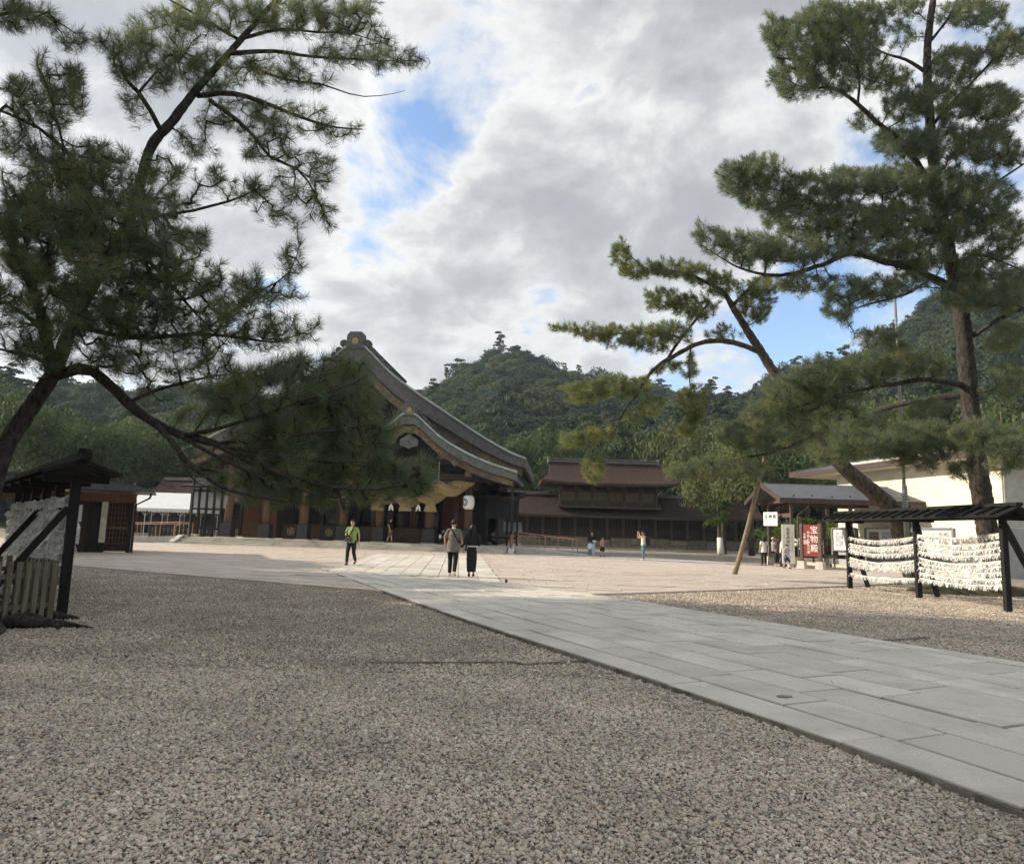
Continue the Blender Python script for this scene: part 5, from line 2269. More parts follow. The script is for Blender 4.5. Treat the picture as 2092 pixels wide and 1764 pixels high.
def spline(pts, step=.25):
    """Catmull-Rom through (x, y, z, r) points"""
    P = np.array(pts, float)
    if len(P) == 2:
        n = max(2, int(np.linalg.norm(P[1, :3] - P[0, :3]) / step))
        return np.array([P[0] + (P[1] - P[0]) * t for t in np.linspace(0, 1, n + 1)])
    out = []
    for i in range(len(P) - 1):
        p0, p1, p2, p3 = P[max(i - 1, 0)], P[i], P[i + 1], P[min(i + 2, len(P) - 1)]
        n = max(2, int(np.linalg.norm(p2[:3] - p1[:3]) / step))
        for k in range(n):
            t = k / n
            out.append(.5 * ((2 * p1) + (-p0 + p2) * t + (2 * p0 - 5 * p1 + 4 * p2 - p3) * t ** 2 + (-p0 + 3 * p1 - 3 * p2 + p3) * t ** 3))
    out.append(P[-1])
    return np.array(out)


def dir_euler(D):
    """euler angles taking +z to the directions D (n, 3), with a random spin"""
    D = D / np.linalg.norm(D, axis=1, keepdims=True)
    pitch = np.arccos(np.clip(D[:, 2], -1, 1))
    yaw = np.arctan2(D[:, 1], D[:, 0])
    # R = Rz(yaw) Ry(pitch) Rz(spin): as XYZ euler via matrices
    spin = rng.uniform(0, 2 * np.pi, len(D))
    E = np.zeros((len(D), 3))
    for i in range(len(D)):
        M_ = Matrix.Rotation(yaw[i], 3, 'Z') @ Matrix.Rotation(pitch[i], 3, 'Y') @ Matrix.Rotation(spin[i], 3, 'Z')
        E[i] = M_.to_euler('XYZ')
    return E


def bark_tube(mb, S, n=30):
    """trunk surface broken into raised bark plates"""
    from mathutils import noise
    rows_ = []
    ref = Vector((1, 0, 0))
    acc = 0.0
    for i in range(len(S)):
        a, b_ = Vector(S[max(i - 1, 0), :3]), Vector(S[min(i + 1, len(S) - 1), :3])
        d = (b_ - a).normalized()
        s = (ref - d * ref.dot(d)).normalized()
        t_ = d.cross(s)
        ref = s
        r = S[i, 3]
        acc += (Vector(S[i, :3]) - Vector(S[max(i - 1, 0), :3])).length
        ring = []
        for k in range(n):
            an = 2 * math.pi * k / n
            v = Vector((math.cos(an) * r * 8.0, math.sin(an) * r * 8.0, acc * 4.2))
            q = noise.voronoi(v)[0]
            pl = min(q[1] - q[0], .35) / .35
            rr = r * (.92 + .05 * noise.noise(v * .35)) + .028 * pl * min(r / .2, 1)
            ring.append(tuple(Vector(S[i, :3]) + s * (math.cos(an) * rr) + t_ * (math.sin(an) * rr)))
        rows_.append(ring)
    mb.sheet(rows_, closed=True)
    mb.add(rows_[-1], [tuple(range(n))])


def pine(name, label, base, limbs, pads, shoots, dens=42.0, tsize=1.0, depth_k=1.0, twist=.02, barkm='bark', up=.45, rk=1.0):
    t = thing(name, label, 'pine tree', tuple(base), 0)
    skel, skr, tan = [], [], []
    for i, lb in enumerate(limbs):
        pts = [(*at(u, v, Y), r * rk) for (u, v, Y, r) in lb]
        S = spline(pts, .22)
        S[:, :3] += rng.normal(0, twist, (len(S), 3)) * np.clip(S[:, 3:4] * 6, .2, 1)
        b = MB()
        n = 14 if S[0, 3] > .12 else 8
        rr = S[:, 3] * (1 + rng.normal(0, .05, len(S)))
        if i == 0:
            S = spline(pts, .07)
            bark_tube(b, S)
        else:
            b.tube([tuple(p) for p in S[:, :3]], list(rr), n=n)
        o = b.build('trunk' if i == 0 else 'limb', barkm, t, world=True, smooth=True)
        skel.append(S[:, :3])
        tan.append(np.gradient(S[:, :3], axis=0))
        skr.append(S[:, 3])
    nodes = np.concatenate(skel)
    nsk = len(nodes)
    tan = np.concatenate(tan)
    tan /= np.maximum(np.linalg.norm(tan, axis=1, keepdims=True), 1e-6)
    T, fac = [], []
    for pd in pads:
        u, v, ru, rv, Y = pd[:5]
        f = pd[5] if len(pd) > 5 else 1.0
        s = FPX / Y
        n = max(3, int(dens * f * math.pi * ru * rv / s ** 2))
        q = rng.normal(size=(n, 3))
        q = q / np.linalg.norm(q, axis=1, keepdims=True) * rng.uniform(.15, 1, (n, 1)) ** .42
        dz = depth_k * (.55 * ru + .45 * rv) / s * 1.1
        for x, y, z in q:
            Y_ = Y + z * dz
            T.append(at(u + ru * x, v + rv * y, Y_))
    T = np.array(T)
    # grow: link every shoot to the nearest wood, closest first
    D = np.sqrt(((T[:, None, :] - nodes[None, ::2, :]) ** 2).sum(-1)).min(1)
    order = np.argsort(D)
    allp = np.concatenate([nodes, np.zeros((len(T), 3))])
    cnt = nsk
    par = np.full(len(allp), -1)
    root = np.concatenate([np.arange(nsk), np.zeros(len(T), int)])
    for i in order:
        d2 = ((allp[:cnt] - T[i]) ** 2).sum(1)
        d2[:nsk] *= .8
        j = int(d2.argmin())
        allp[cnt] = T[i]
        par[cnt] = j
        root[cnt] = root[j]
        cnt += 1
    # pipe model for twig thickness
    load = np.ones(cnt)
    for k in range(cnt - 1, nsk - 1, -1):
        load[par[k]] += load[k]
    tw = MB()
    ppos, pdir = [], []
    for k in range(nsk, cnt):
        a, b_ = allp[par[k]], allp[k]
        L_ = np.linalg.norm(b_ - a)
        r1 = min(.0042 * load[k] ** .5, .028)
        r0 = min(.0042 * (load[k] + 1) ** .5 + .001, .030)
        mid = (a + b_) / 2 + np.array((0, 0, -.06 * L_)) + rng.normal(0, .035 * L_, 3)
        if load[k] > 2.5 or L_ > .25:
            tw.tube([tuple(a), tuple(mid), tuple(b_)], [r0, (r0 + r1) / 2, r1], n=4, cap=False)
        else:
            tw.tube([tuple(a), tuple(b_)], [r0, r1], n=3, cap=False)
        d = (b_ - a) / max(L_, 1e-6)
        tg = tan[root[k]]
        dd = d * .55 + tg * .45 + np.array((0, 0, up)) + rng.normal(0, .24, 3)
        ppos.append(b_)
        pdir.append(dd)
        # side shoots along the twig
        ns = int(min(L_ / .20, 4))
        for q in range(ns):
            tt = (q + rng.uniform(.4, .9)) / (ns + .3)
            side = np.cross(d, rng.normal(size=3))
            side /= max(np.linalg.norm(side), 1e-6)
            e = d * .5 + tg * .35 + side * .5 + np.array((0, 0, up * .7))
            ppos.append(a + (b_ - a) * tt + e / np.linalg.norm(e) * rng.uniform(.03, .12))
            pdir.append(e)
    tw.build('twigs', 'twig', t, world=True, kind='stuff', fix=False)
    ppos, pdir = np.array(ppos), np.array(pdir)
    E = dir_euler(pdir)
    sc_ = rng.uniform(.6, 1.2, (len(ppos), 1)) * np.ones((1, 3)) * tsize
    off = np.array(base)
    fo = gn_instances('foliage', ppos - off, E, sc_, None, shoots, parent=t)
    return t, len(ppos)


SH_A = [tuft_shape(k, 80, .168, .0034, .20) for k in range(4)]
SH_B = [tuft_shape(10 + k, 64, .175, .0056, .20) for k in range(4)]
SH_C = [tuft_shape(20 + k, 58, .175, .0070, .20, 'needles_light') for k in range(4)]

# ------------------------------------------------------------------ left pine
Yl = 10.4
limbsA = [
    [(-70, 1300, 10.2, .34), (-45, 1140, 10.3, .27), (-5, 950, 10.4, .235), (50, 850, 10.4, .21), (105, 770, 10.4, .20), (150, 660, 10.5, .17), (210, 545, 10.6, .155), (268, 440, 10.7, .14), (306, 306, 10.8, .135), (350, 250, 10.8, .125), (394, 192, 10.9, .115), (440, 140, 10.9, .10), (494, 79, 11.0, .085), (564, 0, 11.1, .07), (640, -90, 11.2, .045)],
    [(105, 770, 10.4, .16), (98, 690, 10.3, .14), (70, 600, 10.1, .12), (15, 480, 9.9, .11), (-60, 330, 9.8, .10), (-110, 120, 9.7, .08), (-60, 40, 9.6, .05), (0, 30, 9.6, .035), (80, 25, 9.6, .025), (175, 82, 9.6, .012)],
    [(404, 195, 10.9, .085), (477, 192, 10.6, .075), (564, 219, 10.4, .055), (656, 254, 10.3, .035), (740, 265, 10.2, .012)],
    [(470, 108, 10.9, .07), (560, 105, 10.9, .055), (640, 116, 10.8, .042), (740, 122, 10.7, .028), (862, 125, 10.6, .010)],
    [(494, 79, 11.0, .06), (570, 60, 11.2, .045), (650, 66, 11.4, .03), (720, 70, 11.5, .02), (800, 95, 11.5, .01)],
    [(500, 130, 10.9, .05), (582, 162, 10.7, .038), (652, 171, 10.6, .026), (744, 197, 10.4, .014), (828, 186, 10.3, .005)],
    [(430, 205, 10.8, .065), (503, 262, 10.5, .05), (551, 319, 10.3, .04), (608, 345, 10.2, .03), (647, 402, 10.1, .02), (674, 462, 10.0, .007)],
    [(328, 264, 10.8, .075), (284, 188, 10.6, .06), (258, 164, 10.5, .045), (240, 110, 10.4, .02)],
    [(284, 188, 10.6, .04), (323, 144, 10.8, .03), (363, 125, 10.9, .02)],
    [(485, 80, 11.0, .05), (400, 30, 11.1, .04), (330, -10, 11.2, .02)],
    [(180, 600, 10.5, .09), (178, 430, 10.2, .085), (175, 360, 10.0, .075), (131, 306, 9.9, .06), (79, 262, 9.8, .045), (0, 225, 9.7, .03)],
    [(131, 306, 9.9, .035), (110, 220, 9.9, .028), (95, 130, 9.9, .012)],
    [(245, 470, 10.7, .06), (300, 446, 10.4, .05), (394, 429, 10.2, .038), (494, 402, 10.0, .025), (534, 378, 9.9, .01)],
    [(220, 530, 10.6, .075), (258, 490, 10.3, .06), (332, 564, 10.1, .045), (394, 634, 9.9, .03), (440, 680, 9.8, .015)],
    [(150, 660, 10.5, .08), (260, 690, 10.2, .065), (400, 682, 10.0, .05), (500, 690, 9.9, .035), (570, 698, 9.8, .022), (655, 662, 9.7, .008)],
    [(400, 682, 10.0, .04), (470, 640, 9.9, .032), (530, 595, 9.9, .022), (590, 558, 9.8, .016), (612, 500, 9.8, .006)],
    [(110, 765, 10.4, .17), (190, 757, 10.2, .145), (260, 822, 10.0, .13), (330, 872, 9.8, .11), (437, 907, 9.3, .085), (547, 957, 8.8, .065), (634, 985, 8.6, .045), (740, 1000, 8.5, .028), (860, 984, 8.5, .008)],
    [(300, 850, 9.9, .075), (350, 900, 9.3, .065), (390, 950, 8.9, .055), (470, 1000, 8.6, .042), (560, 1020, 8.5, .025), (625, 1032, 8.4, .008)],
    [(360, 885, 9.6, .05), (450, 935, 9.0, .045), (560, 985, 8.6, .036), (660, 1010, 8.5, .022), (720, 1022, 8.4, .008)],
    [(437, 907, 9.3, .04), (540, 925, 8.8, .034), (650, 940, 8.5, .022), (760, 945, 8.4, .008)],
    [(380, 890, 9.5, .06), (470, 868, 9.1, .05), (570, 835, 8.8, .036), (680, 798, 8.7, .022), (740, 775, 8.6, .008)],
    [(450, 905, 9.3, .05), (560, 895, 8.8, .04), (680, 880, 8.6, .025), (770, 865, 8.5, .008)],
    [(260, 822, 10.0, .05), (340, 790, 9.8, .04), (430, 770, 9.7, .025), (520, 760, 9.6, .01)],
    [(98, 690, 10.3, .07), (50, 640, 10.0, .055), (-20, 605, 9.8, .03)],
    [(103, 745, 10.4, .06), (50, 722, 10.0, .045), (-20, 712, 9.8, .02)],
    [(330, 872, 9.8, .03), (375, 945, 9.6, .022), (400, 985, 9.5, .014), (470, 1010, 9.4, .006)],
]
padsA = [
    (70, 725, 90, 34, 9.9, .6), (220, 745, 95, 30, 9.8, .55), (350, 740, 90, 28, 9.6, .6), (440, 720, 80, 26, 9.6, .6), (110, 360, 110, 60, 9.6, .7), (40, 440, 70, 60, 9.4, .8), (420, 640, 80, 45, 9.6, .7), (350, 590, 90, 45, 9.6, .7), (520, 650, 70, 34, 9.6, .6),
    (120, 440, 120, 60, 9.3, .9), (250, 440, 110, 55, 9.5, .9), (150, 540, 140, 60, 9.3, .9), (290, 540, 110, 55, 9.5, .9), (120, 640, 130, 50, 9.4, .8), (260, 630, 120, 45, 9.6, .8), (190, 330, 90, 45, 9.6, .8), (350, 500, 80, 45, 9.5, .8), (160, 715, 120, 30, 9.6, .6),
    (790, 1000, 70, 24, 8.9, 1.0), (700, 1015, 70, 26, 8.9, .9), (860, 1000, 36, 16, 8.9, 1.0),
    (835, 960, 60, 30, 8.9, 1.0), (770, 860, 50, 40, 9.0, .9), (880, 985, 34, 16, 8.9, 1.1), (560, 1000, 90, 26, 8.9, .8),
    (560, 800, 120, 50, 9.1, .9), (690, 800, 70, 50, 9.0, .9), (620, 880, 130, 55, 9.0, .9), (740, 930, 90, 45, 8.9, .9), (590, 950, 120, 45, 9.0, .8), (460, 800, 80, 40, 9.3, .7), (640, 740, 90, 26, 9.2, .7),
    (60, 38, 90, 30, 9.6), (150, 80, 45, 22, 9.6), (20, 10, 60, 25, 9.6),
    (95, 195, 95, 75, 9.9), (50, 290, 70, 50, 9.8, .8), (165, 330, 70, 45, 10.1), (150, 150, 25, 40, 9.9, .7), (85, 135, 16, 34, 9.9, 1.1), (148, 165, 14, 30, 9.9, 1.1),
    (260, 105, 45, 55, 10.5), (330, 70, 80, 50, 10.9), (300, 150, 70, 40, 10.6), (270, 220, 25, 35, 10.6, .8), (225, 90, 30, 25, 10.4),
    (450, 30, 110, 45, 11.1), (590, 25, 120, 42, 11.3), (700, 40, 80, 40, 11.5), (740, 15, 45, 22, 11.5),
    (800, 115, 62, 26, 10.6, 1.2), (700, 108, 70, 26, 10.8), (840, 122, 28, 16, 10.6), (760, 85, 40, 22, 11.3),
    (560, 140, 95, 34, 10.8, .85), (440, 150, 75, 50, 11.0), (370, 130, 50, 40, 10.9), (620, 165, 60, 22, 10.7, .6),
    (480, 235, 85, 42, 10.6, .8), (600, 245, 75, 36, 10.3, .9), (695, 265, 50, 22, 10.2, 1.1),
    (560, 305, 75, 34, 10.3, .9), (655, 335, 52, 24, 10.2, .9), (615, 375, 60, 34, 10.1, .85), (655, 425, 38, 30, 10.1, .8), (675, 455, 16, 14, 10.0),
    (395, 300, 50, 34, 10.7, .7), (430, 360, 55, 26, 10.3, .6), (505, 392, 60, 24, 10.0, .9), (540, 375, 26, 18, 9.9), (560, 420, 50, 26, 10.0, .55), (600, 440, 40, 20, 10.0, .5),
    (110, 400, 110, 62, 9.9, 1.15), (230, 395, 95, 52, 10.1, 1.2), (330, 345, 55, 40, 10.5, .9), (350, 420, 70, 36, 10.2),
    (60, 500, 95, 60, 9.8, 1.1), (190, 490, 100, 55, 10.1, 1.2), (310, 490, 85, 45, 10.2), (400, 490, 55, 26, 10.1, .8),
    (70, 590, 95, 52, 9.9, 1.0), (200, 585, 100, 52, 10.2, 1.1), (320, 585, 85, 45, 10.1, 1.0), (400, 570, 55, 34, 10.0, .8),
    (60, 680, 85, 38, 9.9, .8), (200, 655, 95, 40, 10.2, .9), (320, 650, 85, 40, 10.0),
    (470, 610, 70, 42, 9.9), (540, 585, 52, 36, 9.9), (598, 530, 30, 36, 9.8, 1.1), (612, 500, 14, 18, 9.8), (590, 595, 40, 20, 9.8, .9), (440, 560, 18, 34, 9.9, 1.0), (485, 570, 18, 30, 9.9, 1.0), (570, 655, 40, 14, 9.8, .9),
    (300, 700, 110, 30, 10.0, .9), (430, 690, 85, 32, 9.9), (530, 695, 70, 24, 9.8), (610, 682, 46, 20, 9.7, 1.1), (645, 665, 18, 14, 9.7, 1.2),
    (430, 755, 85, 26, 9.7, .7), (530, 765, 75, 30, 9.6, 1.0), (620, 770, 75, 34, 9.4, 1.1), (700, 775, 60, 34, 9.3, 1.1), (735, 760, 28, 24, 9.2, 1.1),
    (500, 830, 85, 36, 9.5, 1.0), (600, 835, 85, 40, 9.4, 1.15), (690, 840, 70, 42, 9.3, 1.15), (750, 830, 30, 36, 9.2),
    (540, 895, 90, 34, 9.5, 1.0), (640, 905, 85, 38, 9.3, 1.15), (730, 905, 62, 40, 9.2, 1.15), (790, 905, 28, 26, 9.2),
    (620, 965, 100, 34, 9.3, 1.1), (730, 970, 75, 36, 9.2, 1.15), (810, 980, 55, 26, 9.1, 1.1), (868, 978, 34, 18, 9.1, 1.1), (690, 1010, 60, 22, 9.1, 1.0),
    (470, 985, 50, 26, 9.2, .8), (545, 1012, 55, 18, 8.9, .9), (610, 1020, 36, 16, 8.8, 1.0), (400, 930, 40, 24, 9.5, .5), (330, 800, 60, 26, 9.9, .45), (250, 740, 60, 26, 10.1, .5), (380, 840, 55, 24, 9.8, .5),
]
bA = np.array((-7.75, 10.1, 0))
pine('pine_tree', 'large dark pine leaning in from the left with a long low branch before the hall', bA, limbsA, padsA, SH_A, dens=100, tsize=1.08, barkm='bark_dark', rk=.56, up=.30)
# surface roots at its foot
b = MB()
for a in (-.2, -.75, -1.3, .4, 2.2):
    pts_ = [(-7.7, 10.05, .32), (-7.7 + .6 * math.cos(a), 10.05 + .6 * math.sin(a), .16), (-7.7 + 1.15 * math.cos(a + .15), 10.05 + 1.15 * math.sin(a + .15), .08), (-7.7 + 1.65 * math.cos(a + .05), 10.05 + 1.65 * math.sin(a + .05), .01)]
    b.tube([tuple(q) for q in spline([(*p, 0) for p in pts_], .15)[:, :3]], list(np.linspace(.24, .03, len(spline([(*p, 0) for p in pts_], .15)))), n=8)
rt = b.build('root', 'bark_dark', bpy.data.objects['pine_tree'], world=True, smooth=True)
b = MB()
for (x, y, a, l_) in ((-6.25, 9.75, .3, .75), (-6.35, 10.0, -.5, .6), (-6.6, 9.5, -.9, .7)):
    q = [(x - .3 * math.cos(a), y - .3 * math.sin(a), .10), (x, y, .09), (x + l_ * .5 * math.cos(a + .3), y + l_ * .5 * math.sin(a + .3), .05), (x + l_ * math.cos(a), y + l_ * math.sin(a), .0)]
    b.tube(q, [.09, .075, .05, .015], n=7)
b.build('root', 'bark_dark', bpy.data.objects['pine_tree'], world=True, smooth=True)

# ------------------------------------------------------------------ tall right pine
Yr = 22.0
limbsB = [
    [(2046, 1235, 22.0, .52), (2030, 1150, 22.0, .43), (2010, 1040, 22.0, .40), (1990, 900, 22.0, .37), (1976, 760, 22.0, .335), (1965, 650, 22.0, .31), (1948, 560, 22.1, .28), (1928, 460, 22.2, .25), (1912, 370, 22.3, .225), (1900, 250, 22.4, .20), (1894, 120, 22.5, .17), (1906, 0, 22.6, .14), (1925, -120, 22.7, .08)],
    [(1948, 590, 22.1, .19), (1905, 568, 21.7, .17), (1850, 545, 21.3, .15), (1786, 529, 20.9, .13), (1738, 516, 20.6, .115), (1681, 540, 20.3, .095), (1595, 562, 20.0, .07), (1514, 548, 19.8, .04), (1440, 505, 19.7, .012)],
    [(1918, 400, 22.3, .15), (1848, 297, 22.0, .125), (1800, 257, 21.8, .11), (1753, 214, 21.6, .09), (1705, 181, 21.4, .065), (1640, 178, 21.2, .03), (1590, 150, 21.1, .01)],
    [(1753, 214, 21.6, .06), (1755, 150, 21.6, .05), (1735, 100, 21.5, .03), (1700, 60, 21.4, .012)],
    [(1896, 150, 22.5, .09), (1850, 122, 22.5, .07), (1800, 105, 22.4, .04), (1740, 60, 22.3, .015)],
    [(1978, 690, 22.0, .12), (2010, 672, 21.6, .10), (2048, 648, 21.2, .085), (2110, 622, 20.8, .06)],
    [(1968, 788, 22.0, .13), (1920, 778, 21.6, .11), (1881, 776, 21.3, .10), (1810, 787, 21.0, .08), (1729, 802, 20.7, .055), (1660, 820, 20.5, .03), (1590, 845, 20.4, .01)],
    [(1972, 808, 22.0, .13), (1905, 813, 22.6, .11), (1810, 834, 23.6, .10), (1738, 863, 24.6, .085), (1667, 891, 25.6, .075), (1572, 925, 27.0, .06), (1514, 935, 27.8, .035), (1440, 965, 28.5, .012)],
    [(1935, 490, 22.2, .10), (1870, 455, 21.8, .08), (1780, 430, 21.3, .06), (1680, 420, 21.0, .045), (1580, 385, 20.8, .03), (1510, 345, 20.7, .012)],
    [(1935, 470, 22.2, .10), (1985, 420, 21.8, .08), (2040, 370, 21.4, .055), (2100, 330, 21.1, .03)],
    [(1900, 260, 22.4, .09), (1965, 190, 22.2, .07), (2029, 124, 22.0, .05), (2100, 60, 21.8, .03)],
    [(1897, 90, 22.5, .07), (1935, 40, 22.5, .05), (1965, -20, 22.5, .03)],
    [(1950, 540, 22.1, .09), (2000, 520, 21.7, .07), (2060, 540, 21.4, .04), (2110, 560, 21.2, .02)],
    [(1738, 516, 20.6, .05), (1742, 470, 20.5, .04), (1755, 420, 20.4, .02)],
    [(1905, 568, 21.7, .07), (1850, 600, 21.2, .055), (1780, 620, 20.8, .035), (1715, 640, 20.6, .012)],
    [(1990, 900, 22.0, .09), (1950, 880, 20.5, .075), (1890, 890, 19.2, .055), (1800, 905, 18.4, .03), (1730, 910, 18.0, .01)],
    [(1950, 880, 20.5, .06), (1985, 890, 18.8, .05), (2040, 905, 17.8, .03), (2085, 915, 17.4, .01)],
    [(1729, 802, 20.7, .04), (1690, 770, 20.5, .03), (1650, 755, 20.3, .012)],
    [(1810, 787, 21.0, .04), (1800, 745, 20.8, .03), (1830, 720, 20.7, .012)],
]
padsB = [
    (2050, 690, 45, 30, 20.8, .8), (2060, 780, 40, 40, 20.8, .6), (1905, 835, 60, 24, 20.6, .7), (1700, 880, 80, 26, 20.0, .7), (1800, 690, 60, 24, 20.8, .5), (1975, 600, 60, 36, 21.2, .8), (1760, 860, 70, 26, 20.0, .7),
    (1640, 85, 75, 60, 21.3, 1.1), (1730, 90, 75, 65, 21.6, 1.1), (1625, 165, 55, 40, 21.2, 1.0), (1585, 60, 32, 36, 21.2, 1.1), (1690, 30, 70, 34, 21.5), (1770, 30, 50, 30, 22.2), (1700, 160, 60, 34, 21.4, .7),
    (1810, 160, 55, 36, 22.0, .8), (1850, 15, 60, 20, 22.5, .7), (1985, 25, 80, 34, 22.5, .9), (2060, 90, 50, 45, 21.9, .9), (1830, 70, 40, 30, 22.4, .4),
    (1960, 130, 70, 42, 22.2, .9), (1930, 205, 85, 42, 22.0, 1.1), (2030, 215, 65, 48, 21.8), (1850, 215, 55, 36, 21.9, .9),
    (1840, 290, 70, 36, 21.8, 1.0), (1930, 290, 85, 38, 21.9, 1.1), (2030, 300, 70, 45, 21.6), (1760, 245, 35, 20, 21.8, .5),
    (1500, 365, 38, 36, 20.7, 1.1), (1550, 345, 62, 34, 20.8, 1.1), (1570, 400, 75, 34, 20.8, 1.0), (1660, 385, 75, 36, 21.0, 1.1), (1750, 370, 75, 34, 21.2, 1.1), (1830, 370, 75, 38, 21.6, 1.1), (1920, 380, 80, 45, 21.8, 1.1), (2010, 400, 75, 50, 21.6),
    (1640, 450, 85, 36, 20.9, 1.05), (1740, 445, 85, 38, 21.0, 1.1), (1840, 450, 85, 42, 21.4, 1.15), (1940, 460, 80, 42, 21.9, 1.1), (2050, 470, 50, 50, 21.4),
    (1460, 490, 42, 28, 19.7, 1.0), (1530, 505, 70, 36, 19.8, 1.15), (1620, 510, 75, 32, 20.0, 1.1), (1700, 500, 60, 30, 20.4, .9), (1425, 470, 14, 20, 19.7, 1.0),
    (1800, 500, 75, 32, 20.9, .9), (1880, 520, 70, 38, 21.5, 1.0), (2010, 540, 65, 40, 21.6, .95), (2070, 590, 36, 40, 21.2, .8),
    (1640, 575, 60, 22, 20.1, .8), (1720, 590, 62, 30, 20.6, .9), (1790, 590, 60, 30, 20.8, .9), (1715, 635, 36, 22, 20.6, .9), (1850, 570, 50, 26, 21.2, .8),
    (2040, 620, 45, 24, 21.0, .6),
    (1680, 765, 75, 34, 20.4, 1.0), (1770, 750, 70, 34, 20.8, 1.0), (1840, 735, 55, 38, 20.8, .9), (1620, 800, 70, 34, 20.5, 1.0), (1570, 845, 60, 34, 20.4, 1.0), (1700, 810, 65, 26, 20.6, .8), (1900, 740, 45, 30, 21.3, .7),
    (1640, 850, 75, 30, 21.6, .9), (1520, 885, 65, 32, 27.6, .9), (1600, 900, 75, 26, 26.6, .9), (1445, 955, 65, 24, 28.4, 1.0), (1520, 955, 60, 22, 27.8, 1.0), (1390, 965, 36, 16, 28.6, .9),
    (1760, 905, 75, 34, 18.2, 1.1), (1840, 900, 75, 36, 18.8, 1.15), (1920, 895, 75, 38, 19.2, 1.15), (2000, 890, 70, 38, 18.4, 1.15), (2060, 905, 45, 36, 17.6, 1.1), (1690, 925, 45, 22, 18.0, .9), (1880, 940, 60, 20, 18.8, .9), (1965, 960, 30, 18, 18.4, .9), (2050, 945, 40, 22, 17.6, .9),
]
bB = np.array((float(at(2046, 1222, 22.0)[0]), 22.0, 0))
pine('pine_tree', 'tall upright pine rising behind the right fortune rack', bB, limbsB, padsB, SH_B, dens=74, tsize=1.32, barkm='bark_dark', rk=.74)

# ------------------------------------------------------------------ leaning pine
limbsC = [
    [(1880, 1215, 27.5, .50), (1850, 1120, 27.5, .43), (1825, 1045, 27.5, .40), (1780, 1002, 27.6, .37), (1720, 950, 27.8, .33), (1655, 875, 28.0, .28), (1600, 792, 28.2, .24), (1562, 730, 28.3, .21), (1530, 680, 28.4, .18), (1500, 632, 28.5, .15), (1478, 598, 28.6, .11), (1440, 575, 28.6, .08), (1390, 555, 28.5, .06), (1320, 548, 28.3, .04), (1265, 498, 28.1, .01)],
    [(1556, 722, 28.3, .14), (1500, 700, 28.0, .125), (1440, 698, 27.7, .115), (1390, 720, 27.4, .10), (1333, 756, 27.1, .085), (1305, 800, 26.9, .065), (1270, 850, 26.7, .045), (1240, 915, 26.5, .03), (1212, 975, 26.4, .012)],
    [(1362, 735, 27.3, .07), (1392, 690, 27.6, .065), (1420, 655, 27.9, .06), (1450, 615, 28.3, .05)],
    [(1495, 625, 28.5, .09), (1530, 590, 28.5, .07), (1560, 562, 28.4, .045), (1610, 560, 28.3, .012)],
    [(1392, 690, 27.6, .05), (1330, 678, 27.2, .04), (1250, 682, 26.9, .028), (1190, 678, 26.8, .018), (1125, 662, 26.7, .006)],
    [(1412, 703, 27.5, .04), (1408, 760, 27.2, .033), (1415, 840, 27.0, .012)],
    [(1305, 800, 26.9, .04), (1260, 798, 26.7, .028), (1190, 805, 26.5, .010)],
    [(1270, 850, 26.7, .03), (1220, 880, 26.5, .02), (1165, 905, 26.4, .008)],
    [(1450, 615, 28.3, .04), (1390, 622, 28.1, .03), (1330, 612, 27.9, .012)],
]
padsC = [
    (1150, 668, 30, 10, 26.7, 1.0), (1205, 680, 42, 17, 26.8, 1.1), (1265, 685, 48, 24, 27.0, 1.1), (1325, 690, 55, 30, 27.2, 1.05), (1380, 680, 40, 26, 27.5, .9),
    (1270, 520, 22, 38, 28.1, .9), (1310, 550, 48, 22, 28.3, .95), (1375, 550, 45, 22, 28.5, .9), (1430, 560, 40, 24, 28.6, .9), (1355, 610, 52, 22, 28.0, .9), (1420, 625, 50, 30, 28.2, 1.0), (1480, 580, 40, 26, 28.6, 1.0),
    (1545, 625, 42, 36, 28.4, .9), (1565, 580, 40, 22, 28.4, .9), (1480, 680, 45, 18, 28.0, .4), (1370, 755, 45, 16, 27.3, .5), (1408, 745, 14, 34, 27.2, .9), (1415, 820, 30, 42, 27.0, 1.0), (1410, 870, 22, 26, 27.0, .8),
    (1190, 800, 55, 24, 26.5, 1.0), (1255, 790, 50, 26, 26.7, .9), (1300, 790, 34, 22, 26.9, .6), (1170, 900, 36, 20, 26.4, 1.0), (1225, 890, 34, 22, 26.5, .9), (1215, 955, 26, 30, 26.4, 1.1), (1330, 830, 34, 20, 27.0, .5), (1290, 850, 30, 18, 26.8, .5),
]
bC = np.array((float(at(1880, 1205, 27.5)[0]), 27.5, 0))
pine('pine_tree', 'leaning pine whose trunk slants left across the cream wall', bC, limbsC, padsC, SH_C, dens=58, tsize=1.38, barkm='bark', rk=.85)

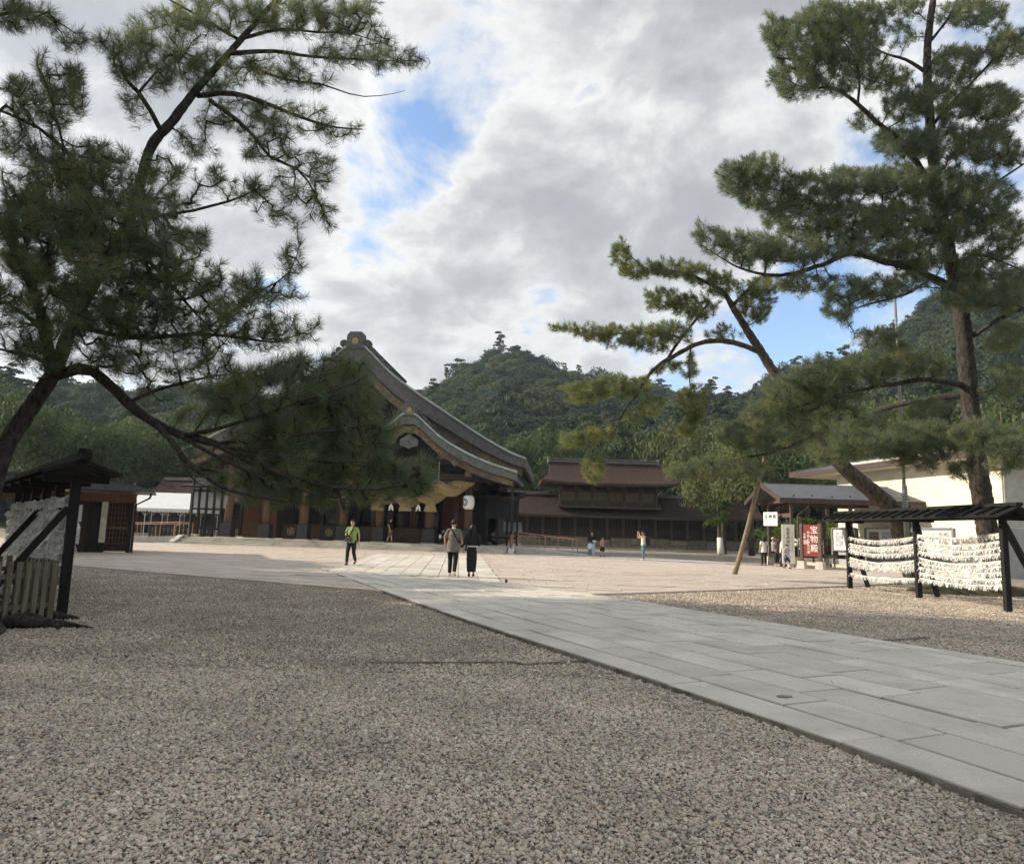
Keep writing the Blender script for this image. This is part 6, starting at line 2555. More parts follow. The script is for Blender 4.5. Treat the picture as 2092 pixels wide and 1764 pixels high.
# ------------------------------------------------------------------ unseen pines added left of the picture to shade the gravel
tk = MB()
pos, dr_ = [], []
for (x, y, h) in ((-15.5, 10.5, 13.0), (-17.0, 4.0, 14.0), (-22.5, 8.0, 17.0), (-19.5, 15.5, 13.5), (-25.5, 22.5, 12.5), (-26.0, 28.5, 9.5), (-15.0, -3.0, 14.0), (-12.0, 2.5, 11.0)):
    sp = spline([(x, y, 0, .35), (x + .3, y + .1, h * .3, .28), (x - .2, y + .3, h * .65, .2), (x + .2, y, h, .05)], .5)
    tk.tube([tuple(p) for p in sp[:, :3]], list(sp[:, 3]), n=10)
    for q in range(30):
        z = h * rng.uniform(.30, 1.0)
        a = rng.uniform(0, 6.283)
        L_ = (1.12 - z / h) * 4.2 + 1.2
        tip = np.array((x + L_ * math.cos(a), y + L_ * math.sin(a), z + .3))
        tk.tube([(x, y, z - .6), ((x + tip[0]) / 2, (y + tip[1]) / 2, z - .1), tuple(tip)], [.08, .05, .015], n=5)
        n = 62
        c0 = np.array((x, y, z))
        pos.append(c0 + (tip - c0) * rng.uniform(.3, 1.05, (n, 1)) + rng.normal(0, 1, (n, 3)) * (.8, .8, .4))
        dr_.append(rng.normal(0, .5, (n, 3)) + (0, 0, .7))
pos, dr_ = np.concatenate(pos), np.concatenate(dr_)
grove = tag(tk.build('shade_grove', 'bark_dark', smooth=True, kind='stuff'), 'unseen grove of pines added left of the picture for shade', 'grove')
gn_instances('shade_grove_foliage', pos, dir_euler(dr_), np.ones((len(pos), 3)) * rng.uniform(2.4, 3.4, (len(pos), 1)), None, SH_C, parent=grove)


# ------------------------------------------------------------------ broadleaf and layered crowns for the woods
def crown_shape(seed, nclump, nleaf, leaf, kind, mname, flat=.75):
    """unit crown (radius about 1, base at z = 0): clumps of leaf faces through a dome, or stacked tiers for pines"""
    r = np.random.default_rng(seed)
    V, F = [], []
    cl_ = []
    if kind == 'dome':
        for k in range(nclump):
            a = r.uniform(0, 6.283)
            ph = math.acos(r.uniform(-.15, 1))
            rr = r.uniform(.55, .85)
            cl_.append((rr * math.sin(ph) * math.cos(a), rr * math.sin(ph) * math.sin(a), .55 + rr * math.cos(ph) * flat, r.uniform(.28, .44), .8))
    else:
        for k in range(nclump):
            z = r.uniform(.15, 1.75)
            a = r.uniform(0, 6.283)
            rr = r.uniform(.1, .80) * (1.25 - z / 1.9)
            cl_.append((rr * math.cos(a), rr * math.sin(a), z, r.uniform(.22, .40) * (1.2 - z / 2.6), .36))
    for (x, y, z, cr, fl) in cl_:
        n = int(nleaf * r.uniform(.7, 1.3))
        q = r.normal(size=(n, 3))
        q /= np.linalg.norm(q, axis=1, keepdims=True)
        q[:, 2] = np.where(q[:, 2] < -.25, -q[:, 2], q[:, 2])
        rad = cr * r.uniform(.72, 1.08, n)
        for i in range(n):
            c = np.array((x, y, z)) + q[i] * rad[i] * (1, 1, fl)
            nn = q[i] + r.normal(0, .55, 3)
            nn /= np.linalg.norm(nn)
            u_ = np.cross(nn, r.normal(size=3))
            u_ /= np.linalg.norm(u_)
            w_ = np.cross(nn, u_)
            s = leaf * r.uniform(.6, 1.35)
            o = len(V)
            V += [tuple(c - u_ * s), tuple(c - w_ * s * .6), tuple(c + u_ * s), tuple(c + w_ * s * .6)]
            F.append((o, o + 1, o + 2, o + 3))
    me = bpy.data.meshes.new('crown_shape')
    me.from_pydata(V, [], F)
    me.materials.append(MATS[mname])
    return me


F_DOME = [crown_shape(100 + k, 22, 120, .046, 'dome', 'forest_leaf') for k in range(4)]
F_PINE = [crown_shape(200 + k, 18, 80, .046, 'tier', 'forest_leaf') for k in range(3)]
N_DOME = [crown_shape(300 + k, 40, 190, .028, 'dome', 'near_leaf') for k in range(3)]
S_PINE = [crown_shape(460 + k, 30, 70, .05, 'tier', 'forest_leaf') for k in range(2)]
Y_PINE = crown_shape(450, 34, 130, .034, 'tier', 'bright_leaf')
N_PINE = [crown_shape(400 + k, 34, 150, .028, 'tier', 'near_leaf') for k in range(2)]
B_DOME = [crown_shape(500 + k, 26, 130, .036, 'dome', 'bright_leaf', .5) for k in range(2)]
f_objs = [bpy.data.objects.new('tree_shape', m) for m in F_DOME + F_PINE]


def hill(name, forest_name, label, ridge, Dr, Df, Db, sub, ntree, size, us, pine_share=.3):
    """terrain between a foot line (Df) and a ridge (Dr) whose skyline bearing is given, wooded all over"""
    ru = np.array([p[0] for p in ridge])
    rv = np.array([p[1] for p in ridge])

    def surf(u, t):
        vr = np.interp(u, ru, rv) + sub
        if t <= 1:
            Y = Df + (Dr - Df) * t
            zr = at(u, vr, Dr)[2]
            z = zr * (t ** .85)
        else:
            Y = Dr + (Db - Dr) * (t - 1)
            zr = at(u, vr, Dr)[2]
            z = zr * (1 - (t - 1) ** 1.5)
        p = at(u, 1085, Y)
        z += 2.0 * math.sin(u * .021 + t * 5) * min(t, 1) + 1.2 * math.sin(u * .05 - t * 9) * min(t, 1)
        return (p[0], Y, max(z, -.4))
    U = np.linspace(us[0], us[1], 50)
    b = MB()
    b.sheet([[surf(u, t) for u in U] for t in np.linspace(0, 2, 26)])
    tag(b.build(name, 'soil', smooth=True), kind='structure')
    P, S_, K = [], [], []
    for k in range(ntree):
        u = rng.uniform(*us)
        t = rng.uniform(0, 1) ** .8 * 1.06
        p = surf(u, t)
        s = size * rng.lognormal(-.10, .25)
        P.append((p[0], p[1], p[2] - s * .15))
        isP = rng.uniform() < pine_share
        K.append(4 + rng.integers(0, 3) if isP else rng.integers(0, 4))
        S_.append((s * (.85 if isP else 1), s * (.85 if isP else 1), s * rng.uniform(.8, 1.15)))
    E = np.stack([rng.normal(0, .06, ntree), rng.normal(0, .06, ntree), rng.uniform(0, 6.28, ntree)], 1)
    o = gn_instances(forest_name, P, E, S_, None, f_objs, extra=K)
    tag(o, label, 'forest', kind='stuff')
    return surf


rA = [(500, 960), (640, 915), (760, 868), (820, 838), (862, 806), (900, 768), (950, 742), (1000, 728), (1040, 724), (1080, 738), (1130, 756), (1200, 772), (1300, 792), (1400, 812), (1500, 830), (1600, 850)]
sfA = hill('hill', 'hill_forest', 'dense wooded hill behind the shrine buildings', rA, 285, 105, 420, 22, 2300, 4.3, (480, 1640))
rB = [(1260, 900), (1330, 850), (1400, 815), (1480, 798), (1560, 792), (1640, 775), (1710, 758), (1780, 722), (1850, 678), (1900, 645), (2000, 596), (2092, 560), (2250, 500), (2500, 470)]
sfB = hill('hill', 'slope_forest', 'wooded slope rising on the right behind the treasure hall', rB, 200, 85, 300, 28, 1500, 3.9, (1260, 2450))
rC = [(-500, 700), (-200, 735), (0, 775), (70, 800), (160, 806), (260, 800), (340, 792), (420, 800), (520, 830), (620, 870), (720, 930)]
sfC = hill('hill', 'west_forest', 'wooded slope on the left behind the office and tent', rC, 210, 92, 320, 24, 1300, 3.9, (-480, 720))


# ------------------------------------------------------------------ single trees that stand out
def tree(name, label, base, h, r, me, group=None, trunk=.22, mk='bark', lean=0.0, hscale=None):
    t = thing(name, label, 'tree', base, rng.uniform(0, 6), group)
    b = MB()
    b.tube([(0, 0, -.3), (lean * .4, 0, h * .35), (lean, 0, h * .85)], [trunk, trunk * .75, trunk * .25], n=8)
    b.build('trunk', mk, t, smooth=True)
    o = bpy.data.objects.new('crown', me)
    C.objects.link(o)
    o.parent = t
    hs = (h * .86 if hscale is None else hscale)
    o.location = (lean * .8, 0, h - hs)
    top = max(v.co.z for v in me.vertices)
    o.scale = (r, r, hs / top)
    o['kind'] = 'stuff'
    return t


sky_trees = [
    ('tall layered pine standing on the summit of the central hill', sfA, 1008, 1.0, 14.5, 5.0, 1, ()),
    ('low pine just right of the tall summit pine', sfA, 1046, 1.0, 8.0, 4.2, 1, ()),
    ('spindly pine on the left shoulder of the central hill', sfA, 898, .98, 14.0, 2.6, 1, ()),
    ('second pine on the left shoulder of the central hill', sfA, 914, 1.0, 9.0, 3.0, 1, ()),
    ('pine at the right end of the central summit', sfA, 1100, 1.0, 8.0, 3.2, 1, ()),
    ('dark pine left of a pair on the ridge right of the summit', sfA, 1145, 1.0, 11.5, 2.6, 1, ()),
    ('dark pine right of a pair on the ridge right of the summit', sfA, 1176, 1.0, 12.0, 3.0, 1, ()),
    ('ridge pine left of the gap above the shelter', sfB, 1655, 1.0, 9.0, 2.6, 1, ()),
    ('ridge pine above the shelter left of the flagpole', sfB, 1705, 1.0, 9.5, 2.8, 1, ()),
    ('ridge pine just left of the flagpole', sfB, 1760, 1.0, 8.5, 2.8, 1, ()),
    ('ridge conifer just right of the flagpole', sfB, 1845, 1.0, 8.0, 2.4, 1, ()),
    ('ridge conifer beside the tall right pine trunk', sfB, 1905, 1.0, 8.0, 2.4, 1, ()),
]
for lab, sf, u, t_, h, r, pn_, _ in sky_trees:
    p = sf(u, t_)
    tree('ridge_pine', lab, (p[0], p[1], p[2] - .5), h, r, S_PINE[int(rng.integers(0, 2))], 'trees on the skyline', trunk=.34)

foot = [
    (1478, 68, 905, 3.6, 1, 'sunlit tree right of the gate behind the white wrapped pine'),
    (1535, 66, 880, 3.8, 0, 'sunlit tree just left of the shelter behind the prop log'),
    (1588, 64, 890, 3.6, 2, 'sunlit tree above the shelter gable'),
    (1650, 66, 880, 3.8, 1, 'sunlit tree above the shelter ridge'),  # (bearing, Y, top v, crown radius, shape, label)
    (-10, 82, 770, 6.5, 0, 'big broadleaf tree at the far left edge behind the pine trunk'),
    (90, 88, 815, 6.0, 1, 'yellow-green broadleaf tree above the left fortune rack'),
    (190, 84, 850, 5.5, 2, 'broadleaf tree above the office roof'),
    (275, 90, 845, 5.8, 0, 'broadleaf tree between the office and the tent'),
    (365, 93, 850, 5.6, 1, 'broadleaf tree above the white tent'),
    (455, 98, 855, 6.0, 2, 'broadleaf tree behind the cloister wing'),
    (1100, 96, 862, 6.0, 1, 'broadleaf tree above the left end of the gate roof'),
    (1010, 92, 880, 5.0, 0, 'broadleaf tree behind the right eave of the worship hall'),
    (1200, 99, 842, 6.0, 3, 'pine behind the gate roof, left of its centre'),
    (1290, 97, 850, 6.0, 4, 'pine behind the gate roof, right of its centre'),
    (1375, 94, 845, 6.0, 0, 'dark tree at the right end of the gate roof'),
    (1455, 90, 850, 6.2, 1, 'broadleaf tree left of the prop log'),
    (1535, 84, 850, 5.8, 2, 'broadleaf tree behind the prop log'),
    (1610, 80, 840, 5.8, 0, 'broadleaf tree behind the shelter roof'),
    (1690, 76, 850, 5.4, 1, 'broadleaf tree between the shelter and the cream hall'),
    (1800, 78, 800, 6.4, 2, 'broadleaf tree behind the cream hall roof'),
    (1930, 80, 770, 6.6, 3, 'pine behind the cream hall, left of the tall trunk'),
    (2060, 74, 790, 6.2, 0, 'broadleaf tree at the right edge behind the cream hall'),
]
for u, Y, vt, r, k, lab in foot:
    p = at(u, 1085, Y)
    top = float(at(u, vt, Y)[2])
    tree('broadleaf_tree' if k < 3 else 'background_pine', lab, (float(p[0]), Y, 0), top, r, N_DOME[k] if k < 3 else N_PINE[k - 3], 'trees at the foot of the hills', trunk=.3, hscale=top * .86)

# small pine with a white-wrapped trunk
pw = at(1472, 1117, 66.0)
t = tree('young_pine', 'young pine with white wrapped trunk right of the gate', (float(pw[0]), 66.0, 0.05), float(at(1465, 985, 66.0)[2]), 1.9, Y_PINE, None, trunk=.24, lean=-.35, hscale=float(at(1465, 990, 66.0)[2]) - 1.7)
b = MB()
b.tube([(.04, 0, 0), (-.02, 0, .75), (-.06, 0, 1.5)], [.34, .29, .26], n=14)
b.build('trunk_wrap', 'wrap_white', t, smooth=True)
# shrubs
for (u, v, Y, r, h, lab, me) in ((1590, 1130, 56, 2.2, 2.6, 'ochre green shrub seen through the shelter', 1), (1660, 1128, 52, 2.6, 3.4, 'bright green bush seen through the shelter', 0), (1725, 1128, 50, 2.0, 3.0, 'green bush beside the cream hall corner', 1),
                                 (345, 1000, 72.5, 2.3, 4.9, 'light green shrub showing over the left of the tent', 0), (395, 1000, 72.8, 2.2, 4.8, 'light green shrub showing over the right of the tent', 1)):
    p = at(u, 1085, Y)
    t = thing('shrub', lab, 'shrub', (float(p[0]), Y, 0), 0, 'shrubs')
    b = MB()
    b.tube([(0, 0, 0), (.05, 0, h * .5)], [.09, .04], n=6)
    b.build('stem', 'bark', t)
    o = bpy.data.objects.new('foliage', B_DOME[me])
    C.objects.link(o)
    o.parent = t
    o.location = (0, 0, .05 if h < 4 else h - 2.2)
    o.scale = (r, r * .8, (h / 1.25) if h < 4 else 1.5)
    o['kind'] = 'stuff'
b = MB()
for k in range(26):
    q = at(rng.uniform(1610, 1680), 1112 + rng.uniform(-12, 10), 47.5 + rng.uniform(-.5, .8))
    b.ell(tuple(q), (.14, .14, .11), 7, 5)
fl = b.build('hydrangea_flowers', 'white_paper', None, smooth=True, kind='stuff')
tag(fl, 'white hydrangea flower heads in front of the green bush', 'flowers')
# ------------------------------------------------------------------ people
mat('skin', (.52, .33, .24), .6, .08, 8)
mat('hair_black', (.012, .011, .011), .5, .2, 30)
mat('hair_brown', (.045, .026, .016), .5, .2, 30)
mat('cloth_lime', (.30, .41, .12), .8, .10, 8, .2, 30)
mat('cloth_navy', (.018, .022, .035), .85, .15, 8, .2, 30)
mat('cloth_black', (.018, .018, .020), .85, .2, 8, .2, 30)
mat('cloth_taupe', (.185, .165, .145), .85, .14, 10, .3, 30)
mat('cloth_white', (.74, .73, .70), .8, .06, 8, .2, 30)
mat('cloth_cream', (.62, .55, .40), .8, .06, 8, .2, 30)
mat('cloth_olive', (.12, .14, .055), .85, .12, 8, .2, 30)
mat('cloth_jeans', (.10, .17, .25), .85, .15, 10, .2, 40)
mat('cloth_paleblue', (.50, .62, .72), .85, .08, 10)
mat('cloth_pink', (.42, .27, .25), .85, .10, 10)
mat('cloth_grey', (.40, .40, .41), .85, .10, 10)
mat('cloth_denim', (.035, .05, .09), .85, .12, 10)
mat('bag_navy', (.020, .026, .045), .7, .15, 10)
mat('bag_grey', (.10, .095, .09), .7, .15, 10)
mat('shoe_white', (.72, .71, .69), .6, .05, 8)
mat('shoe_dark', (.03, .024, .020), .6, .1, 8)


def soften(o, vox, smooth=3):
    md = o.modifiers.new('fuse', 'REMESH')
    md.mode = 'VOXEL'
    md.voxel_size = vox
    md.use_smooth_shade = True
    if smooth:
        ms = o.modifiers.new('relax', 'SMOOTH')
        ms.factor = .5
        ms.iterations = smooth
    return o


def person(label, loc, face, h=1.70, pose=None, top=None, bottom=None, shoes='shoe_dark', hair='hair_black', hair_len=0.0, extras=(), vox=.016, turn=0.0, group=None):
    """a standing or walking figure; local frame: facing -y, person's right at -x; lengths for a 1.70 m body"""
    k = h / 1.70
    t = thing('person', label, 'person', loc, face, group)
    fr = WM[t.name] @ Matrix.Scale(k, 4)
    P = dict(hipL=(.09, 0, .88), hipR=(-.09, 0, .88), kneeL=(.10, -.02, .48), kneeR=(-.10, -.02, .48), footL=(.11, .0, .07), footR=(-.11, .0, .07),
             shL=(.162, .0, 1.352), shR=(-.162, .0, 1.352), elL=(.23, .03, 1.10), elR=(-.23, .03, 1.10), haL=(.24, -.05, .86), haR=(-.24, -.05, .86), toeL=0, toeR=0, chest=(0, 0, 1.22), neck=(0, .0, 1.42), head=(0, -.02, 1.57), waist=(0, 0, 1.02), pel=(0, 0, .92))
    P.update(pose or {})
    V = {a: (Vector(b) if hasattr(b, '__len__') else b) for a, b in P.items()}
    hd = V['head']
    RT = Matrix.Rotation(turn, 3, 'Z')
    # --- body: one continuous skin
    b = MB()
    b.tube([V['pel'] - Vector((0, 0, .06)), V['waist'], V['chest'], V['neck'] - Vector((0, 0, .04)), V['neck'] + Vector((0, 0, .03)), hd - Vector((0, -.01, .06))],
           [(.13, .095), (.115, .085), (.145, .10), (.07, .06), (.048, .050), (.045, .05)], n=14)
    b.ell(hd, (.074, .092, .112), 14, 10)
    b.ell(hd + RT @ Vector((0, -.035, -.062)), (.050, .052, .048), 10, 7)            # jaw
    b.ell(hd + RT @ Vector((0, -.096, -.012)), (.013, .018, .022), 8, 6)             # nose
    b.ell(hd + RT @ Vector((0, -.088, -.055)), (.020, .010, .008), 8, 5)             # lips
    for s in (-1, 1):
        b.ell(hd + RT @ Vector((s * .076, .005, -.012)), (.012, .020, .030), 8, 6)   # ears
    for a in 'LR':
        b.tube([V['hip' + a], (V['hip' + a] + V['knee' + a]) / 2, V['knee' + a], (V['knee' + a] * .6 + V['foot' + a] * .4), V['foot' + a]], [.085, .075, .055, .056, .036], n=10)
        f = V['foot' + a]
        b.tube([f + Vector((0, .03, -.03)), f + Vector((0, -.06, -.035)), f + Vector((0, -.16, -.045))], [.036, .036, .022], n=8)
        b.tube([V['chest'] + Vector((0, 0, .10)), V['sh' + a], (V['sh' + a] + V['el' + a]) / 2, V['el' + a], (V['el' + a] + V['ha' + a]) / 2, V['ha' + a]], [.06, .052, .046, .036, .036, .025], n=9)
        # palm
        d = (V['ha' + a] - V['el' + a]).normalized()
        b.tube([V['ha' + a] - d * .02, V['ha' + a] + d * .04, V['ha' + a] + d * .085], [(.026, .018), (.038, .016), (.036, .014)], n=8)
    body = soften(b.build('body', 'skin', t, frame=fr), vox)
    # fingers, each bent a little, thumb from the side of the palm
    b = MB()
    for a in 'LR':
        s = 1 if a == 'L' else -1
        d = (V['ha' + a] - V['el' + a]).normalized()
        side = d.cross(Vector((s, 0, 0)))
        side = side.normalized() if side.length > .1 else Vector((0, 1, 0))
        cu = d.cross(side).normalized() * (-s)
        base = V['ha' + a] + d * .078
        for q, ln in enumerate((.062, .070, .066, .052)):
            r0 = base + side * (.026 - .0175 * q)
            b.tube([r0, r0 + d * ln * .5 + cu * .004, r0 + d * ln * .85 + cu * .020, r0 + d * ln * .95 + cu * .034], [.0088, .0084, .0078, .006], n=6)
        r0 = V['ha' + a] + d * .02 + side * .030
        b.tube([r0, r0 + d * .03 + side * .022 + cu * .008, r0 + d * .058 + side * .026 + cu * .016], [.0105, .0095, .0075], n=6)
    b.build('fingers', 'skin', body, frame=fr, smooth=True)
    b = MB()
    for s in (-1, 1):
        b.ell(hd + RT @ Vector((s * .030, -.090, .012)), (.011, .007, .006), 8, 5)
        b.beam(hd + RT @ Vector((s * .014, -.095, .034)), hd + RT @ Vector((s * .046, -.086, .036)), .006, .006)
    b.build('eyes', 'hair_black', body, frame=fr)
    # --- hair
    b = MB()
    b.ell(hd + RT @ Vector((0, .020, .028)), (.084, .094, .094), 14, 10)
    b.ell(hd + RT @ Vector((0, -.055, .078)), (.066, .046, .030), 10, 6)
    for s in (-1, 1):
        b.ell(hd + RT @ Vector((s * .070, .01, .02)), (.022, .05, .05), 8, 6)
    if hair_len > 0:
        b.tube([hd + RT @ Vector((0, .05, .03)), hd + RT @ Vector((0, .085, -.10)), hd + RT @ Vector((0, .10, -.10 - hair_len))], [(.080, .065), (.088, .05), (.070, .03)], n=12)
        for s in (-1, 1):
            b.tube([hd + RT @ Vector((s * .07, .02, .04)), hd + RT @ Vector((s * .088, .01, -.08)), hd + RT @ Vector((s * .085, .03, -.08 - hair_len * .7))], [.03, .032, .02], n=8)
    soften(b.build('hair', hair, t, frame=fr), .012, 2)
    # --- top
    if top:
        m, sleeve, hem, loose = top
        b = MB()
        zh = V['pel'].z - hem
        L_ = loose
        b.tube([Vector((V['pel'].x, V['pel'].y, zh)), V['pel'] + Vector((0, 0, .04)), V['waist'] + Vector((0, 0, .06)), V['chest'] + Vector((0, 0, .03)), V['neck'] - Vector((0, 0, .07)), V['neck'] - Vector((0, 0, .02))],
               [(.158 + L_, .120 + L_), (.155 + L_ * .9, .118 + L_ * .8), (.140 + L_ * .8, .106 + L_ * .7), (.162 + L_ * .4, .118 + L_ * .4), (.112, .085), (.064, .060)], n=18)
        for a in 'LR':
            e = V['el' + a]
            s_, hnd = V['sh' + a], V['ha' + a]
            if sleeve <= 1:
                tip = s_ + (e - s_) * sleeve
                b.tube([V['chest'] + Vector((0, 0, .11)), s_, (s_ + tip) / 2, tip], [.075, .064 + L_ * .1, .062 + L_ * .2, .062 + L_ * .35], n=10)
            else:
                tip = e + (hnd - e) * (sleeve - 1)
                b.tube([V['chest'] + Vector((0, 0, .11)), s_, (s_ + e) / 2, e, tip], [.08, .070 + L_ * .2, .062 + L_ * .3, .054 + L_ * .3, .044 + L_ * .4], n=10)
        soften(b.build('top', m, t, frame=fr), vox, 2)
    # --- trousers, shorts or skirt
    if bottom:
        m, kind, ln = bottom
        b = MB()
        if kind == 'skirt':
            z0 = V['pel'].z + .07
            f0 = (V['footL'] + V['footR']) / 2
            zb = .15 + (1 - ln) * .78
            b.tube([(V['pel'].x, V['pel'].y, z0), (V['pel'].x, V['pel'].y, z0 - .14), (f0.x * .5, f0.y * .5 + V['pel'].y * .5, (z0 + zb) / 2), (f0.x, f0.y, zb + .05), (f0.x, f0.y, zb)],
                   [(.118, .09), (.165, .130), (.172, .150), (.150, .140), (.140, .130)], n=22)
            soften(b.build('skirt', m, t, frame=fr), vox, 2)
        else:
            b.tube([V['pel'] + Vector((0, 0, .10)), V['pel'], V['pel'] - Vector((0, 0, .07))], [(.140, .105), (.156, .118), (.150, .115)], n=16)
            for a in 'LR':
                hp, kn, ft = V['hip' + a], V['knee' + a], V['foot' + a]
                wd = 1.0 if kind == 'slim' else 1.25
                if ln <= .5:
                    tip = hp + (kn - hp) * (ln / .5)
                    b.tube([hp + Vector((0, 0, .03)), (hp + tip) / 2, tip], [.098 * wd, .094 * wd, .088 * wd], n=12)
                else:
                    tip = kn + (ft - kn) * ((ln - .5) / .5)
                    b.tube([hp + Vector((0, 0, .03)), (hp + kn) / 2, kn, (kn + tip) / 2, tip], [.098 * wd, .088 * wd, .071 * wd, .066 * wd, .056 * wd], n=12)
            soften(b.build('trousers' if ln > .5 else 'shorts', m, t, frame=fr), vox, 2)
    for a in 'LR':
        f = V['foot' + a]
        tl = V['toe' + a] or 0
        b = MB()
        up = Vector((0, math.sin(tl) * .16, 0))
        b.tube([f + Vector((0, .06, -.020 + .02 * tl)), f + Vector((0, .0, -.025)), f + Vector((0, -.09, -.032 - .09 * tl)), f + Vector((0, -.17, -.042 - .13 * tl))], [(.042, .040), (.046, .050), (.046, .036), (.030, .022)], n=10)
        soften(b.build('shoe', shoes, t, frame=fr), .011, 1)
    for nm, m, fn in extras:
        b = MB()
        fn(b, V)
        b.build(nm, m, t, frame=fr, smooth=True, bevel=.01 if 'bag' in nm or 'pack' in nm else 0)
    return t


def strap(a, b_, w=.022):
    def f(mb, V):
        A, B = Vector(a), Vector(b_)
        mid = (A + B) / 2 + Vector((0, (A.y + B.y) / 2 * .35, 0))
        mb.tube([A, (A * .6 + mid * .4), mid, (B * .6 + mid * .4), B], [(w, .006)] * 5, n=6)
    return f


def bag(c, s, rz=0):
    return lambda mb, V: mb.box(c, s, rz=rz, taper=.86)


PZ = PLZ
person('man in lime green t-shirt walking towards the viewer with a camera at his waist', (-5.87, 27.3, PZ), R(-6), 1.71,
       dict(kneeR=(-.10, -.13, .49), footR=(-.10, -.16, .075), kneeL=(.10, -.03, .47), footL=(.11, .20, .16), toeL=.5, elR=(-.26, .04, 1.11), haR=(-.13, -.19, 1.04), elL=(.25, .05, 1.10), haL=(.27, -.02, .85)),
       top=('cloth_lime', .55, .10, .018), bottom=('cloth_navy', 'slim', .96), shoes='shoe_dark', vox=.013,
       extras=(('strap', 'cloth_black', strap((.10, -.11, 1.42), (-.10, -.15, .98))), ('camera_bag', 'bag_grey', bag((-.06, -.20, .95), (.26, .12, .17))), ('camera', 'cloth_black', bag((-.10, -.23, 1.06), (.15, .10, .10)))))
person('man in loose taupe shirt and black trousers walking away beside the woman in black', (-1.70, 22.4, PZ + .01), R(180 - 6), 1.74,
       dict(kneeL=(.09, -.10, .49), footL=(.10, -.13, .075), kneeR=(-.09, .02, .47), footR=(-.09, .17, .13), toeR=.45, elR=(-.25, .02, 1.08), haR=(-.30, -.06, .84), elL=(.25, .04, 1.09), haL=(.25, -.10, .88)),
       top=('cloth_taupe', .88, .20, .040), bottom=('cloth_black', 'slim', .97), shoes='shoe_white', vox=.013,
       extras=(('collar', 'cloth_white', lambda mb, V: mb.tube([(0, .005, 1.405), (0, .005, 1.44)], [(.072, .068), (.060, .058)], n=14)), ('strap', 'cloth_black', strap((.06, .13, 1.42), (-.22, .14, .98), .020))))
person('woman in long black skirt and black top holding hands with the man in taupe', (-1.12, 22.45, PZ + .01), R(180 + 4), 1.60,
       dict(kneeL=(.07, -.06, .48), footL=(.07, -.06, .075), kneeR=(-.07, .0, .47), footR=(-.07, .10, .09), elL=(.24, .03, 1.10), haL=(.40, .0, .90), elR=(-.26, .04, 1.10), haR=(-.20, -.14, 1.00)),
       top=('cloth_black', 1.75, -.03, .030), bottom=('cloth_black', 'skirt', .98), shoes='cloth_black', hair_len=.30, vox=.013,
       extras=(('waistband', 'cloth_white', lambda mb, V: mb.tube([(0, 0, .965), (0, 0, 1.0)], [(.190, .150), (.180, .142)], n=20)), ('handbag', 'cloth_black', bag((.20, .06, .92), (.07, .16, .18))), ('strap', 'cloth_black', strap((.10, .12, 1.38), (.22, .10, .92), .014))))
fh = lambda x, y, z=.5: tuple(HF @ Vector((x, y, z)))
person('man in black cap, black t-shirt and olive shorts walking on the platform', fh(14.05, 1.75, .50), R(85), 1.68,
       dict(kneeR=(-.09, -.14, .49), footR=(-.09, -.18, .075), kneeL=(.09, .06, .48), footL=(.09, .22, .12), toeL=.4),
       top=('cloth_black', .6, .08, .02), bottom=('cloth_olive', 'wide', .52), shoes='shoe_dark',
       extras=(('cap', 'cloth_black', lambda mb, V: (mb.ell((0, .0, 1.63), (.095, .11, .075), 12, 8), mb.box((0, -.13, 1.60), (.14, .12, .015)))), ('shirt_print', 'cloth_white', lambda mb, V: mb.box((-.06, .148, 1.22), (.12, .012, .16)))))
person('person in dark clothes crouching on the platform beside the right columns', fh(17.55, 2.0, .50), R(70), 1.62,
       dict(pel=(0, .12, .34), waist=(0, .08, .46), chest=(0, -.04, .66), neck=(0, -.10, .84), head=(0, -.16, .98), hipL=(.09, .10, .32), hipR=(-.09, .10, .32), kneeL=(.12, -.26, .46), kneeR=(-.12, -.26, .42), footL=(.11, -.10, .07), footR=(-.11, -.12, .07),
            shL=(.17, -.06, .79), shR=(-.17, -.06, .79), elL=(.20, -.25, .58), elR=(-.20, -.25, .58), haL=(.08, -.38, .52), haR=(-.08, -.38, .52)),
       top=('cloth_navy', 1.6, .04, .02), bottom=('cloth_black', 'slim', .95), extras=(('white_bag', 'cloth_white', bag((-.24, -.05, .55), (.10, .16, .26))),))
person('man with navy backpack and jeans raising a camera to his eye', (float(at(1314, 1143, 43.0)[0]), 43.0, PZ), R(-78), 1.72,
       dict(elL=(.20, -.24, 1.34), haL=(.06, -.30, 1.55), elR=(-.22, -.26, 1.30), haR=(-.05, -.32, 1.56), footL=(.11, -.04, .07), footR=(-.11, .06, .07), head=(0, -.03, 1.58)),
       top=('cloth_cream', .9, .06, .02), bottom=('cloth_jeans', 'slim', .97), shoes='shoe_white',
       extras=(('backpack', 'bag_navy', lambda mb, V: (mb.box((0, .25, 1.15), (.31, .22, .50), taper=.84), mb.box((0, .37, 1.05), (.24, .06, .26)))), ('camera', 'cloth_black', bag((0, -.24, 1.57), (.14, .10, .09)))))
wz = PLZ + .01
person('woman in black sweater and pale trousers standing behind a toddler', (float(at(1208, 1136, 47.5)[0]), 47.3, wz), R(4), 1.62,
       dict(elL=(.24, -.02, 1.12), haL=(.10, -.20, 1.02), elR=(-.25, .0, 1.10), haR=(-.22, -.16, .92)),
       top=('cloth_black', 1.8, .06, .02), bottom=('cloth_paleblue', 'wide', .97), shoes='shoe_white', hair_len=.18, extras=(('bundle', 'cloth_white', bag((.12, -.24, 1.02), (.24, .12, .12))),))
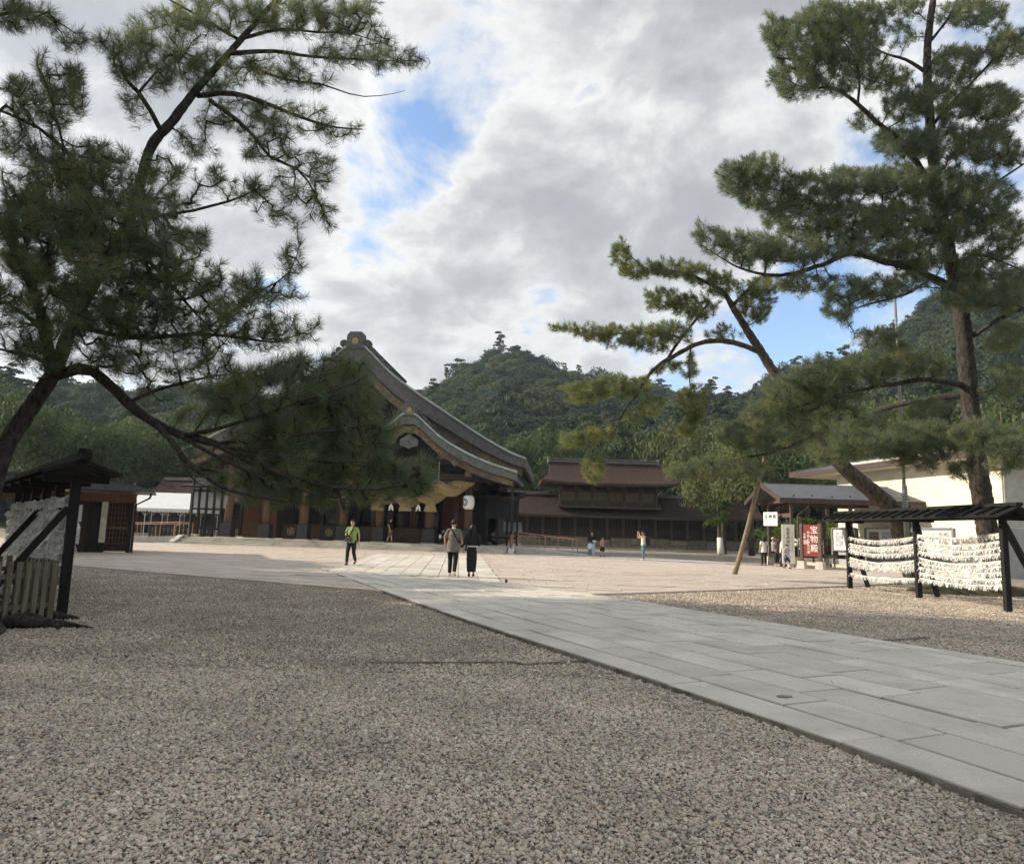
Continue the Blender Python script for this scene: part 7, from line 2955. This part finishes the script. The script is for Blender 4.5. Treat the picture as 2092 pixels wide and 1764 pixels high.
person('toddler in pale blue shirt in front of the woman in black sweater', (float(at(1205, 1137, 46.7)[0]), 46.7, wz), R(10), .98,
       dict(head=(0, -.02, 1.55)), top=('cloth_paleblue', 1.3, .10, .05), bottom=('cloth_jeans', 'wide', .95), shoes='shoe_white', vox=.02)
person('child in pink shirt and black shorts pointing to the right', (float(at(1230, 1136, 47.2)[0]), 47.2, wz), R(40), 1.28,
       dict(elL=(.40, -.05, 1.36), haL=(.62, -.10, 1.40), kneeL=(.16, -.02, .48), footL=(.26, .02, .07), kneeR=(-.14, -.02, .48), footR=(-.20, .0, .07)),
       top=('cloth_pink', .5, .10, .03), bottom=('cloth_black', 'wide', .5), shoes='shoe_dark')
gx = lambda u, Y: float(at(u, 1085, Y)[0])
person('woman in white blouse with a tote bag behind the shelter post', (gx(1560, 41.2), 41.2, .02), R(185), 1.64,
       dict(), top=('cloth_white', .6, .16, .03), bottom=('cloth_black', 'slim', .95), shoes='shoe_dark', hair_len=.08, extras=(('tote_bag', 'cloth_taupe', bag((-.20, .12, .95), (.07, .30, .36))), ('strap', 'shoe_dark', strap((.10, .13, 1.40), (-.20, .12, 1.1), .012))))
person('person in grey shirt facing away, left of the two women under the shelter', (gx(1579, 43.6), 43.6, .02), R(150), 1.62,
       dict(elR=(-.26, -.05, 1.15), haR=(-.22, -.25, 1.32)), top=('cloth_grey', .6, .10, .02), bottom=('cloth_black', 'slim', .95), extras=(('sun_hat', 'cloth_cream', lambda mb, V: mb.ell((0, .0, 1.62), (.12, .13, .08), 12, 6)), ('shoulder_bag', 'cloth_black', bag((.22, .05, .98), (.08, .24, .26)))))
person('woman with brown hair and dark dress under the shelter', (gx(1586, 41.4), 41.4, .02), R(60), 1.60,
       dict(footL=(.10, -.10, .07), footR=(-.10, .08, .07)), top=('cloth_taupe', 1.4, .10, .03), bottom=('cloth_navy', 'slim', .9), shoes='shoe_white', hair='hair_brown', hair_len=.10)
person('woman in white shirt and black trousers under the shelter', (gx(1595, 40.9), 40.7, .02), R(75), 1.68,
       dict(kneeL=(.10, -.06, .48), footL=(.10, -.14, .07), kneeR=(-.10, .02, .48), footR=(-.10, .10, .08)), top=('cloth_white', 1.3, .16, .035), bottom=('cloth_black', 'wide', .98), shoes='cloth_black', extras=(('shoulder_bag', 'cloth_taupe', bag((-.22, -.02, .98), (.08, .24, .22))),))
person('boy in grey t-shirt and navy shorts walking in front of the cream sign', (gx(1606, 36.8), 36.8, PZ), R(28), 1.24,
       dict(kneeL=(.10, -.12, .50), footL=(.10, -.16, .08), kneeR=(-.10, .04, .48), footR=(-.10, .18, .11), head=(0, -.02, 1.56)), top=('cloth_grey', .6, .14, .03), bottom=('cloth_denim', 'wide', .55), shoes='cloth_black',
       extras=(('tied_jacket', 'cloth_paleblue', lambda mb, V: (mb.tube([(0, 0, .93), (0, 0, .99)], [(.185, .145), (.18, .14)], n=16), mb.tube([(.03, -.16, .96), (.05, -.18, .80), (.08, -.18, .66)], [(.04, .02), (.05, .02), (.04, .015)], n=8))),))
person('person in white seen through the gallery right of the hall', (gx(1010, 55.5), 55.5, .05), R(160), 1.62, dict(), top=('cloth_white', .8, .14, .03), bottom=('cloth_black', 'slim', .95), vox=.02)

# pine cone dropped on the paving by the couple, and fallen leaf
b = MB()
b.ell((0, 0, .045), (.04, .04, .05), 10, 8)
pc = b.build('pine_cone', 'twig', None, smooth=True)
pc.location = (float(gp(1034, 1194)[0]), float(gp(1034, 1194)[1]), PATH_Z)
tag(pc, 'small dark pine cone lying on the path beyond the couple', 'pine cone')
b = MB()
b.ell((0, 0, 0), (.075, .05, .004), 20, 6)
lid = b.build('survey_plate', 'galv', None, smooth=True)
q = gp(1603, 1436)
lid.location = (float(q[0]), float(q[1]), PATH_Z + .006)
lid.rotation_euler = (0, 0, .2)
tag(lid, 'small oval dark metal plate set in the edge of the path', 'plate')
# ------------------------------------------------------------------ thin blue air
hm = bpy.data.materials.new('haze_air')
hm.use_nodes = True
N, L = hm.node_tree.nodes, hm.node_tree.links
for n_ in list(N):
    if n_.type == 'BSDF_PRINCIPLED':
        N.remove(n_)
pv = N.new('ShaderNodeVolumePrincipled')
pv.inputs['Color'].default_value = (.66, .80, 1.0, 1)
pv.inputs['Density'].default_value = 0.00028
pv.inputs['Anisotropy'].default_value = 0.0
L.new(pv.outputs[0], N['Material Output'].inputs['Volume'])
b = MB()
b.box((0, 500, 59), (3400, 4200, 122))
hz_ = b.build('haze', hm)
hz_['kind'] = 'stuff'
tag(hz_, 'thin bluish haze in the air', 'haze')
